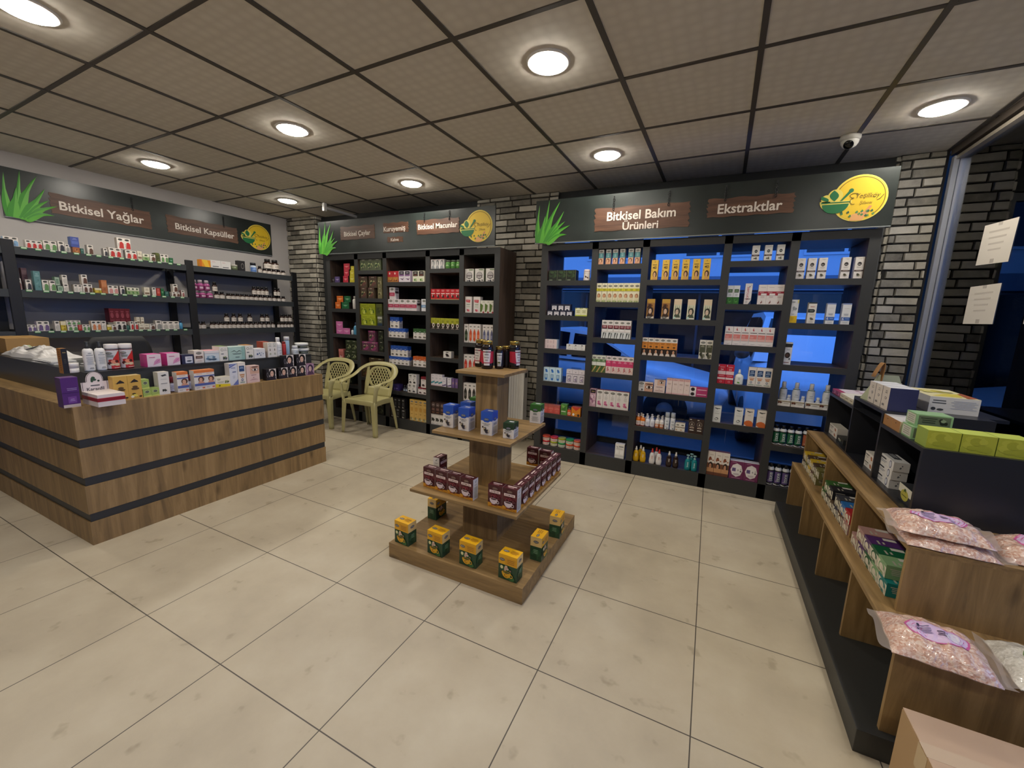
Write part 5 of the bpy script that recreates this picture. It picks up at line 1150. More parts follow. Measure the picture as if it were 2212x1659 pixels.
# street window on the right
alu = pm('#c9ccd2', 0.32, 0.6, name='aluminium_frame')
w1 = struct(link('window_1', None)); w1.location = (XR, 0, 0)
f = MB()
for y in (3.155, 1.35, -.7, -2.7):
    f.box(-.03, .0, y - .022, y + .022, .32, 2.76, alu); f.box(.004, .05, y - .03, y + .03, .32, 2.76, alu)
f.box(-.02, .05, YF, 3.19, .32, .36, alu); f.box(-.02, .05, YF, 3.19, 2.735, 2.76, pm('#8a8175', .35))
f.build('frame', w1, weld=False)
g = MB(); g.box(.018, .026, YF, 3.14, .36, 2.735, glass_mat('window_glass', (.93, .96, 1, 1))); g.build('glass', w1)
fm = MB(); fm.box(.030, .031, YF, 2.47, 2.20, 2.735, film_mat('frosted_film', '#7f8fb5', .72)); fm.build('frosted_film', w1)
lg = MB()
for r0, r1, hgt in ((.0, .235, .0), (.245, .26, .0)):
    n = 48
    for i in range(n):
        a, b = 2 * PI * i / n, 2 * PI * (i + 1) / n
        lg.face([(.0325, 2.27 + r * math.cos(t), 2.44 + r * math.sin(t)) for r, t in ((r0, a), (r1, a), (r1, b), (r0, b))], film_mat('logo_film', '#a9b0b8', .75))
lg.build('round_decal', w1, weld=False)

# window behind the right-hand shelving
w2 = struct(link('window_2', None)); w2.location = (0, YB, 0)
f = MB()
dark_alu = pm('#55585c', 0.4, 0.3, name='dark_window_frame')
f.box(-.33, 2.52, .02, .08, .1, .16, dark_alu); f.box(-.33, 2.52, .02, .08, 2.44, 2.5, dark_alu)
for x in (-.33, 2.46):
    f.box(x, x + .06, .02, .08, .16, 2.44, dark_alu)
f.build('frame', w2, weld=False)
g = MB(); g.box(-.27, 2.46, .045, .053, .16, 2.44, glass_mat('window_glass_back', (.92, .95, 1, 1))); g.build('glass', w2)

# ------------------------------------------------------------------ ceiling lights
lamp_white = emit_mat('lamp_diffuser', (1.0, .93, .82, 1), LAMP_STRENGTH)
ring_mat = pm('#e8e6e2', 0.4, name='lamp_ring')
def ceiling_lamp(x, y, label):
    t = thing('ceiling_light', label, 'lamp', (x, y, H), group='round recessed ceiling lights')
    r = MB(); r.lathe([(.096, -.004), (.098, -.010), (.112, -.010), (.117, -.002), (.117, .0)], ring_mat, 40, cap=False); r.build('trim_ring', t)
    d = MB(); d.lathe([(.0965, -.005), (.0955, -.014), (.088, -.019), (.05, -.0215), (.0, -.022)], lamp_white, 40, cap=False); d.build('diffuser', t)
for x, y, l in ((.38, 1.03, 'largest round ceiling light, above the centre display'),
                (-1.70, 1.06, 'round ceiling light above the counter front, left of the centre display'),
                (-3.70, 1.07, 'round ceiling light nearest the sign over the left wall rack'),
                (.385, 2.385, 'round ceiling light in front of the long right-hand shelf sign'),
                (-1.69, 2.42, 'round ceiling light in front of the back-wall shelf sign'),
                (-3.67, 2.425, 'farthest round ceiling light, near the left brick pier'),
                (2.437, 2.37, 'round ceiling light beside the street window and the dome camera'),
                (-1.714, -.283, 'round ceiling light cut off at the upper left corner'),
                (.38, -.30, 'round ceiling light over the shop floor behind the camera'), (2.43, .3, 'round ceiling light over the stepped display, out of view'),
                (-3.70, -.29, 'round ceiling light at the left end of the counter, out of view'), (-1.7, -1.66, 'round ceiling light at the shop entrance, left'),
                (.38, -1.66, 'round ceiling light at the shop entrance, middle'), (2.3, -1.66, 'round ceiling light at the shop entrance, right')):
    ceiling_lamp(x, y, l)

# dome camera and motion sensor
t = thing('security_camera', 'white dome security camera on the ceiling by the right brick pier', 'camera', (2.06, 2.66, H))
m = MB(); m.lathe([(.062, 0), (.062, -.02), (.056, -.035)], pm('#d9d7d0', .4), 28); m.build('base', t)
m = MB(); m.lathe([(.054, -.03), (.052, -.05), (.04, -.07), (.02, -.082), (.0, -.085)], pm('#dddbd4', .35), 28, cap=False); m.build('housing', t)
m = MB()
cdir = Vector((-.28, -.8, -.62)).normalized(); u_ = cdir.cross(Vector((0, 0, 1))).normalized(); v_ = cdir.cross(u_); c0 = Vector((0, 0, -.042))
m.grid(lambda a, b: c0 + cdir * (.058 - .012 * (b * b)) + (u_ * math.cos(a * 2 * PI) + v_ * math.sin(a * 2 * PI)) * .03 * b, 24, 4, pm('#0b0c12', .1), closed_u=True)
m.build('lens', t)
t = thing('motion_sensor', 'small white motion sensor above the left end of the back-wall sign', 'sensor', (-3.29, 2.66, 2.72))
m = MB(); m.box(-.022, .022, -.02, .02, 0, .10, pm('#e2e0dc', .35)); rnd(m.build('body', t), .006)
m = MB(); m.box(-.004, .004, -.0215, -.02, .008, .016, emit_mat('sensor_led', (1, .05, .05, 1), 3)); m.build('indicator_light', t)
m = MB(); m.box(-.016, .016, .02, .52, .03, .06, pm('#d5d3cf', .4)); m.build('bracket', t)

# ------------------------------------------------------------------ signs
def leaf(mb, fn, bx_, by, tx, ty, w, bend, h, m1, m2):
    n = 9; L = []; Rr = []; C = []
    dx, dy = tx - bx_, ty - by; ln = math.hypot(dx, dy); px, py = -dy / ln, dx / ln
    for i in range(n):
        t_ = i / (n - 1)
        k = bend * math.sin(PI * t_ * .9)
        cx, cy = bx_ + dx * t_ + px * k, by + dy * t_ + py * k
        ww = w * (1 - t_) ** .75 * (.75 + .5 * math.sin(PI * min(1, t_ * 1.6)))
        L.append((cx + px * ww, cy + py * ww)); Rr.append((cx - px * ww, cy - py * ww)); C.append((cx, cy))
    for i in range(n - 1):
        mb.face([fn(*L[i], h), fn(*L[i + 1], h), fn(*C[i + 1], h + .002), fn(*C[i], h + .002)], m1)
        mb.face([fn(*C[i], h + .002), fn(*C[i + 1], h + .002), fn(*Rr[i + 1], h), fn(*Rr[i], h)], m2)

plank_mat = wood_mat('sign_plank_brown', 0, '#40291d', '#5b3d2c', '#6b4a36', 1.3)
sign_mat_n = nodes('sign_chalk_green_black')
def _():
    m, n, l, b = sign_mat_n
    tc = n.new('ShaderNodeTexCoord'); a = n.new('ShaderNodeTexNoise'); a.inputs['Scale'].default_value = 2.6; a.inputs['Detail'].default_value = 8
    l.new(tc.outputs['Object'], a.inputs['Vector'])
    r = ramp(n, [(.3, '#1b211f'), (.6, '#272e2c'), (.85, '#39423f')]); l.new(a.outputs['Fac'], r.inputs[0]); l.new(r.outputs[0], b.inputs['Base Color'])
    b.inputs['Roughness'].default_value = .32
_()
sign_mat = sign_mat_n[0]
sign_edge = pm('#8a9090', .4, name='sign_edge')
letter = pm('#ddd2c6', .5, name='sign_lettering')
def sign(root_label, loc, rz, w, h, planks, logo, aloe_flip=0):
    """local frame: X along the sign from its left end, Z up from its lower edge, front towards -Y"""
    root = thing('shop_sign', root_label, 'sign', loc, rz, 'dark printed signs over the shelving')
    m = MB(); m.box(0, w, 0, .018, 0, h, sign_mat); m.box(0, w, -.0015, .0195, -.006, 0, sign_edge); m.build('panel', root, weld=False)
    fn = lambda x, z, q: (x, -.0006 - q, z)
    g1, g2 = pm('#3f8f2c', .45), pm('#5fae3c', .45)
    m = MB()
    k = h / .4
    for i, (bx_, tx, tz, ww, bd) in enumerate(((.03, .04, .355, .022, .012), (.06, .135, .395, .026, -.008), (.08, .25, .372, .034, .02), (.1, .285, .285, .032, -.01), (.13, .31, .185, .03, .02), (.12, .36, .145, .032, .02), (.14, .33, .055, .03, .03), (.05, .1, .25, .03, 0))):
        leaf(m, fn, bx_, .0, tx, tz * k, ww * 1.25, bd, .0002 + i * .0006, g1, g2)
    m.build('aloe_picture', root, weld=False)
    for (x0, x1, z0, z1, txt, chains) in planks:
        R = random.Random(len(txt[0][0]))
        pts = []
        n = 14
        for i in range(n + 1):
            pts.append((x0 + .012 + (x1 - x0 - .024) * i / n, z0 + .006 * math.sin(i * 1.7) * .6))
        zs = [.12, .24, .3, .52, .58, .72, .78, .92]
        for i, q in enumerate(zs):
            pts.append((x1 - (.014 if i % 2 else .0) - R.uniform(0, .008), z0 + (z1 - z0) * q))
        for i in range(n + 1):
            pts.append((x1 - .012 - (x1 - x0 - .024) * i / n, z1 - .005 * math.sin(i * 1.3)))
        for i, q in enumerate(reversed(zs)):
            pts.append((x0 + (.014 if i % 2 else .0) + R.uniform(0, .008), z0 + (z1 - z0) * q))
        m = MB(); m.prism(pts, fn, .003, plank_mat, pm('#8a6547', .5))
        m.build('plank', root, weld=False)
        m = MB()
        for tx, cx, cz, tw in txt:
            tp = text_polys(tx, .018)
            for p in tp:
                m.face([fn(cx - tw / 2 + u * tw, cz + v * tw, .0045) for u, v in p], letter)
        m.build('lettering', root, weld=False)
        for cx in chains:
            m = MB(); z = z1 - .012; i = 0
            while z < min(h - .012, z1 + .115):
                a = .004 if i % 2 else .008
                m.tube([(cx + a * math.cos(q * PI / 5), -.006 - (.004 if i % 2 else 0) * math.sin(q * PI / 5) * 0, z + .012 * math.sin(q * PI / 5)) for q in range(10)], .0022, black_metal, 5, True)
                z += .02; i += 1
            m.build('chain', root, weld=False)
    # round emblem with mortar and herbs
    cx, cz, r = logo
    yel, yel2, dk, gr = pm('#dcb92a', .4), pm('#d9c95c', .4), pm('#5a4a16', .45), pm('#17693c', .45)
    m = MB()
    circ = lambda X, Z, q, n=40, a0=0, a1=2 * PI: [(X + q * math.cos(a0 + (a1 - a0) * i / n), Z + q * math.sin(a0 + (a1 - a0) * i / n)) for i in range(n)]
    m.prism(circ(cx, cz, r), fn, .003, yel2)
    m.prism(circ(cx, cz, r * .955), fn, .0036, yel)
    for i in range(46):
        a = -.85 + 4.3 * i / 46; b = -.85 + 4.3 * (i + 1) / 46
        m.face([fn(cx + q * math.cos(t_), cz + q * math.sin(t_), .0042) for q, t_ in ((r * .885, a), (r * .91, a), (r * .91, b), (r * .885, b))], dk)
    def arcbowl(s, X, Z, q):
        return [(X - s, Z)] + [(X + s * math.cos(PI + PI * i / 16), Z + s * .82 * math.sin(PI + PI * i / 16)) for i in range(1, 16)] + [(X + s, Z)]
    bx_, bz = cx - r * .86, cz - r * .15
    m.prism(arcbowl(r * .6, bx_, bz + r * .09, 0), fn, .0046, yel2)
    m.prism(circ(bx_ - r * .36, bz + r * .18, r * .2, 16), fn, .0046, yel2); m.prism(circ(bx_ - r * .04, bz + r * .32, r * .28, 16), fn, .0047, yel2)
    m.prism(arcbowl(r * .5, bx_, bz - r * .05, 0), fn, .0054, gr)
    m.prism([(bx_ - r * .55, bz), (bx_ + r * .55, bz), (bx_ + r * .55, bz + r * .045), (bx_ - r * .55, bz + r * .045)], fn, .0056, gr)
    lf = lambda X, Z, w_, h_, tl: m.prism([(X + tl * q + w_ * math.sin(PI * q) * (1 if q <= 1 else 0), Z + h_ * q) for q in [i / 7 for i in range(8)]] + [(X + tl * q - w_ * math.sin(PI * q), Z + h_ * q) for q in [i / 7 for i in range(6, 0, -1)]], fn, .0058, gr)
    lf(bx_ - r * .05, bz + r * .08, r * .17, r * .48, -.01); lf(bx_ - r * .3, bz + r * .07, r * .13, r * .26, -.04)
    m.prism([(bx_ + r * .16, bz + r * .08), (bx_ + r * .24, bz + r * .08), (bx_ + r * .55, bz + r * .44), (bx_ + r * .46, bz + r * .52)], fn, .0058, gr)
    m.prism(circ(bx_ + r * .52, bz + r * .5, r * .09, 12), fn, .006, gr)
    # herbs at the foot of the disc
    R = random.Random(5)
    m.prism([(cx - r * .25, cz - r * .96), (cx + r * .2, cz - r * .97), (cx + r * .42, cz - r * .62), (cx + r * .2, cz - r * .58), (cx - r * .2, cz - r * .7)], fn, .0044, pm('#d9a066', .5))
    m.prism([(cx + r * .18, cz - r * .7), (cx + r * .3, cz - r * .72), (cx + r * .5, cz - r * .36), (cx + r * .4, cz - r * .34)], fn, .0048, pm('#c98a5a', .5))
    for i in range(16):
        a = R.uniform(-.62, .62); zz = -R.uniform(.6, .84)
        if a * a + zz * zz < .9:
            m.prism([(cx + r * a, cz + r * zz), (cx + r * (a + .07), cz + r * (zz + .05)), (cx + r * (a + .03), cz + r * (zz + .13)), (cx + r * (a - .04), cz + r * (zz + .06))], fn, .005 + i * .00005, pm(('#3f7a4a', '#5f8a44', '#2f5a3f')[i % 3], .5))
    m.build('emblem', root, weld=False)
    m = MB()
    for tx, dx, dz, tw in (('Yeşilköy', .3, .0, .95), ('Şifacısı', .25, -.27, .5)):
        for p in text_polys(tx, -.005, .28):
            m.face([fn(cx + r * (dx - tw / 2 * .9) + u * tw * r * .9, cz + r * dz + v * tw * r * .9 * 1.15, .0062) for u, v in p], dk)
    n = 14  # flourish strokes of the handwriting
    for c_ in (([(.0 - .2 + .16 * math.cos(a) * 1.0, .12 + .1 * math.sin(a)) for a in [PI * .1 + PI * 1.5 * i / n for i in range(n)]]), ([(-.2 + .13 * math.cos(a), -.12 + .13 * math.sin(a)) for a in [PI * .5 + PI * 1.2 * i / n for i in range(n)]]), ([(.62 + .24 * i / n, -.12 + .26 * (i / n) ** 2) for i in range(n)])):
        for i in range(n - 1):
            (x0, z0), (x1, z1) = c_[i], c_[i + 1]
            d_ = math.hypot(x1 - x0, z1 - z0); px, pz = -(z1 - z0) / d_ * .012, (x1 - x0) / d_ * .012
            m.face([fn(cx + r * a_, cz + r * b_, .0062) for a_, b_ in ((x0 + px, z0 + pz), (x0 - px, z0 - pz), (x1 - px, z1 - pz), (x1 + px, z1 + pz))], dk)
    m.build('emblem_lettering', root, weld=False)
    return root
sign('long dark sign over the window shelving with two wooden plank pictures', (-.35, 2.655, 2.198), 0, 2.72, .392,
     [(.58, 1.405, .075, .274, [('Bitkisel Bakım', .995, .163, .585), ('Ürünleri', 1.0, .077, .305)], (.757, 1.222)),
      (1.519, 2.135, .132, .274, [('Ekstraktlar', 1.828, .158, .445)], (1.652, 1.998))], (2.517, .199, .159))
sign('dark sign over the back-wall shelving with four wooden plank pictures', (-3.47, 2.695, 2.203), 0, 2.645, .40,
     [(.40, .995, .155, .315, [('Bitkisel Çaylar', .696, .2, .445)], ()), (1.113, 1.512, .203, .315, [('Kuruyemiş', 1.296, .221, .33)], ()),
      (1.175, 1.43, .094, .155, [('Kahve', 1.30, .106, .12)], ()), (1.614, 2.212, .158, .313, [('Bitkisel Macunlar', 1.913, .214, .535)], (1.736, 2.076))], (2.452, .204, .163))
sign('dark sign on the left wall above the metal rack, with two plank pictures', (-4.668, .285, 2.243), PI / 2, 2.574, .44,
     [(.30, 1.13, .095, .286, [('Bitkisel Yağlar', .712, .14, .68)], (.96,)), (1.262, 2.098, .095, .294, [('Bitkisel Kapsüller', 1.70, .148, .685)], (1.92,))], (2.385, .226, .172))

# ------------------------------------------------------------------ tall shelving units
ODD = [1.84, 1.50, 1.165, .826, .488]
EVE = [1.985, 1.64, 1.30, .965, .618]
def shelving(name, label, x, y, divs, W_, depth, back):
    root = thing(name, label, 'shelving', (x, y, 0))
    HH = 2.19
    def upright(part, x0, x1):
        m = MB(); m.box(x0, x1, .004, depth, 0, HH, walnut); m.box(x0 - .0005, x1 + .0005, 0, .004, 0, HH, charcoal); m.build(part, root, weld=False)
    upright('side_panel', 0, .066); upright('side_panel', W_ - .066, W_)
    for d in divs:
        upright('divider', d - .029, d + .029)
    m = MB(); m.box(.066, W_ - .066, 0, depth, 2.125, HH, charcoal); m.build('top_panel', root)
    m = MB(); m.box(.066, W_ - .066, .003, depth, .1, .130, walnut_x); m.box(.066, W_ - .066, 0, .02, 0, .131, charcoal); m.build('plinth', root, weld=False)
    ed = [.066 - .029] + list(divs) + [W_ - .066 + .029]
    for c in range(5):
        x0, x1 = ed[c] + .029, ed[c + 1] - .029
        for z in (EVE if c % 2 else ODD):
            m = MB(); m.box(x0, x1, .004, depth, z - .047, z, walnut_x); m.box(x0, x1, 0, .004, z - .047, z, charcoal); m.build('shelf', root, weld=False)
    if back:
        m = MB(); m.box(.066, W_ - .066, depth, depth + .012, 0, HH, pm('#1b1c1e', .6, name='black_back_board')); m.build('back_panel', root)
    return root
shelving('window_shelving', 'tall charcoal shelving with open back in front of the window', -.285, 2.69, (.54, 1.0, 1.65, 2.113), 2.625, .46, False)
shelving('wall_shelving', 'tall charcoal shelving with dark back between the two brick piers', -3.385, 2.73, (.535, 1.01, 1.665, 2.13), 2.61, .40, True)

# metal rack on the left wall
root = thing('metal_rack', 'black metal rack with three shelf beams along the left wall', 'rack', (-4.2, 0, 0))
for y in (.155, 1.525, 2.855):
    for x in (0, -.44):
        m = MB(); m.box(x - .03, x, y - .037, y + .037, 0, 1.995, black_metal); rnd(m.build('post', root), .003)
for z in (1.94, 1.573, 1.206, .45):
    for y0, y1 in ((.192, 1.488), (1.562, 2.818), (-1.3, .118)):
        m = MB(); m.box(-.02, -.002, y0, y1, z - .066, z, rack_grey); m.box(-.45, -.02, y0, y1, z - .022, z - .002, rack_grey); m.box(-.46, -.445, y0, y1, z - .066, z, rack_grey); m.build('shelf', root, weld=False)
for x in (0, -.44):
    m = MB(); m.box(x - .03, x, -1.37, -1.3, 0, 1.995, black_metal); rnd(m.build('post', root), .003)

# green price tags clipped to the front of the left bay
tagm, tagw = pm('#3f8a4a', .4, name='price_tag_green'), pm('#c9d2bd', .5, name='price_tag_card')
R = random.Random(11)
for z in (1.94, 1.573, 1.206):
    for i in range(15):
        y = .25 + i * .083 + R.uniform(-.012, .012)
        m = MB(); m.box(-.0015, .0, y - .019, y + .019, z - .017, z + .004, tagm); m.box(.0, .0006, y - .016, y + .016, z - .011, z + .001, tagw); m.build('price_tag', root, weld=False)

# ------------------------------------------------------------------ L-shaped counter
CX, CY0, CY1 = -1.997, -.247, 1.462
root = thing('shop_counter', 'L-shaped oak counter with three dark bands and a black upper top', 'counter', (0, 0, 0))
bands = ((.0, .150, 0), (.150, .204, 1), (.204, .383, 0), (.383, .438, 1), (.438, .622, 0), (.622, .676, 1), (.676, .875, 0))
m = MB()
for z0, z1, k in bands:
    if not k:
        m.box(CX - .03, CX, CY0, CY1, z0, z1, oak_z)
m.build('front_panel', root, weld=False)
m = MB()
for z0, z1, k in bands:
    if not k:
        m.box(-4.1, CX - .03, CY0, CY0 + .03, z0, z1, oak_z)
m.build('side_panel', root, weld=False)
for z0, z1, k in bands:
    if k:
        m = MB(); m.box(CX - .025, CX - .008, CY0 + .008, CY1 - .002, z0, z1, charcoal); m.box(-4.1, CX - .025, CY0 + .008, CY0 + .025, z0, z1, charcoal); m.build('dark_band', root, weld=False)
m = MB(); m.box(CX - .17, CX - .03, CY0 + .03, CY1, .85, .875, oak_y); m.box(-4.1, CX - .17, CY0 + .03, CY0 + .15, .85, .875, oak_x); m.build('ledge', root, weld=False)
m = MB(); m.box(CX - .5, CX - .03, CY1 - .03, CY1, 0, .85, oak_z); m.build('end_panel', root)
m = MB(); m.box(-2.155, -2.13, -.13, 1.455, .875, 1.035, charcoal); m.box(-4.1, -2.155, -.13, -.105, .875, 1.035, charcoal_gloss); m.build('upper_riser', root, weld=False)
m = MB(); m.box(-2.62, -2.13, -.13, 1.455, 1.035, 1.056, charcoal_gloss); m.box(-4.1, -2.62, -.13, .20, 1.035, 1.056, charcoal_gloss); m.build('upper_top', root, weld=False)
m = MB(); m.box(-2.6, -2.2, 1.40, 1.43, 0, 1.035, oak_z); m.box(-2.62, -2.6, .20, 1.43, 0, 1.035, charcoal); m.build('inner_panel', root, weld=False)

# office chair behind the counter
root = thing('office_chair', 'black office chair back showing behind the counter', 'chair', (-3.32, .56, 0))
blk = pm('#17171a', .6, name='black_fabric')
m = MB()
def obk(u, v):
    a = (u - .5) * 1.1
    return (-.26 + .1 * (1 - math.cos(a)) + .02 * math.sin(PI * v), .24 * math.sin(a) / math.sin(.55) * (1 - .25 * (2 * v - 1) ** 4), .62 + .56 * v)
m.grid(obk, 14, 10, blk); o = m.build('backrest', root); md = o.modifiers.new('s', 'SOLIDIFY'); md.thickness = .05
m = MB(); m.lathe([(.2, .44), (.24, .46), (.24, .5), (.2, .53)], blk, 24); m.build('seat', root)
m = MB(); m.lathe([(.03, .1), (.03, .44)], black_metal, 12); m.build('stem', root)
for i in range(5):
    a = 2 * PI * i / 5
    m = MB(); m.tube([(0, 0, .1), (.28 * math.cos(a), .28 * math.sin(a), .06)], [.025, .018], black_metal); m.lathe([(.02, 0), (.028, .02), (.02, .045)], black_metal, 10, c=(.28 * math.cos(a), .28 * math.sin(a), 0)); m.build('caster_leg', root, weld=False)
m = MB(); m.tube([(-.26, 0, .68), (-.2, 0, .5), (0, 0, .46)], .022, black_metal); m.build('back_bracket', root)

# ------------------------------------------------------------------ centre display with four tiers
DX, DY = .115, .985
root = thing('tiered_display', 'four-tier square oak display stand in the middle of the floor', 'display stand', (DX, DY, 0))
def slab(part, w, z0, z1):
    m = MB(); m.box(-w / 2, w / 2, -w / 2, w / 2, z0, z1, oak_x); rnd(m.build(part, root), .0015)
slab('base', .90, 0, .095); slab('shelf', .72, .412, .43); slab('shelf', .53, .772, .79); slab('shelf', .33, 1.137, 1.155)
for w, z0, z1 in ((.25, .095, .412), (.2, .43, .772), (.15, .79, 1.137)):
    m = MB(); m.box(-w / 2, w / 2, -w / 2, w / 2, z0, z1, oak_z); rnd(m.build('column', root), .0015)

# ------------------------------------------------------------------ stepped display by the street window
root = thing('stepped_display', 'stepped oak display with black top unit along the street window', 'display stand', (0, 0, 0))
m = MB(); m.box(1.91, XR - .005, .425, 2.47, 0, .093, pm('#2f302f', .45, name='plinth_grey')); rnd(m.build('plinth', root), .002)
def tier(x0, y0, y1, z0, z1, ys):
    m = MB(); m.box(x0, XR - .005, y0, y1, z1 - .018, z1, oak_y); m.build('shelf', root)
    for i, y in enumerate(ys):
        m = MB(); m.box(x0 + .001, XR - .006, y, y + .018, z0, z1 - .018, oak_z); m.build('upright', root)
tier(1.978, .456, 2.468, .093, .435, (.456, .94, 1.44, 1.94, 2.45))
tier(2.04, .67, 2.468, .435, .70, (.67, 1.255, 1.84, 2.45))
m = MB(); m.box(XR - .02, XR - .006, .47, 2.45, .093, .43, oak_y); m.box(2.42, 2.434, .69, 2.45, .435, .68, oak_y); m.build('back_board', root, weld=False)
navy = pm('#26272c', .33, name='black_laminate')
m = MB(); m.box(2.14, XR - .006, .975, .993, .70, .987, navy); m.box(2.14, XR - .006, 2.442, 2.46, .70, .987, navy)
m.box(2.14, XR - .006, .993, 2.442, .70, .712, navy); m.build('black_carcass', root, weld=False)
for y0, y1 in ((.975, 1.44), (1.92, 2.46)):
    m = MB(); m.box(2.14, XR - .006, y0, y1, .987, 1.005, navy); m.build('black_top', root)
m = MB(); m.box(2.14, 2.55, 1.44, 1.458, .712, 1.052, navy); m.box(2.14, 2.55, 1.902, 1.92, .712, 1.052, navy); m.box(2.14, 2.55, 1.44, 1.92, 1.052, 1.07, navy); m.box(2.14, 2.55, 1.458, 1.902, 1.0, 1.0005, navy); m.build('black_cube', root, weld=False)
m = MB(); m.box(2.56, 2.572, .993, 2.442, .712, .986, navy); m.build('black_back', root)

# ------------------------------------------------------------------ goods on shelves, rack and counter
NUM = 'zero one two three four five six seven eight nine ten eleven twelve thirteen fourteen fifteen sixteen seventeen eighteen nineteen twenty twenty-one twenty-two twenty-three'.split()
ORD = ['', 'first', 'second', 'third', 'fourth', 'fifth', 'sixth', 'seventh', 'eighth', 'ninth', 'tenth', 'eleventh', 'twelfth', 'thirteenth', 'fourteenth', 'fifteenth', 'sixteenth', 'seventeenth', 'eighteenth', 'nineteenth', 'twentieth', 'twenty-first', 'twenty-second', 'twenty-third']
SHF = ['', 'top', 'second', 'third', 'fourth', 'fifth', 'bottom']
LABELS = {}
def plural(d):
    for a, b in ((' with ', 1), (', ', 1)):
        if a in d:
            h, t = d.split(a, 1)
            return plural(h) + a + t
    return d + ('es' if d.endswith('box') else 's')
def order_label(d, i, n, lev, where, top):
    up = ('upper ' if lev and lev == top else 'middle ' if lev else '')
    if n == 1:
        return '%s%s, %s' % (up, d, where)
    o = 'leftmost' if i == 0 else 'rightmost' if i == n - 1 else ORD[i + 1] + ' from left'
    if n == 2:
        o = ('left', 'right')[i]
    return '%s of %s %s%s, %s' % (o, NUM[n], up, plural(d), where)
def place_where(u, c, s):
    if u == 'R':
        return 'window shelving, %s column, %s shelf' % (ORD[c], SHF[s])
    if u == 'M':
        return 'back-wall shelving, %s column, %s shelf' % (ORD[c], SHF[s])
    if u == 'L':
        return 'wall rack %s bay, %s shelf' % (('', 'left', 'right')[c], SHF[s])
    return {'U': "counter's black upper top", 'G': "counter's wooden front ledge"}[u]
GRP = {'R': 'window shelving', 'M': 'back-wall shelving', 'L': 'metal wall rack', 'U': 'counter top', 'G': 'counter ledge'}

groups = {}
tops = {}
for row in DATA:
    u, c, s, lev, des = row[:5]
    fam = des
    for p in row[5]:
        groups.setdefault((u, c, s, B[fam]['d'] if des != 'tub' else 'tub', lev), []).append((p, row))
    tops[(u, c, s, B[fam]['d'])] = max(lev, tops.get((u, c, s, B[fam]['d']), 0))
def put(des, w, h, x, y, z, rz, lab, grp):
    D = B[des]
    if D.get('vessel'):
        o = bottle(des, D, round(w, 3), round(h, 3))
    else:
        o = link(D['n'], carton_mesh(des, D, round(w, 3), D['dep'], round(h, 3)))
    o.location = (x, y, z); o.rotation_euler = (0, 0, rz)
    tag(o, lab, D['c'], grp)
    return o
for (u, c, s, d, lev), items in groups.items():
    items.sort(key=lambda q: q[0])
    n = len(items)
    for i, (p, row) in enumerate(items):
        des, w, h, inset, zb = row[4], row[6], row[7], row[8], row[9]
        key = 'tub%d' % (i if lev else (i + 1) % 5) if des == 'tub' else des
        D = B[key]
        dep = w * D.get('sy', 1) if D.get('vessel') else D['dep']
        wh = place_where(u, c, s)
        if des == 'tub':
            lab = '%s in the %s layer, %s' % (D['d'], 'upper' if lev else 'lower', wh)
        else:
            lab = order_label(D['d'], i, n, lev, wh, tops[(u, c, s, d)])
        grp = '%s on the %s' % (plural(D['d']), GRP[u])
        back = .03 * (i % 3 == 2) if des in ('yellowspray', 'redspray', 'tealpump') else 0
        if des in ('yellowspray', 'redspray', 'tealpump'):
            back = .05 if i == 1 else 0
        if u in 'RM':
            y = (2.69 if u == 'R' else 2.73) + inset + dep / 2 + back
            put(key, w, h, p, y, zb + .0005, 0, lab, grp)
        else:
            x = {'L': -4.2, 'U': -2.14, 'G': -2.01}[u] - inset - dep / 2
            put(key, w, h, x, p, zb + .0005, PI / 2, lab, grp)

# second pumps standing behind the front row on the window shelving
for des, xs, dd in (('orangepump', (.738, .786), 'orange topped pump bottle'), ('whitepump', (.84, .885), 'white pump bottle'), ('brownpump', (.94, .982), 'white and rust bottle')):
    for i, x in enumerate(xs):
        put(des, .045, .112, x, 2.69 + .02 + .074, .4885, 0, '%s %s in the back row, window shelving, third column, fifth shelf' % (('left', 'right')[i], dd), plural(dd) + ' on the window shelving')

# ------------------------------------------------------------------ goods on the centre display
bx('vitaminc', 'tea_box', 'yellow and green tea box', '#24452c', 'r0,.6,1,1#e3a91d r.36,.63,.96,.9#d99a18 x.44,.66,.9,.86,3#a8741a o.2,.79,.15#3a2a2c k0,.0,1,.6,11#2f5a34#1d3a26#3f6d3c k.3,.34,.72,.6,7#caa894#8f6a5a#d9c2a8 e.2,.5,.08,.07#dfd9a0 c.46,.22,.5#dda51c#2c4a24 w.44,.22,.17#8f640f|C', s='#2a4a30', t='#eeb41c', sg='r0,.6,1,1#e6c27a o.5,.8,.24#3a2a2c k.05,.05,.95,.6,10#2f5a38#3d6a44#22452a x.2,.3,.8,.5,3#7fa07a', tg='o.25,.5,.17#4a3420 x.45,.3,.92,.75,3#b9862a', dep=.07)
bx('atomtea', 'tea_box', 'maroon fruit tea box', '#4a1a20', '', s='#ded6cc', t='#4a1a22', sg='k.3,.8,.7,.94,3#4a5a48#3a4a3c x.15,.66,.85,.74,2#a9a59c r.12,.08,.88,.62#c3bfb2 x.18,.1,.82,.6,9#a3a095', tg='r.2,.52,.82,.7#e6cfc8 r.3,.22,.7,.36#b58f92', dep=.05)
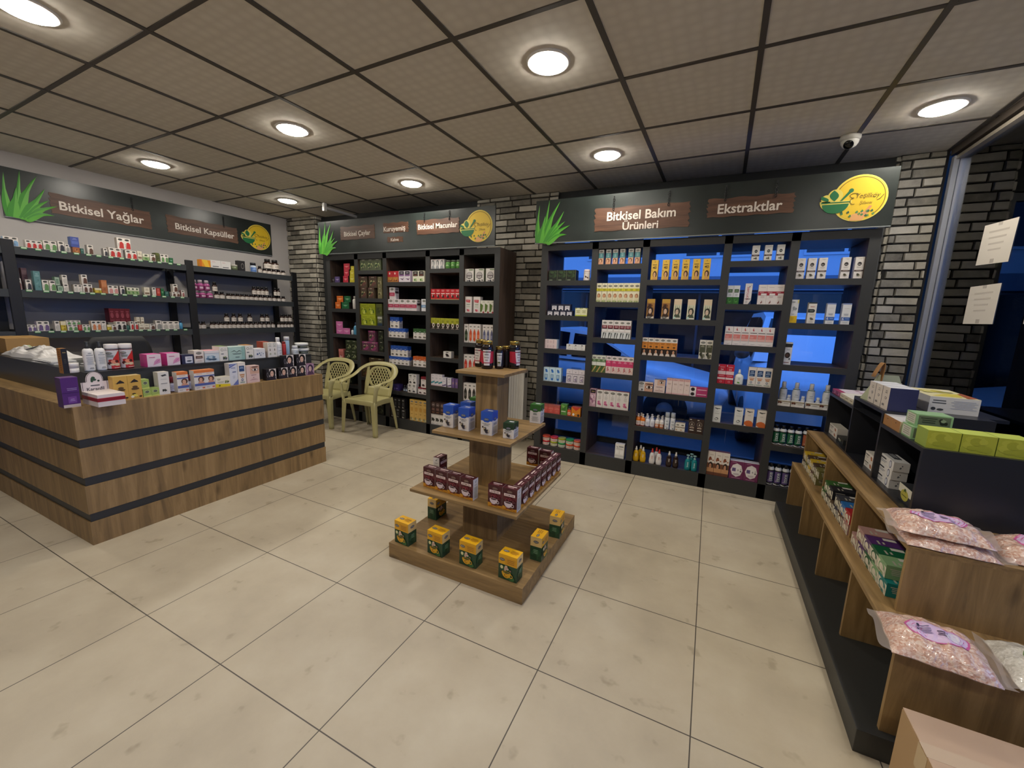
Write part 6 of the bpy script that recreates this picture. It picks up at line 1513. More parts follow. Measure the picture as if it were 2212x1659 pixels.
ATG = 'r0,.48,1,.72#5e1c26 p0,0,1,0,1,.14,.8,.12,.6,.15,.4,.12,.2,.17,.08,.2,0,.17#d3942c k.0,.0,1,.12,7#e0a63a#b9741f o.5,.86,.2#4a1a20#b5a08f r.12,.66,.88,.78#e9cfc8 w.5,.72,.6#4a2a28|%s e.35,.48,.12,.085#a03a4c e.35,.48,.09,.06#3a1016 e.55,.54,.1,.07#8f2f40 e.55,.54,.07,.05#55161f e.78,.46,.1,.07#7a3040 e.78,.46,.08,.055#4a1a20 c.44,.28,.56#dcc9cc#3a1418 k.25,.1,.85,.18,6#4a1a1c#8f2a30'
B['atomtea']['g'] = ATG % 'ATOM_TEA'
B['atomcay'] = dict(B['atomtea'], g=ATG % 'ATOM_ÇAYI')
for k_, n_, c_, cy_, t1 in (('pasteblue', 'blue and white paste box', '#2554b8', .62, 'ECE_MACUNU'), ('pastegreen', 'green and white paste box', '#35682c', .66, ''), ('pastedark', 'dark green paste box', '#1d3a26', .6, 'BİTKİLİ_AÇ')):
    fr = 'r0,%.2f,1,1%s p.18,%.2f,.82,%.2f,.66,%.2f,.34,%.2f%s o.5,%.2f,.22#20283c#c9ccd4 ' % (cy_, c_, cy_, cy_, cy_ - .06, cy_ - .06, c_, cy_ + .06)
    fr += ('w.5,.5,.66#3a3d44|%s x.24,.41,.76,.47,2#7f8288 e.2,.35,.07,.04#4a3a34 k.2,.08,.82,.36,9#26242c#b5a486#3a3844#cfc2aa x.3,.03,.7,.06,1#a9a49c' % t1) if t1 else 'p.5,.58,.3,.46,.7,.46#9fa39a x.3,.44,.7,.56,2#8a8f86 x.1,.1,.9,.38,7#b5b2a6'
    bx(k_, 'paste_box', n_, '#e3ddd6', fr, s='#ddd7d0', t=c_, sg='r0,%.2f,1,1%s p.2,%.2f,.8,%.2f,.5,%.2f%s o.5,%.2f,.2#20283c#c9ccd4 x.15,.44,.85,.54,3#6a7aa0 r.1,.08,.9,.38#bdb7ae x.14,.1,.86,.36,6#a9a399' % (cy_ + .03, c_, cy_ + .03, cy_ + .03, cy_ - .02, c_, cy_ + .08), tg='r.34,.42,.78,.66#d9dbe0', dep=.075)
def disp(des, w, h, x, y, z, rz, lab, grp=None):
    return put(des, w, h, x, y, z + .0006, rz, lab, grp)
# base: yellow boxes
YG = 'yellow and green tea boxes on the display base'
for x, y, l in ((-.252, .592, 'leftmost front yellow and green tea box on the display base'), (-.008, .596, 'second from left of four front yellow tea boxes on the display base'),
                (.214, .597, 'third from left of four front yellow tea boxes on the display base'), (.465, .594, 'rightmost front yellow tea box on the display base, nearest the viewer')):
    disp('vitaminc', .11, .143, x, y, .095, -.06 + .03 * (x > 0), l, YG)
disp('vitaminc', .10, .145, .528, .845, .095, PI / 2, 'nearer yellow tea box turned sideways on the right edge of the display base', YG)
disp('vitaminc', .10, .145, .536, 1.13, .095, PI / 2 + .05, 'farther yellow tea box turned sideways on the right edge of the display base', YG)
disp('vitaminc', .12, .145, -.28, .952, .095, PI / 2, 'yellow tea box in the shade at the left rear of the display base', YG)
# second tier: maroon boxes
MG = 'maroon fruit tea boxes on the second tier'
for i in range(4):
    disp('atomcay' if i < 3 else 'atomtea', .0925, .127, -.148 + i * .0932, .717 - i * .006, .43, -.065, ['leftmost of four maroon tea boxes along the front left of the second tier', 'second from left of four front-left maroon tea boxes on the second tier', 'third from left of four front-left maroon tea boxes on the second tier', 'rightmost of four front-left maroon tea boxes, pale side showing, second tier'][i], MG)
for i in range(2):
    disp('atomtea', .0895, .129, .322 + i * .0905, .690, .43, 0, ['left of two maroon tea boxes at the front right corner of the second tier', 'right of two maroon tea boxes at the front right corner of the second tier'][i], MG)
for i in range(7):
    disp('atomtea', .091, .129, .432 + .0007 * i, .762 + .0925 * i + .003, .43, PI / 2, '%s maroon tea box in the row along the right edge of the second tier' % ['nearest', 'second nearest', 'third nearest', 'fourth nearest', 'fifth nearest', 'second farthest', 'farthest'][i], MG)
disp('atomcay', .088, .129, .251, 1.385, .43, 0, 'left of two maroon tea boxes at the back of the second tier', MG)
disp('atomcay', .088, .129, .352, 1.370, .43, .0, 'right of two maroon tea boxes at the back of the second tier', MG)
disp('atomcay', .088, .129, -.218, .90, .43, PI / 2, 'maroon tea box turned sideways behind the front left row, second tier', MG)
# third tier: paste boxes
PG = 'paste boxes on the third tier'
disp('pasteblue', .074, .139, -.102, .858, .79, 0, 'leftmost blue and white paste box on the third tier', PG)
disp('pasteblue', .074, .139, .018, .846, .79, 0, 'middle blue and white paste box on the third tier', PG)
disp('pasteblue', .074, .139, .18, .838, .79, .04, 'blue and white paste box standing in front of the column, third tier', PG)
disp('pasteblue', .074, .139, -.058, .985, .79, 0, 'blue and white paste box behind the two left ones, third tier', PG)
disp('pastegreen', .074, .133, -.098, 1.165, .79, 0, 'green and white paste box at the rear left of the third tier', PG)
disp('pastegreen', .074, .133, .0, 1.222, .79, 0, 'green and white paste box half hidden behind the column, third tier', PG)
disp('pastedark', .066, .09, .318, .848, .79, .08, 'small dark green paste box at the front right of the third tier', PG)
disp('pastegreen', .074, .124, .318, 1.245, .79, .05, 'green and white paste box at the far right corner of the third tier', PG)
# top tier: dark jars
def jam(x, y, w, h, spec, lab, rz):
    key = 'jam%.3f%s' % (w, spec[:6])
    B[key] = dict(n='molasses_jar', d='dark jar', c='jar', vessel=1, sy=1, metal={'lid': .9}, parts=[('body', '#170b0d', .06, [(.9, 0), (.98, .02), (1, .05), (1, .72), (.93, .8), (.82, .84), (.8, .87)]), ('lid', '#b59a52', .25, [(.82, .86), (.86, .87), (.86, .96), (.83, .99), (.7, .985)])], lab=(.12, .72, '#e2dcd8', 1.0, 3.4, spec))
    o = bottle(key, B[key], w, h); o.location = (x, y, 1.1556); o.rotation_euler = (0, 0, rz)
    tag(o, lab, 'jar', 'dark jars on the top tier')
JR = 'r0,0,1,1#171012 p.3,.92,.72,.92,.66,.02,.38,.02#e4dcd8 p.0,.84,.3,.84,.38,.12,.02,.2#b5243a p.72,.84,1,.84,1,.2,.66,.12#b5243a r.3,.78,.72,.84#8f2a40 o.51,.81,.08#1d1a1a#d9d4cc x.4,.62,.62,.7,1#4a4446 w.51,.5,.22#3a3034|Harnup w.51,.34,.12#3a3034|özü r.36,.16,.68,.2#a3243f k.28,.06,.36,.3,3#c9506a#a3243f'
JS = 'r0,0,1,1#120d0d p.34,.98,.68,.98,.62,.02,.4,.02#dcd9d2 r.3,.8,.72,.84#1d1a1a o.51,.82,.08#1d1a1a#d9d4cc w.51,.62,.2#4a5460|Harnup x.4,.48,.62,.54,1#6a6f78 k.4,.18,.62,.42,6#6d7340#3a3f24#8f8a50 r.38,.1,.64,.13#3a3a34'
jam(.068, .997, .074, .176, JR, 'tall dark jar, red and white label, front left of the top tier', .35)
jam(-.018, 1.06, .074, .176, JR, 'tall dark jar behind the front left one on the top tier', -.2)
jam(.128, 1.045, .058, .141, JS, 'short dark jar with white label in the middle of the top tier', .45)
jam(.14, 1.118, .058, .141, JS, 'short dark jar behind the middle one on the top tier', 1.6)
jam(.198, 1.115, .074, .174, JR, 'tall dark jar turned to its red label, right on the top tier', 1.25)

# ------------------------------------------------------------------ goods on the stepped display
def tbox(k, d, col, s, t): bx(k, 'tea_box', d, '#d9d2bd', 'r0,.78,1,1%s e.52,.46,.36,.36%s e.5,.44,.24,.25#d9d2bd p.5,.5,.95,.4,.95,.2,.6,.2#cfc8b4 k.1,.02,.9,.24,4%s#8a8468' % (s, s, s), s=s, t=t, sg='x.1,.3,.5,.8,4#b9b5a8', tg='r.08,.5,.34,.9#c9c6bd x.5,.2,.9,.5,2#a9a698', dep=.115)
TB = {}
for k_, c_ in (('yellow', '#c9a92c'), ('brown', '#4a3a2c'), ('mossy', '#6d6a3c'), ('green', '#2f5f2c'), ('black', '#23252c'), ('navy', '#2a3046'), ('slate', '#3d4048'), ('blue', '#2467a8'), ('red', '#a8262c'), ('cocoa', '#5a4034'), ('rose', '#a8827c'), ('purple', '#4d2a66'), ('forest', '#0f5a3a'), ('sage', '#7fa578'), ('teal', '#0f7a78'), ('plum', '#3f3450')):
    tbox('t' + k_, k_ + ' herbal tea box', c_, c_, c_)
def low(k, y, z, lab, w=.086, x=2.035, h=.058):
    put('t' + k, w, h, x + .0575, y, z, -PI / 2, lab + ', lower step of the stepped display', 'herbal tea boxes on the stepped display')
zz = .4355; z2 = .4945
for k, y, z, lab in (
    ('rose', 1.165, zz, 'lower dusty-rose tea box beside the purple one'), ('rose', 1.105, z2, 'upper dusty-rose tea box beside the purple ones'),
    ('purple', 1.07, zz, 'lower of two purple tea boxes'), ('purple', 1.012, z2, 'upper of two purple tea boxes'),
    ('forest', .98, zz, 'lower of two dark green tea boxes'), ('forest', .924, z2, 'upper of two dark green tea boxes'),
    ('sage', .892, zz, 'lower of two pale green tea boxes'), ('sage', .836, z2, 'upper of two pale green tea boxes'),
    ('teal', .803, zz, 'teal tea box nearest the viewer'),
    ('green', 1.78, zz, 'lower far green tea box in the middle bay'), ('green', 1.735, z2, 'upper far green tea box in the middle bay'), ('black', 1.690, zz, 'lower far black tea box in the middle bay'), ('black', 1.645, z2, 'upper far black tea box in the middle bay'),
    ('brown', 1.60, zz, 'lower dark brown tea box in the middle bay'), ('navy', 1.51, zz, 'lower navy tea box in the middle bay'), ('slate', 1.50, z2, 'upper slate grey tea box in the middle bay'), ('cocoa', 1.415, zz, 'lower middle cocoa brown tea box in the middle bay'), ('blue', 1.405, z2, 'upper bright blue tea box in the middle bay'), ('rose', 1.32, zz, 'lower dusty-rose tea box nearest in the middle bay'), ('red', 1.315, z2, 'upper red tea box in the middle bay'),
    ('brown', 2.395, zz, 'lower farthest dark brown tea box, far bay'), ('mossy', 2.305, zz, 'lower far moss-brown tea box, far bay'), ('yellow', 2.365, z2, 'upper far yellow tea box, far bay'), ('brown', 2.26, z2, 'upper dark brown tea box, far bay'), ('yellow', 2.215, zz, 'lower middle yellow tea box, far bay'), ('yellow', 2.17, z2, 'upper middle yellow tea box, far bay'),
    ('cocoa', 2.125, zz, 'lower cocoa brown tea box, far bay'), ('brown', 2.08, z2, 'upper near dark brown tea box, far bay'), ('mossy', 2.035, zz, 'lower near moss-brown tea box, far bay'), ('mossy', 1.985, z2, 'upper nearest moss-brown tea box, far bay')):
    low(k, y, z, lab)
for k, y, z, lab in (('rose', 1.105, z2, 'second'), ('forest', .924, z2, 'second'), ('teal', .803, zz, 'second'), ('forest', .98, zz, 'second'), ('sage', .892, zz, 'second')):
    put('t' + k, .086, .058, 2.035 + .0575 + .1165, y, z, -PI / 2, '%s herbal tea box in the inner row, %s layer, lower step' % (k if k != 'rose' else 'dusty-rose', 'upper' if z == z2 else 'lower'), 'herbal tea boxes on the stepped display')
# black bays
bx('longwhite', 'toothpaste_box', 'long white box, tooth emblem', '#dcdad6', 'e.8,.5,.08,.42#3f4a70 e.8,.5,.06,.32#d3d6df r.05,.6,.5,.76#3a3d44 x.06,.2,.6,.5,2#8f929a', t='#cfcfcd', sg='k.3,.2,.6,.8,3#6a6d74', tg='r.05,.3,.7,.8#3f4348 x.1,.4,.6,.7,2#b5b8bc', dep=.06)
bx('creamlong', 'toothpaste_box', 'white box, fruit picture', '#ded8ce', 'k.6,.1,.92,.8,5#a8623c#c98a5a#7d3a2c r.06,.6,.5,.72#4a4d50 x.06,.2,.45,.5,2#9a9a98', t='#cfcabd', dep=.06)
bx('bluestripe', 'serum_box', 'white carton, navy edge', '#d9cfc4', 'e.55,.5,.14,.06#2f2f4a e.55,.5,.09,.04#d9cfc4 x.4,.7,.7,.86,2#8f8a84 x.2,.1,.5,.3,1#7f7a78', s='#2c2f55', sg='', t='#e2e2e4', dep=.11)
bx('kraft', 'soap_box', 'kraft brown box', '#a87a48', 'e.5,.7,.06,.06#5a3f24', s='#c9b89a', t='#dcd8d2', dep=.12)
bx('paleg', 'soap_box', 'pale green box, drawing', '#8fb583', 'r.08,.12,.92,.9#cfcfbf x.14,.2,.86,.84,4#9a9a8c', s='#8fb583', sg='r.06,.1,.94,.9#5f6a54 x.1,.3,.6,.8,3#2f3a2c k.55,.15,.92,.85,5#23291f#8a9a7a', t='#93ba88', dep=.12)
bx('limebar', 'soap_bar_box', 'plain lime green box', '#a9ad33', 'k0,0,1,1,8#b3b63c#9ea22c', s='#98ab4c', t='#c3d056', dep=.1)
def black(k, w, h, y, z, lab, x=2.15, dep=None):
    put(k, w, h, x + B[k]['dep'] / 2, y, z, -PI / 2, lab, 'boxes on the black unit')
for i in range(3):
    black('longwhite', .185, .046, 1.388 - .006 * i, .7125 + .0465 * i, ['lowest', 'middle', 'topmost'][i] + ' of three stacked long white boxes with tooth emblem, near black bay', 2.165)
for i in range(2):
    black('creamlong', .13, .042, 1.61, .7125 + .0425 * i, ['lower', 'upper'][i] + ' white box with fruit picture, middle black bay', 2.17)
    black('creamlong', .2, .036, 2.335, .7125 + .0365 * i, ['lower', 'upper'][i] + ' of two beige long boxes, far black bay', 2.165)
bx('dkbox', 'toothpaste_box', 'dark charcoal box', '#2a2d2c', 'k.1,.1,.9,.8,5#8f948a#3f4a40#c9ccc2', dep=.06)
bx('lemonbox', 'toothpaste_box', 'black box, lemon picture', '#2d2f33', 'r0,.5,1,1#d5d2c0 e.5,.45,.3,.34#b5ad4a p.45,.85,.55,.85,.6,.62,.5,.7,.4,.62#3f5a34 r.3,.4,.7,.44#4a4a34', dep=.07)
black('dkbox', .15, .034, 2.15, .7125, 'low charcoal box in front of the far black bay', 2.165)
black('lemonbox', .13, .075, 1.12, .7125, 'black box with a lemon picture beside the stacked long white boxes', 2.165)
for i in range(3):
    black('bluestripe', .094, .118, 1.70 - .099 * i, 1.0705, ['farthest', 'middle', 'nearest'][i] + ' of three white cartons with navy edges on the raised black cube', 2.155)
for i in range(2):
    black('kraft', .098, .052, 1.39 - .1 * i, 1.0055, ['far', 'near'][i] + ' kraft brown box on the black top beside the raised cube', 2.145)
black('paleg', .1, .056, 1.183, 1.0055, 'lower pale green box with drawing on the black top', 2.15)
black('paleg', .1, .055, 1.205, 1.0620, 'upper pale green box with drawing on the black top', 2.165)
for i in range(3):
    put('limebar', .10, .075, 2.152 + .05 + .0515 * 2 * i, 1.045, 1.0055, 0, ['left', 'middle', 'right'][i] + ' of three plain lime green boxes on the near end of the black top', 'boxes on the black unit')
bx('flatpink', 'cosmetic_box', 'flat pink and white box', '#8f3a5a', 'k.1,.2,.9,.8,4#c98aa0#5a2036', s='#a05a76', t='#ddd0d4', tg='r0,0,1,.12#a53a60 x.3,.4,.7,.6,1#b08a98', dep=.26)
bx('flatcream', 'cosmetic_box', 'flat cream box', '#cfc6ae', 'x.2,.3,.8,.7,1#8f7f60', s='#d3ccba', t='#dedacb', dep=.26)
for i, (k, y) in enumerate((('flatpink', 2.40), ('flatpink', 2.30), ('flatcream', 2.20), ('flatcream', 2.10), ('flatcream', 2.0))):
    black(k, .096, .032, y, 1.0055, ['farthest flat pink and white box', 'nearer flat pink and white box', 'farthest flat cream box', 'middle flat cream box', 'nearest flat cream box'][i] + ' lying on the far black top', 2.15)

# large white carton and gift bag on the raised cube
t = thing('supplement_carton', 'large white carton with yellow printed lid on the raised black cube', 'box', (2.43, 1.56, 1.0705), -.03)
m = MB(); m.box(-.085, .1, -.012, .33, 0, .082, pm('#dcdad6', .4), top=pm('#e6dca8', .4)); m.build('carton', t)
m = MB(); fn = f_front(.185, .024, .082)
printing(m, 'x.05,.55,.35,.85,2#5a5d60 e.1,.25,.05,.1#3f4248 e.24,.22,.07,.07#4a4d50 x.42,.3,.97,.85,6#b5b8c4', lambda u, v, L: (-.085 + u * .185, -.0122 - EPS * L, v * .082), .45)
printing(m, 'p.1,.1,.7,.1,.9,.5,.5,.4#d9c84a p.3,.5,.8,.6,.9,.9,.5,.8#e9e2c2 p.75,.0,1,.1,1,.6,.85,.5#a5582f k.1,.4,.9,.95,6#dcd27a#c9b93a#8f8a3a', lambda u, v, L: (-.085 + u * .185, -.012 + v * .34, .0822 + EPS * L), 1.8)
m.build('print', t, weld=False)
t = thing('gift_bag', 'sage green gift bag with brown loop handle on the black cube', 'bag', (2.25, 1.80, 1.0705), .1)
sage = pm('#a3a88c', .6, name='sage_paper'); darkp = pm('#3a2230', .6)
m = MB()
m.face([(-.1, -.05, 0), (.08, -.05, 0), (.04, -.005, .15), (-.05, -.005, .15)], sage); m.face([(.08, .05, 0), (-.1, .05, 0), (-.05, .005, .15), (.04, .005, .15)], sage)
m.face([(.08, -.05, 0), (.08, .05, 0), (.04, .005, .15), (.04, -.005, .15)], darkp); m.face([(-.1, .05, 0), (-.1, -.05, 0), (-.05, -.005, .15), (-.05, .005, .15)], sage); m.face([(-.1, -.05, 0), (-.1, .05, 0), (.08, .05, 0), (.08, -.05, 0)], sage)
m.build('body', t)
m = MB(); printing(m, 'p0,0,1,0,.93,.3,.05,.26#c3bfae k.3,.1,.8,.5,5#5a3f34#8f7a6a#3a302a', lambda u, v, L: ((-.1 + .18 * u) * (1 - v) + (-.05 + .09 * u) * v, -.05 * (1 - v) - .005 * v - .0008 - EPS * L, .15 * v), .9); m.build('print', t, weld=False)
m = MB(); kraftm = pm('#a07648', .6, name='kraft_handle')
pp = [Vector((-.045 + .02 * math.sin(PI * q), 0, .10 + .12 * math.sin(PI * q * .9))) + Vector((-.035 * q, -.01, 0)) for q in [i / 12 for i in range(13)]]
m.ribbon(pp, [(0, 1, 0)] * 13, .045, .003, kraftm); m.build('handle', t)

# pillows of bath salt in clear bags
pink_salt = salt_mat('pink_salt', '#c99a86', '#dcb9a8', '#e8d2c6')
white_salt = salt_mat('white_salt', '#c9c6be', '#d9d6ce', '#e4e2dc')
clear = film_mat('clear_bag_film', '#e9dfda', .4)
def salt_bag(name, label, loc, rz, w, d, h, mat, lab1, lab2, seed):
    t = thing(name, label, 'bag', loc, rz, 'clear bags of bath salt on the stepped display')
    R = random.Random(seed); ph = [R.uniform(0, 6) for _ in range(6)]
    def top(u, v):
        a, b = 2 * u - 1, 2 * v - 1
        k = max(0, (1 - abs(a) ** 3.2)) ** .62 * max(0, (1 - abs(b) ** 3.2)) ** .62
        z = h * k + (.0035 * math.sin(9 * a + ph[0] + 3 * b) + .003 * math.sin(13 * b + ph[1] + 4 * a) + .002 * math.sin(23 * a + ph[2])) * k
        return a, b, z
    def f(u, v):
        a, b, z = top(u, v)
        e = 1 + .02 * math.sin(7 * b + ph[3])
        return (a * w / 2 * e, b * d / 2 * (1 + .02 * math.sin(8 * a + ph[4])), z + .004)
    m = MB(); m.grid(f, 30, 26, mat); m.grid(lambda u, v: (lambda q: (q[0], q[1], .002 + .0015 * (q[2] > .01)))(f(1 - u, v)), 12, 10, mat); m.build('salt', t)
    for s in (-1, 1):
        m = MB(); m.grid(lambda u, v: (s * (w / 2 * .985 + u * .03), (v - .5) * d * (.98 + .06 * u), .006 + .012 * math.sin(v * 9 + ph[5]) * u + .004 * u), 4, 16, clear); m.build('bag_seal', t)
    m = MB()
    def lf(u, v, L):
        x, y, z = f(.5 + (u - .5) * .62, .5 + (v - .5) * .5)
        return (x, y, z + .0012 + EPS * L)
    n = 30
    ring = lambda r1, r2: [(.5 + r1 * math.cos(2 * PI * i / n), .5 + r2 * math.sin(2 * PI * i / n) * (1 + .12 * math.cos(2 * 2 * PI * i / n))) for i in range(n)]
    for k, (r1, mt) in enumerate(((.5, pcol(lab1)), (.47, pcol(lab2)))):
        N = 8
        pr = ring(r1, r1)
        for j in range(N):
            for i in range(n):
                i2 = (i + 1) % n
                q0, q1 = j / N, (j + 1) / N
                P_ = lambda p, q: (.5 + (p[0] - .5) * q, .5 + (p[1] - .5) * q)
                m.face([lf(*P_(pr[i], q0), k), lf(*P_(pr[i2], q0), k), lf(*P_(pr[i2], q1), k), lf(*P_(pr[i], q1), k)], mt, True)
    printing(m, 'e.76,.5,.13,.24#e2dce8 e.76,.5,.11,.2#c9a9d2 e.76,.5,.09,.17#e2dce8 x.5,.4,.66,.6,3#4a3a55 x.2,.3,.44,.7,6#8f84a8 e.18,.34,.02,.04#3a3450 e.24,.68,.025,.05#3a3450', lambda u, v, L: lf(u, v, L + 2), 1, nx=6)
    m.build('label', t, weld=False)
    return t
PK1, PK2, GN1, GN2 = '#c95f9a', '#d9bfe0', '#5f7f4a', '#b9c4c9'
salt_bag('bath_salt_bag', 'pink bath salt bag, violet label, lying on the low near step', (2.085, .50, .4362), -.10, .25, .225, .05, pink_salt, PK1, PK2, 1)
salt_bag('bath_salt_bag', 'white bath salt bag, green label, lying on the low near step', (2.375, .505, .4362), -.06, .25, .225, .05, white_salt, GN1, GN2, 2)
salt_bag('bath_salt_bag', 'lower pink bath salt bag under another on the upper near step', (2.165, .775, .7012), -.04, .25, .21, .03, pink_salt, PK1, PK2, 3)
salt_bag('bath_salt_bag', 'top pink bath salt bag with violet label on the upper near step', (2.155, .80, .738), -.08, .25, .21, .042, pink_salt, PK1, PK2, 4)
salt_bag('bath_salt_bag', 'right pink bath salt bag on the upper near step by the window', (2.44, .79, .7012), -.1, .25, .21, .055, pink_salt, PK1, PK2, 5)

# ------------------------------------------------------------------ loose things on the counter
t = thing('plastic_bag', 'crumpled white plastic bag lying on the left end of the counter', 'bag', (-3.355, .03, 1.0565), .05)
R = random.Random(4)
m = MB()
ph = [R.uniform(0, 6) for _ in range(8)]
def bag(u, v):
    a, b = 2 * u - 1, 2 * v - 1
    k = max(0, 1 - abs(a) ** 2.6) ** .5 * max(0, 1 - abs(b) ** 2.6) ** .5
    z = .062 * k * (1 - .3 * a) + k * (.016 * math.sin(6 * a + ph[0]) * math.sin(5 * b + ph[1]) + .009 * math.sin(14 * a + 6 * b + ph[2]) + .005 * math.sin(25 * b + ph[3] - 9 * a))
    return (.33 * a * (1 + .05 * math.sin(6 * b + ph[4])), .12 * b * (1 + .12 * math.sin(5 * a + ph[5])), max(.001, z))
m.grid(bag, 46, 26, pm('#d3d0cd', .35, name='white_plastic_film'), smooth=False)
m.build('film', t)
m = MB(); printing(m, 'p.05,.5,.2,.8,.3,.6,.2,.3#8fa078 p.4,.3,.6,.7,.55,.2#8f8a86 k.1,.2,.7,.8,5#9fae8a#b5b0aa#6f6a68', lambda u, v, L: (lambda q: (q[0], q[1], q[2] + .0015 + EPS * L))(bag(.1 + u * .6, .1 + v * .6)), 1, nx=6); m.build('print', t, weld=False)
t = thing('cardboard_box', 'brown box at the left end of the counter behind the plastic bag', 'box', (-3.98, .06, 1.0565), .0)
m = MB(); m.box(-.12, .26, -.12, .12, 0, .12, pm('#a5804a', .6, name='kraft_card')); m.build('body', t); m = MB(); m.box(-.12, .26, -.008, .008, .120, .1206, pm('#b5935c', .4)); m.build('tape', t)
t = thing('paper_stack', 'stack of white papers on the counter beside the plastic bag', 'paper', (-2.86, -.045, 1.0565))
R = random.Random(2)
for i in range(5):
    a = R.uniform(-.2, .2); m = MB(); m.box(-.15, .15, -.062, .062, i * .004, i * .004 + .0035, pm('#c3c3c4', .5)); o = m.build('sheet', t); o.rotation_euler = (0, 0, a * .5); o.location = (R.uniform(-.03, .03), R.uniform(-.01, .01), 0)
t = thing('leaflet', 'folded white leaflet on the counter behind the round white tub', 'paper', (-2.42, .06, 1.0565), .3)
m = MB(); m.box(-.1, .1, -.07, .07, 0, .01, pm('#d3d1cf', .5)); m.box(-.1, .1, -.07, .07, .0101, .014, pm('#26262a', .5)); m.box(-.1, .08, -.065, .07, .0141, .02, pm('#dcdad7', .5)); m.build('sheets', t, weld=False)
put('whitetub', .065, .058, -2.30, .02, 1.0565, PI / 2, 'round white cream tub behind the white bottles on the counter', 'round white cream tubs on the counter top')
# counter display with arched header
t = thing('counter_display_box', 'white counter display box with red band and arched header card', 'box', (-2.0, -.105, .8755))
wh = pm('#e2d6d2', .4)
m = MB(); m.box(-.1, .105, -.063, .063, 0, .072, wh); m.build('tray', t)
m = MB(); m.box(-.1006, .1058, -.0638, .0638, .03, .052, pm('#a5202e', .4)); m.box(-.06, .106, -.0642, .0645, .034, .048, pm('#8a1824', .4)); m.build('red_band', t, weld=False)
m = MB()
pts = [(-.063, 0), (.063, 0), (.063, .105), (.04, .105)] + [(.04 * math.cos(PI * i / 12), .118 + .05 * math.sin(PI * i / 12)) for i in range(13)] + [(-.04, .105), (-.063, .105)]
hf = lambda y, z, q: (-.098 + q, y, .02 + z)
m.prism(pts, hf, .003, wh)
ins = [(y * .9, .012 + (z) * .92) for y, z in pts]
for i in range(len(ins)):
    (a, b), (c, d) = ins[i], ins[(i + 1) % len(ins)]
    L_ = math.hypot(c - a, d - b)
    if L_ > 1e-4:
        px, pz = -(d - b) / L_ * .0011, (c - a) / L_ * .0011
        m.face([hf(a + px, b + pz, .0036), hf(a - px, b - pz, .0036), hf(c - px, d - pz, .0036), hf(c + px, d + pz, .0036)], pcol('#4a3440'))
printing(m, 'k.32,.55,.7,.85,7#2f4a34#24382a#3f5a44 x.25,.4,.75,.5,1#4a4a4c w.5,.3,.66#3a3436|Karanfil', lambda u, v, L: hf(-.06 + u * .12, .02 + v * .14, .0036 + EPS * L), 1.1)
m.build('header_card', t, weld=False)

# taped notices on the window
for y, z, w_, h_, tilt, l in ((2.475, 2.03, .34, .25, .05, 'upper white paper notice taped to the street window'), (2.49, 1.652, .33, .245, .0, 'lower white paper notice taped to the street window'), (1.90, 1.655, .3, .245, .0, 'white paper notice cut off at the right edge of the picture')):
    t = thing('paper_notice', l, 'notice', (XR + .0165, y, z), 0, 'paper notices taped to the street window')
    t.rotation_euler = (tilt, 0, 0)
    m = MB(); m.box(-.0012, .0, -w_ / 2, w_ / 2, -h_ / 2, h_ / 2, pm('#d9d2c6', .8, name='notice_paper')); m.build('sheet', t)
    m = MB()
    for i in range(4):
        m.box(-.0016, -.0012, -w_ * (.3 - .04 * i), w_ * (.3 - .03 * i), h_ * (.28 - i * .15), h_ * (.32 - i * .15), pm('#c3bbb0', .8))
    m.box(-.0017, -.0012, -.02, .02, -h_ / 2 + .005, -h_ / 2 + .03, pm('#b3aba0', .4)); m.box(-.0017, -.0012, -.02, .02, h_ / 2 - .02, h_ / 2, pm('#b9b1a6', .4))
    m.build('tape_and_shadow_print', t, weld=False).name = 'faint_print'  # faint bars for writing seen in reverse, plus tape pieces

# radiator on the middle pier
t = thing('radiator', 'white panel radiator on the middle brick pier behind the centre display', 'radiator', (-.762, 3.02, 0))
t.scale = (.3, 1, 1)
rw = pm('#dcdad4', .35, name='radiator_white')
m = MB()
n = 6
def flute(u, v):
    q = (u * n) % 1.0
    return (u * .62, .0 + .012 * (.5 - .5 * math.cos(2 * PI * q)) ** 2, .11 + v * .72)
m.grid(flute, n * 8, 1, rw); m.box(.0, .62, .014, .03, .11, .83, rw); m.build('front_panel', t, weld=False)
m = MB(); m.box(.612, .632, -.004, .10, .105, .845, rw); m.box(-.012, .008, -.004, .10, .105, .845, rw); m.build('side_cover', t, weld=False)
m = MB()
m.box(-.012, .632, -.004, .1, .845, .85, rw)
for i in range(18):
    m.box(.01 + i * .034, .03 + i * .034, .01, .09, .85, .853, rw)
m.build('top_grille', t, weld=False)
m = MB(); m.tube([(.60, .05, .11), (.60, .05, .06), (.64, .02, .06), (.66, .02, .06)], .011, pm('#b5b5b3', .3, .8)); m.tube([(.64, .05, .06), (.64, .1, .03), (.64, .12, .0)], .009, pm('#b5b5b3', .3, .8)); m.build('pipe', t, weld=False)
m = MB(); m.lathe([(.018, 0), (.024, .01), (.024, .045), (.018, .055)], rw, 18, c=(.665, .02, .05)); m.build('valve_knob', t)
m = MB(); m.box(.635, .65, .02, .07, .78, .83, pm('#3a3c40', .4)); m.build('clip', t)

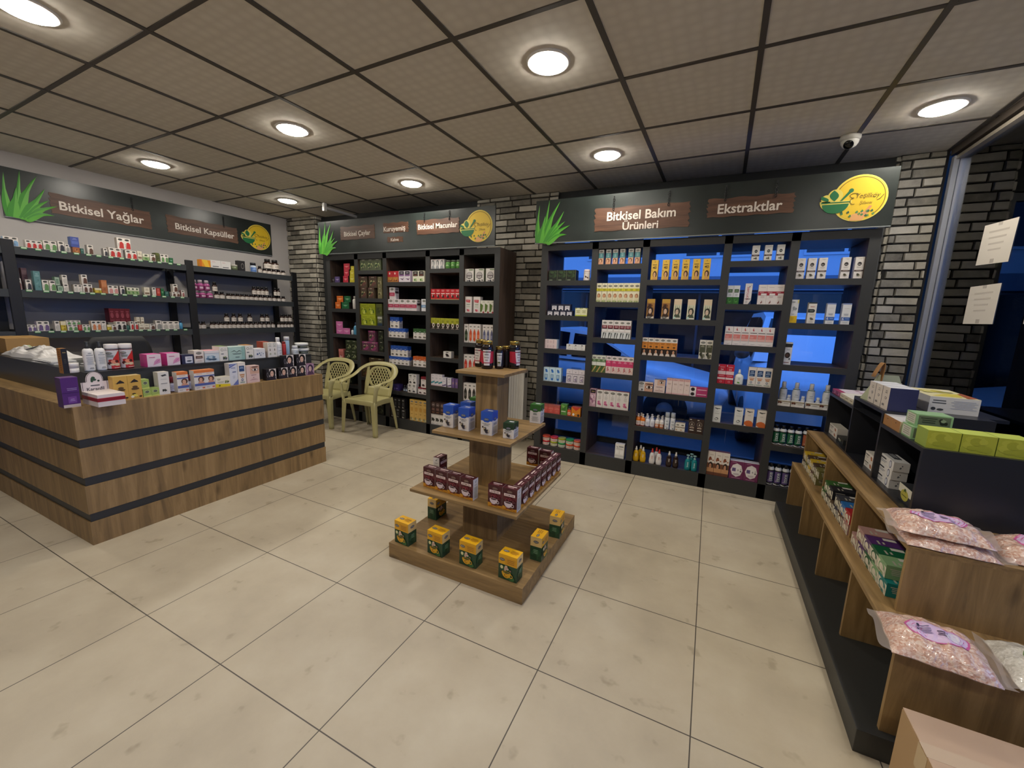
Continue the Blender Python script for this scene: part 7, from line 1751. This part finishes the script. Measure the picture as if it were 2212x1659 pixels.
# cardboard box on the floor, bottom right
t = thing('cardboard_box', 'open-topped brown cardboard carton on the floor, bottom right corner', 'box', (1.976, .055, 0), 0)
kb = pm('#b3936b', .7, name='cardboard'); kt = pm('#c2a68c', .7, name='cardboard_lid')
m = MB(); m.box(0, .42, 0, .285, 0, .296, kb); m.build('body', t)
m = MB(); m.box(.001, .42, .146, .287, .297, .3005, kt); rnd(m.build('flap', t), .0015)
m = MB(); m.box(.001, .42, -.001, .140, .297, .3005, kt); rnd(m.build('flap', t), .0015)
m = MB(); m.box(-.0008, .0, .115, .17, .22, .296, pm('#c9b08a', .25)); m.box(-.0008, .42, .118, .168, .3006, .3010, pm('#cdb69c', .2)); m.build('tape', t, weld=False)

# ------------------------------------------------------------------ plastic armchairs
cream = pm('#aea673', .36, name='olive_cream_plastic')
def catmull(P, n):
    P = [Vector(p) for p in P]; out = []
    Q = [P[0] * 2 - P[1]] + P + [P[-1] * 2 - P[-2]]
    for i in range(len(P) - 1):
        a, b, c, d = Q[i:i + 4]
        for k in range(n):
            t_ = k / n
            out.append(.5 * ((2 * b) + (c - a) * t_ + (2 * a - 5 * b + 4 * c - d) * t_ ** 2 + (3 * b - a - 3 * c + d) * t_ ** 3))
    out.append(P[-1]); return out
def chair(label, loc, rz):
    t = thing('plastic_armchair', label, 'chair', loc, rz, 'two olive-cream plastic armchairs')
    # seat with rolled edge
    m = MB()
    def seat(u, v):
        a, b = 2 * u - 1, 2 * v - 1
        x = a * (.225 - .02 * (b + 1) / 2); y = -.215 + .41 * v
        e = max(abs(a), abs(b)) ** 8
        return (x, y, .430 - .012 * (1 - a * a) * (1 - b * b) - .010 * e)
    m.grid(seat, 18, 18, cream); o = m.build('seat', t); md = o.modifiers.new('s', 'SOLIDIFY'); md.thickness = .01
    m = MB()
    m.ribbon(catmull([(-.226, -.216, .395), (-.12, -.226, .402), (.12, -.226, .402), (.226, -.216, .395)], 6), [(0, 0, 1)] * 19, .055, .008, cream)
    for s in (-1, 1):
        m.ribbon(catmull([(s * .228, -.215, .39), (s * .22, 0, .40), (s * .206, .195, .39)], 6), [(0, 0, 1)] * 13, .06, .008, cream)
    m.ribbon([(-.206, .2, .39), (.206, .2, .39)], [(0, 0, 1)] * 2, .06, .008, cream)
    m.build('seat_apron', t, weld=False)
    # legs: two tapering flanges each
    for s in (-1, 1):
        m = MB()
        P_ = catmull([(s * .262, -.235, 0), (s * .25, -.228, .2), (s * .236, -.218, .42)], 5)
        m.ribbon([p + Vector((-s * .02, 0, 0)) for p in P_], [(1, 0, 0)] * len(P_), [.04 + .032 * i / 10 for i in range(11)], .007, cream)
        m.ribbon([p + Vector((s * .002, .022, 0)) for p in P_], [(0, 1, 0)] * len(P_), [.04 + .03 * i / 10 for i in range(11)], .007, cream)
        m.build('leg', t, weld=False)
        m = MB()
        P_ = catmull([(s * .235, .285, 0), (s * .225, .245, .2), (s * .205, .195, .42)], 5)
        m.ribbon([p + Vector((-s * .018, 0, 0)) for p in P_], [(1, 0, 0)] * len(P_), [.034 + .03 * i / 10 for i in range(11)], .007, cream)
        m.ribbon([p + Vector((s * .002, -.02, 0)) for p in P_], [(0, 1, 0)] * len(P_), [.036 + .03 * i / 10 for i in range(11)], .007, cream)
        m.build('leg', t, weld=False)
    # arms and top hoop in one band
    half = [(.238, -.205, .41), (.252, -.212, .50), (.264, -.205, .585), (.280, -.175, .632), (.294, -.09, .648), (.300, .02, .664), (.296, .12, .700), (.27, .20, .755), (.20, .26, .802), (.10, .285, .822), (0, .292, .826)]
    sd = [(.2, 1, 0), (.2, 1, .1), (.5, 1, .5), (1, .3, .3), (1, 0, .05), (1, 0, .0), (1, .1, .05), (.8, .5, .3), (.4, .8, .6), (.15, .8, .75), (0, .8, .8)]
    wd = [.06, .062, .064, .066, .066, .064, .062, .062, .062, .062, .062]
    full = [(-x, y, z) for x, y, z in half] + [h_ for h_ in reversed(half[:-1])]
    fs = [(-x, y, z) for x, y, z in sd] + [(x, y, z) for x, y, z in reversed(sd[:-1])]
    fs = [(x, y, z) if i <= 10 else (-x, -y, -z) for i, (x, y, z) in enumerate(fs)]
    # keep the width direction continuous through the top
    fs = []
    for i, (x, y, z) in enumerate([(-a, b, c) for a, b, c in sd] + [(a, b, c) for a, b, c in reversed(sd[:-1])]):
        v = Vector((x, y, z)).normalized()
        if fs and v.dot(fs[-1]) < 0:
            v = -v
        fs.append(v)
    P_ = catmull(full, 5)
    S_ = []; Wd = []
    for i in range(len(full) - 1):
        for k in range(5):
            q = k / 5
            S_.append((fs[i] * (1 - q) + fs[i + 1] * q)); a, b = (wd + wd[-2::-1])[i:i + 2]; Wd.append(a * (1 - q) + b * q)
    S_.append(fs[-1]); Wd.append(wd[0])
    m = MB(); m.ribbon(P_, S_, Wd, .011, cream); m.build('armrest_hoop', t)
    # back shell: frame, lattice and lower panel
    def sh(x, z):
        q = (z - .42) / .38
        return Vector((x, .185 + .085 * q + .01 * math.sin(PI * q) - .55 * x * x * (1 - .2 * q), z))
    hw = lambda z: .196 - .02 * ((z - .58) / .2) ** 2
    m = MB()
    ring = []
    for i in range(41):
        a = 2 * PI * i / 40
        zc, rz_ = .655, .122
        z = zc + rz_ * math.sin(a); x = .172 * math.copysign(abs(math.cos(a)) ** .6, math.cos(a))
        ring.append(sh(x, z))
    sds = []
    for i in range(41):
        a = 2 * PI * i / 40
        sds.append(Vector((math.cos(a), 0, math.sin(a))).normalized())
    m.ribbon(ring, sds, .03, .009, cream)
    for s in (-1, 1):
        q = [sh(s * .19, .43 + i * .36 / 12) for i in range(13)]
        m.ribbon(q, [(s, -.25, 0)] * 13, [.06 - .03 * abs(i - 5) / 7 for i in range(13)], .01, cream)
    m.build('backrest_frame', t, weld=False)
    m = MB()
    for k in range(-9, 10):
        for s in (-1, 1):
            pts = []
            for i in range(15):
                f_ = i / 14
                z = .535 + .24 * f_; x = k * .042 + s * (z - .655) * .62
                e = ((x / .172) ** 2 + ((z - .655) / .125) ** 2)
                if e < 1.05 and abs(x) < .175:
                    pts.append(sh(x, z) + Vector((0, .002 * s, 0)))
            if len(pts) > 2:
                m.ribbon(pts, [(1, 0, 0)] * len(pts), .0125, .006, cream)
    m.build('backrest_lattice', t, weld=False)
    m = MB()
    m.grid(lambda u, v: sh((u - .5) * .36, .42 + .115 * v + .0), 12, 4, cream); o = m.build('backrest_panel', t); md = o.modifiers.new('s', 'SOLIDIFY'); md.thickness = .006
    return t
chair('right olive-cream plastic armchair in front of the back-wall shelving', (-2.405, 2.455, 0), .06).scale = (1, .86, 1)
chair('left olive-cream plastic armchair, partly hidden by the counter end', (-3.12, 2.44, 0), .05).scale = (1, .86, 1)

# ------------------------------------------------------------------ street outside
mb = MB(); mb.box(-30, 60, 3.36, 70, -.25, -.15, pm('#4a4c50', .8, name='asphalt')); mb.box(XR + .12, 60, -12, 3.36, -.25, -.15, pm('#4a4c50', .8)); o = mb.build('street_ground', weld=False); struct(o)
mb = MB(); mb.box(-8, 2.5, 3.36, 4.0, -.15, -.05, pm('#6a6c70', .8, name='kerb_stone')); struct(mb.build('trim_2'))

def car(label, loc, rz, kind, paint, glass_c='#0b0f16'):
    """side stations from front (x=0) to rear; X along the car, Y across"""
    t = thing('parked_car', label, 'car', loc, rz, 'cars parked in the street')
    bodym = pm(paint, .22, 0, .6, name='car_paint'); gl = pm(glass_c, .08, name='car_glass'); bk = pm('#101114', .5)
    if kind == 'sedan':
        L_, W_ = 4.4, .86; prof = [(0, .55, .62), (.12, .32, .74), (.9, .22, .90), (1.25, .22, .95), (1.95, .22, .97), (2.3, .22, .98), (3.2, .22, 1.0), (3.75, .22, 1.02), (4.25, .3, .98), (4.4, .5, .82)]
        roof = [(1.2, .94), (2.0, 1.40), (2.6, 1.46), (3.1, 1.42), (3.85, 1.02)]
        wheels = (.82, 3.5)
    else:
        L_, W_ = 4.6, .92; prof = [(0, .5, .7), (.1, .3, .95), (.8, .22, 1.10), (1.1, .22, 1.14), (1.9, .22, 1.15), (2.6, .22, 1.16), (3.6, .22, 1.16), (4.3, .22, 1.16), (4.55, .3, 1.16), (4.6, .45, 1.1)]
        roof = [(.95, 1.12), (1.75, 1.74), (2.4, 1.82), (4.2, 1.82), (4.55, 1.2)]
        wheels = (.85, 3.65)
    m = MB()
    def bodyf(u, v):
        x = u * (len(prof) - 1); i = min(int(x), len(prof) - 2); f_ = x - i
        X = prof[i][0] * (1 - f_) + prof[i + 1][0] * f_; zb = prof[i][1] * (1 - f_) + prof[i + 1][1] * f_; zt = prof[i][2] * (1 - f_) + prof[i + 1][2] * f_
        end = min(1, X / .5, (L_ - X) / .5) if 0 < X < L_ else 0
        hw_ = W_ * (.82 + .18 * math.sqrt(max(0, min(1, end))))
        sec = [(-.9, 0), (-1, .1), (-1, .55), (-.96, .8), (-.88, .96), (-.7, 1), (0, 1.03), (.7, 1), (.88, .96), (.96, .8), (1, .55), (1, .1), (.9, 0)]
        j = v * (len(sec) - 1); k = min(int(j), len(sec) - 2); g_ = j - k
        sy_ = sec[k][0] * (1 - g_) + sec[k + 1][0] * g_; sz = sec[k][1] * (1 - g_) + sec[k + 1][1] * g_
        return (X, sy_ * hw_, zb + (zt - zb) * sz)
    m.grid(bodyf, 40, 24, bodym); m.face([bodyf(0, i / 24) for i in range(25)], bodym); m.face([bodyf(1, i / 24) for i in range(24, -1, -1)], bodym)
    m.build('body', t)
    # greenhouse
    m = MB(); g = MB()
    tw = W_ * .72; bw = W_ * .93
    n = len(roof)
    zt0 = roof[0][1]; zt1 = roof[-1][1]
    belt = lambda X: zt0 + (zt1 - zt0) * (X - roof[0][0]) / (roof[-1][0] - roof[0][0])
    def rp(i, s, q):
        X, Z = roof[i]; b_ = belt(X)
        k = (Z - b_) / (max(r[1] for r in roof) - b_ + 1e-6)
        return (X, s * (bw + (tw - bw) * k * q), b_ - .02 + (Z - b_ + .02) * q)
    for s in (-1, 1):
        for i in range(n - 1):
            m.face([rp(i, s, 0), rp(i + 1, s, 0), rp(i + 1, s, 1), rp(i, s, 1)], bodym)
    for i in range(n - 1):
        m.face([rp(i, -1, 1), rp(i + 1, -1, 1), rp(i + 1, 1, 1), rp(i, 1, 1)], bodym)
    m.build('cabin', t)
    def inset(poly, k, off):
        c_ = sum((Vector(p) for p in poly), Vector()) / len(poly)
        nrm = (Vector(poly[1]) - Vector(poly[0])).cross(Vector(poly[2]) - Vector(poly[0])).normalized()
        if nrm.dot(c_ - Vector((L_ / 2, 0, .8))) < 0:
            nrm = -nrm
        return [tuple(c_ + (Vector(p) - c_) * k + nrm * off) for p in poly]
    g = MB(); g.face(inset([rp(0, -1, .06), rp(0, 1, .06), rp(1, 1, 1), rp(1, -1, 1)], .9, .006), gl); g.build('windscreen', t)
    g = MB(); g.face(inset([rp(n - 1, -1, .06), rp(n - 1, 1, .06), rp(n - 2, 1, 1), rp(n - 2, -1, 1)], .88, .006), gl); g.build('rear_window', t)
    def side_pt(X, s, q):
        for i in range(n - 1):
            if roof[i][0] <= X <= roof[i + 1][0]:
                f_ = (X - roof[i][0]) / (roof[i + 1][0] - roof[i][0]); a, b = Vector(rp(i, s, q)), Vector(rp(i + 1, s, q)); return a * (1 - f_) + b * f_
        return Vector(rp(n - 1, s, q))
    cuts = (roof[0][0] + .3, (roof[0][0] + roof[-1][0]) / 2 - .15, roof[-1][0] - .35)
    for s in (-1, 1):
        for a, b in zip(cuts[:-1], cuts[1:]):
            a += .04; b -= .04
            xs = [a + (b - a) * i / 6 for i in range(7)]
            poly = [side_pt(x, s, .1) for x in xs] + [side_pt(x, s, .88) for x in reversed(xs)]
            nrm = Vector((0, s, .3)).normalized()
            g = MB()
            for i in range(6):
                g.face([tuple(p + nrm * .008) for p in (poly[i], poly[i + 1], poly[12 - i], poly[13 - i])], gl)
            g.build('side_window', t)
        mm = MB(); mm.grid(lambda u, v: (roof[0][0] + .28 + .09 * math.cos(2 * PI * u) * math.sin(PI * v), s * (bw + .12) + .1 * math.cos(PI * v), belt(1.5) + .06 + .075 * math.sin(2 * PI * u) * math.sin(PI * v)), 12, 8, bk, closed_u=True); mm.build('side_mirror', t)
        hl = MB(); hl.box(.02, .16, s * W_ * .5 - .16, s * W_ * .5 + .2 * 0 + .16, prof[1][2] - .2, prof[1][2] - .06, pm('#cfd6de', .1)); hl.build('headlight', t)
        for wx in wheels:
            w_ = MB(); prw = [(.12, -.1), (.30, -.1), (.315, -.07), (.315, .07), (.30, .1), (.12, .1)]
            b0 = len(w_.v); nn = 28
            for r_, h_ in prw:
                for i in range(nn):
                    w_.v.append((wx + r_ * math.cos(2 * PI * i / nn), s * (W_ - .07) + h_, .315 + r_ * math.sin(2 * PI * i / nn)))
            for j in range(len(prw) - 1):
                for i in range(nn):
                    k = (i + 1) % nn; w_.f.append((b0 + j * nn + i, b0 + j * nn + k, b0 + (j + 1) * nn + k, b0 + (j + 1) * nn + i)); w_.m.append(w_.mi(pm('#0d0e10', .7, name='tyre'))); w_.sm.append(True)
            w_.build('tyre', t)
            rm = MB(); rm.face([(wx + .2 * math.cos(2 * PI * i / 24), s * (W_ + .005 - .04), .315 + .2 * math.sin(2 * PI * i / 24)) for i in range(24)], pm('#7d8288', .3, .8)); 
            for i in range(5):
                a = 2 * PI * i / 5
                rm.face([(wx + q * math.cos(a + d_), s * (W_ + .012 - .04), .315 + q * math.sin(a + d_)) for q, d_ in ((.04, -.6), (.18, -.14), (.18, .14), (.04, .6))], pm('#2b2e33', .4))
            rm.build('wheel_rim', t, weld=False)
        dh = MB(); dh.box(cuts[1] - .25, cuts[1] - .08, s * W_ - .012, s * W_ + .018, belt(2) - .16, belt(2) - .13, bodym); dh.build('door_handle', t)
    return t
car('white saloon car seen through the left half of the window shelving', (1.62, 6.0, -.15), PI, 'sedan', '#d3d7dc')
car('white van close outside the right half of the window shelving', (2.72, 4.35, -.15), PI / 2, 'van', '#d3d7dc')
car('dark blue van parked outside the street window', (5.9, 8.4, -.15), -PI / 2, 'van', '#4a5f8a')
car('white saloon car parked farther along the street behind the dark van', (10.4, 17.5, -.15), -PI / 2 + .2, 'sedan', '#d3d7dc')
car('dark saloon car far along the street', (11.5, 24, -.15), -PI / 2, 'sedan', '#3a3f48')

def building(name, label, x0, x1, y, z1, wall, cols, floors, fh, z0, side='front', balcony=False, depth=8, seed=1):
    t = thing(name, label, 'building', ((x0 + x1) / 2, y, -.15))
    w_ = (x1 - x0)
    m = MB(); m.box(-w_ / 2, w_ / 2, 0, depth, 0, z1, pm(wall, .8)); m.build('wall', t)
    gl = pm('#1a2330', .15, name='building_glass'); fr = pm('#c9ced6', .5); R = random.Random(seed)
    for f_ in range(floors):
        zb = z0 + f_ * fh
        if balcony:
            b = MB(); b.box(-w_ / 2, w_ / 2, -1.1, 0, zb - .45, zb - .3, pm('#d9dde2', .7)); b.box(-w_ / 2, w_ / 2, -1.1, -1.04, zb - .3, zb + .35, pm('#b9c3d2', .5)); b.build('balcony', t, weld=False)
        for c in range(cols):
            cx = -w_ / 2 + w_ * (c + .5) / cols
            ww = w_ / cols * .6
            q = MB(); q.box(cx - ww / 2, cx + ww / 2, -.03, .02, zb, zb + fh * .5, fr); o = q.build('window', t)
            q = MB()
            for k in range(2):
                q.box(cx - ww / 2 + .05 + k * ww / 2, cx - .03 + k * ww / 2, -.036, -.03, zb + .06, zb + fh * .5 - .06, gl)
            q.build('pane', o, weld=False)
    m = MB(); m.box(-w_ / 2 - .15, w_ / 2 + .15, -.2, depth, z1, z1 + .2, pm('#aab2bd', .7)); m.build('roof_edge', t)
    return t, w_
t, w_ = building('building', 'pale building across the street behind the parked cars', -14, 8.2, 11.5, 9.5, '#c6ccd4', 8, 2, 3.0, 3.35)
m = MB(); m.box(-w_ / 2, w_ / 2, -.6, 0, 2.45, 2.8, pm('#6f7a8c', .6)); m.build('canopy', t)
m = MB(); m.box(-w_ / 2 + .3, w_ / 2 - .3, -.06, -.0, .2, 2.4, pm('#0d121a', .12)); m.build('shop_window', t)
m = MB()
for i in range(14):
    m.box(-w_ / 2 + .5 + i * 1.6, -w_ / 2 + .56 + i * 1.6, -.075, -.06, .2, 2.4, pm('#2a3140', .5))
m.build('shop_window_bar', t, weld=False)
building('apartment_building', 'tall apartment block with white balconies far along the street', 12, 40, 42, 24, '#8f97a6', 12, 7, 2.9, 2.2, balcony=True, seed=3)
building('apartment_building', 'apartment block on the far right side of the street', 46, 80, 30, 22, '#9aa2b0', 10, 6, 3, 2.2, balcony=True, seed=4)

# every label must single out one thing
seen = {}
for o in bpy.data.objects:
    if o.parent is None and 'label' in o:
        seen.setdefault(o['label'], []).append(o.name)
for k, v in seen.items():
    if len(v) > 1:
        print('SAME LABEL', k, v)
    if not 4 <= len(k.split()) <= 16:
        print('LABEL LENGTH', len(k.split()), k)
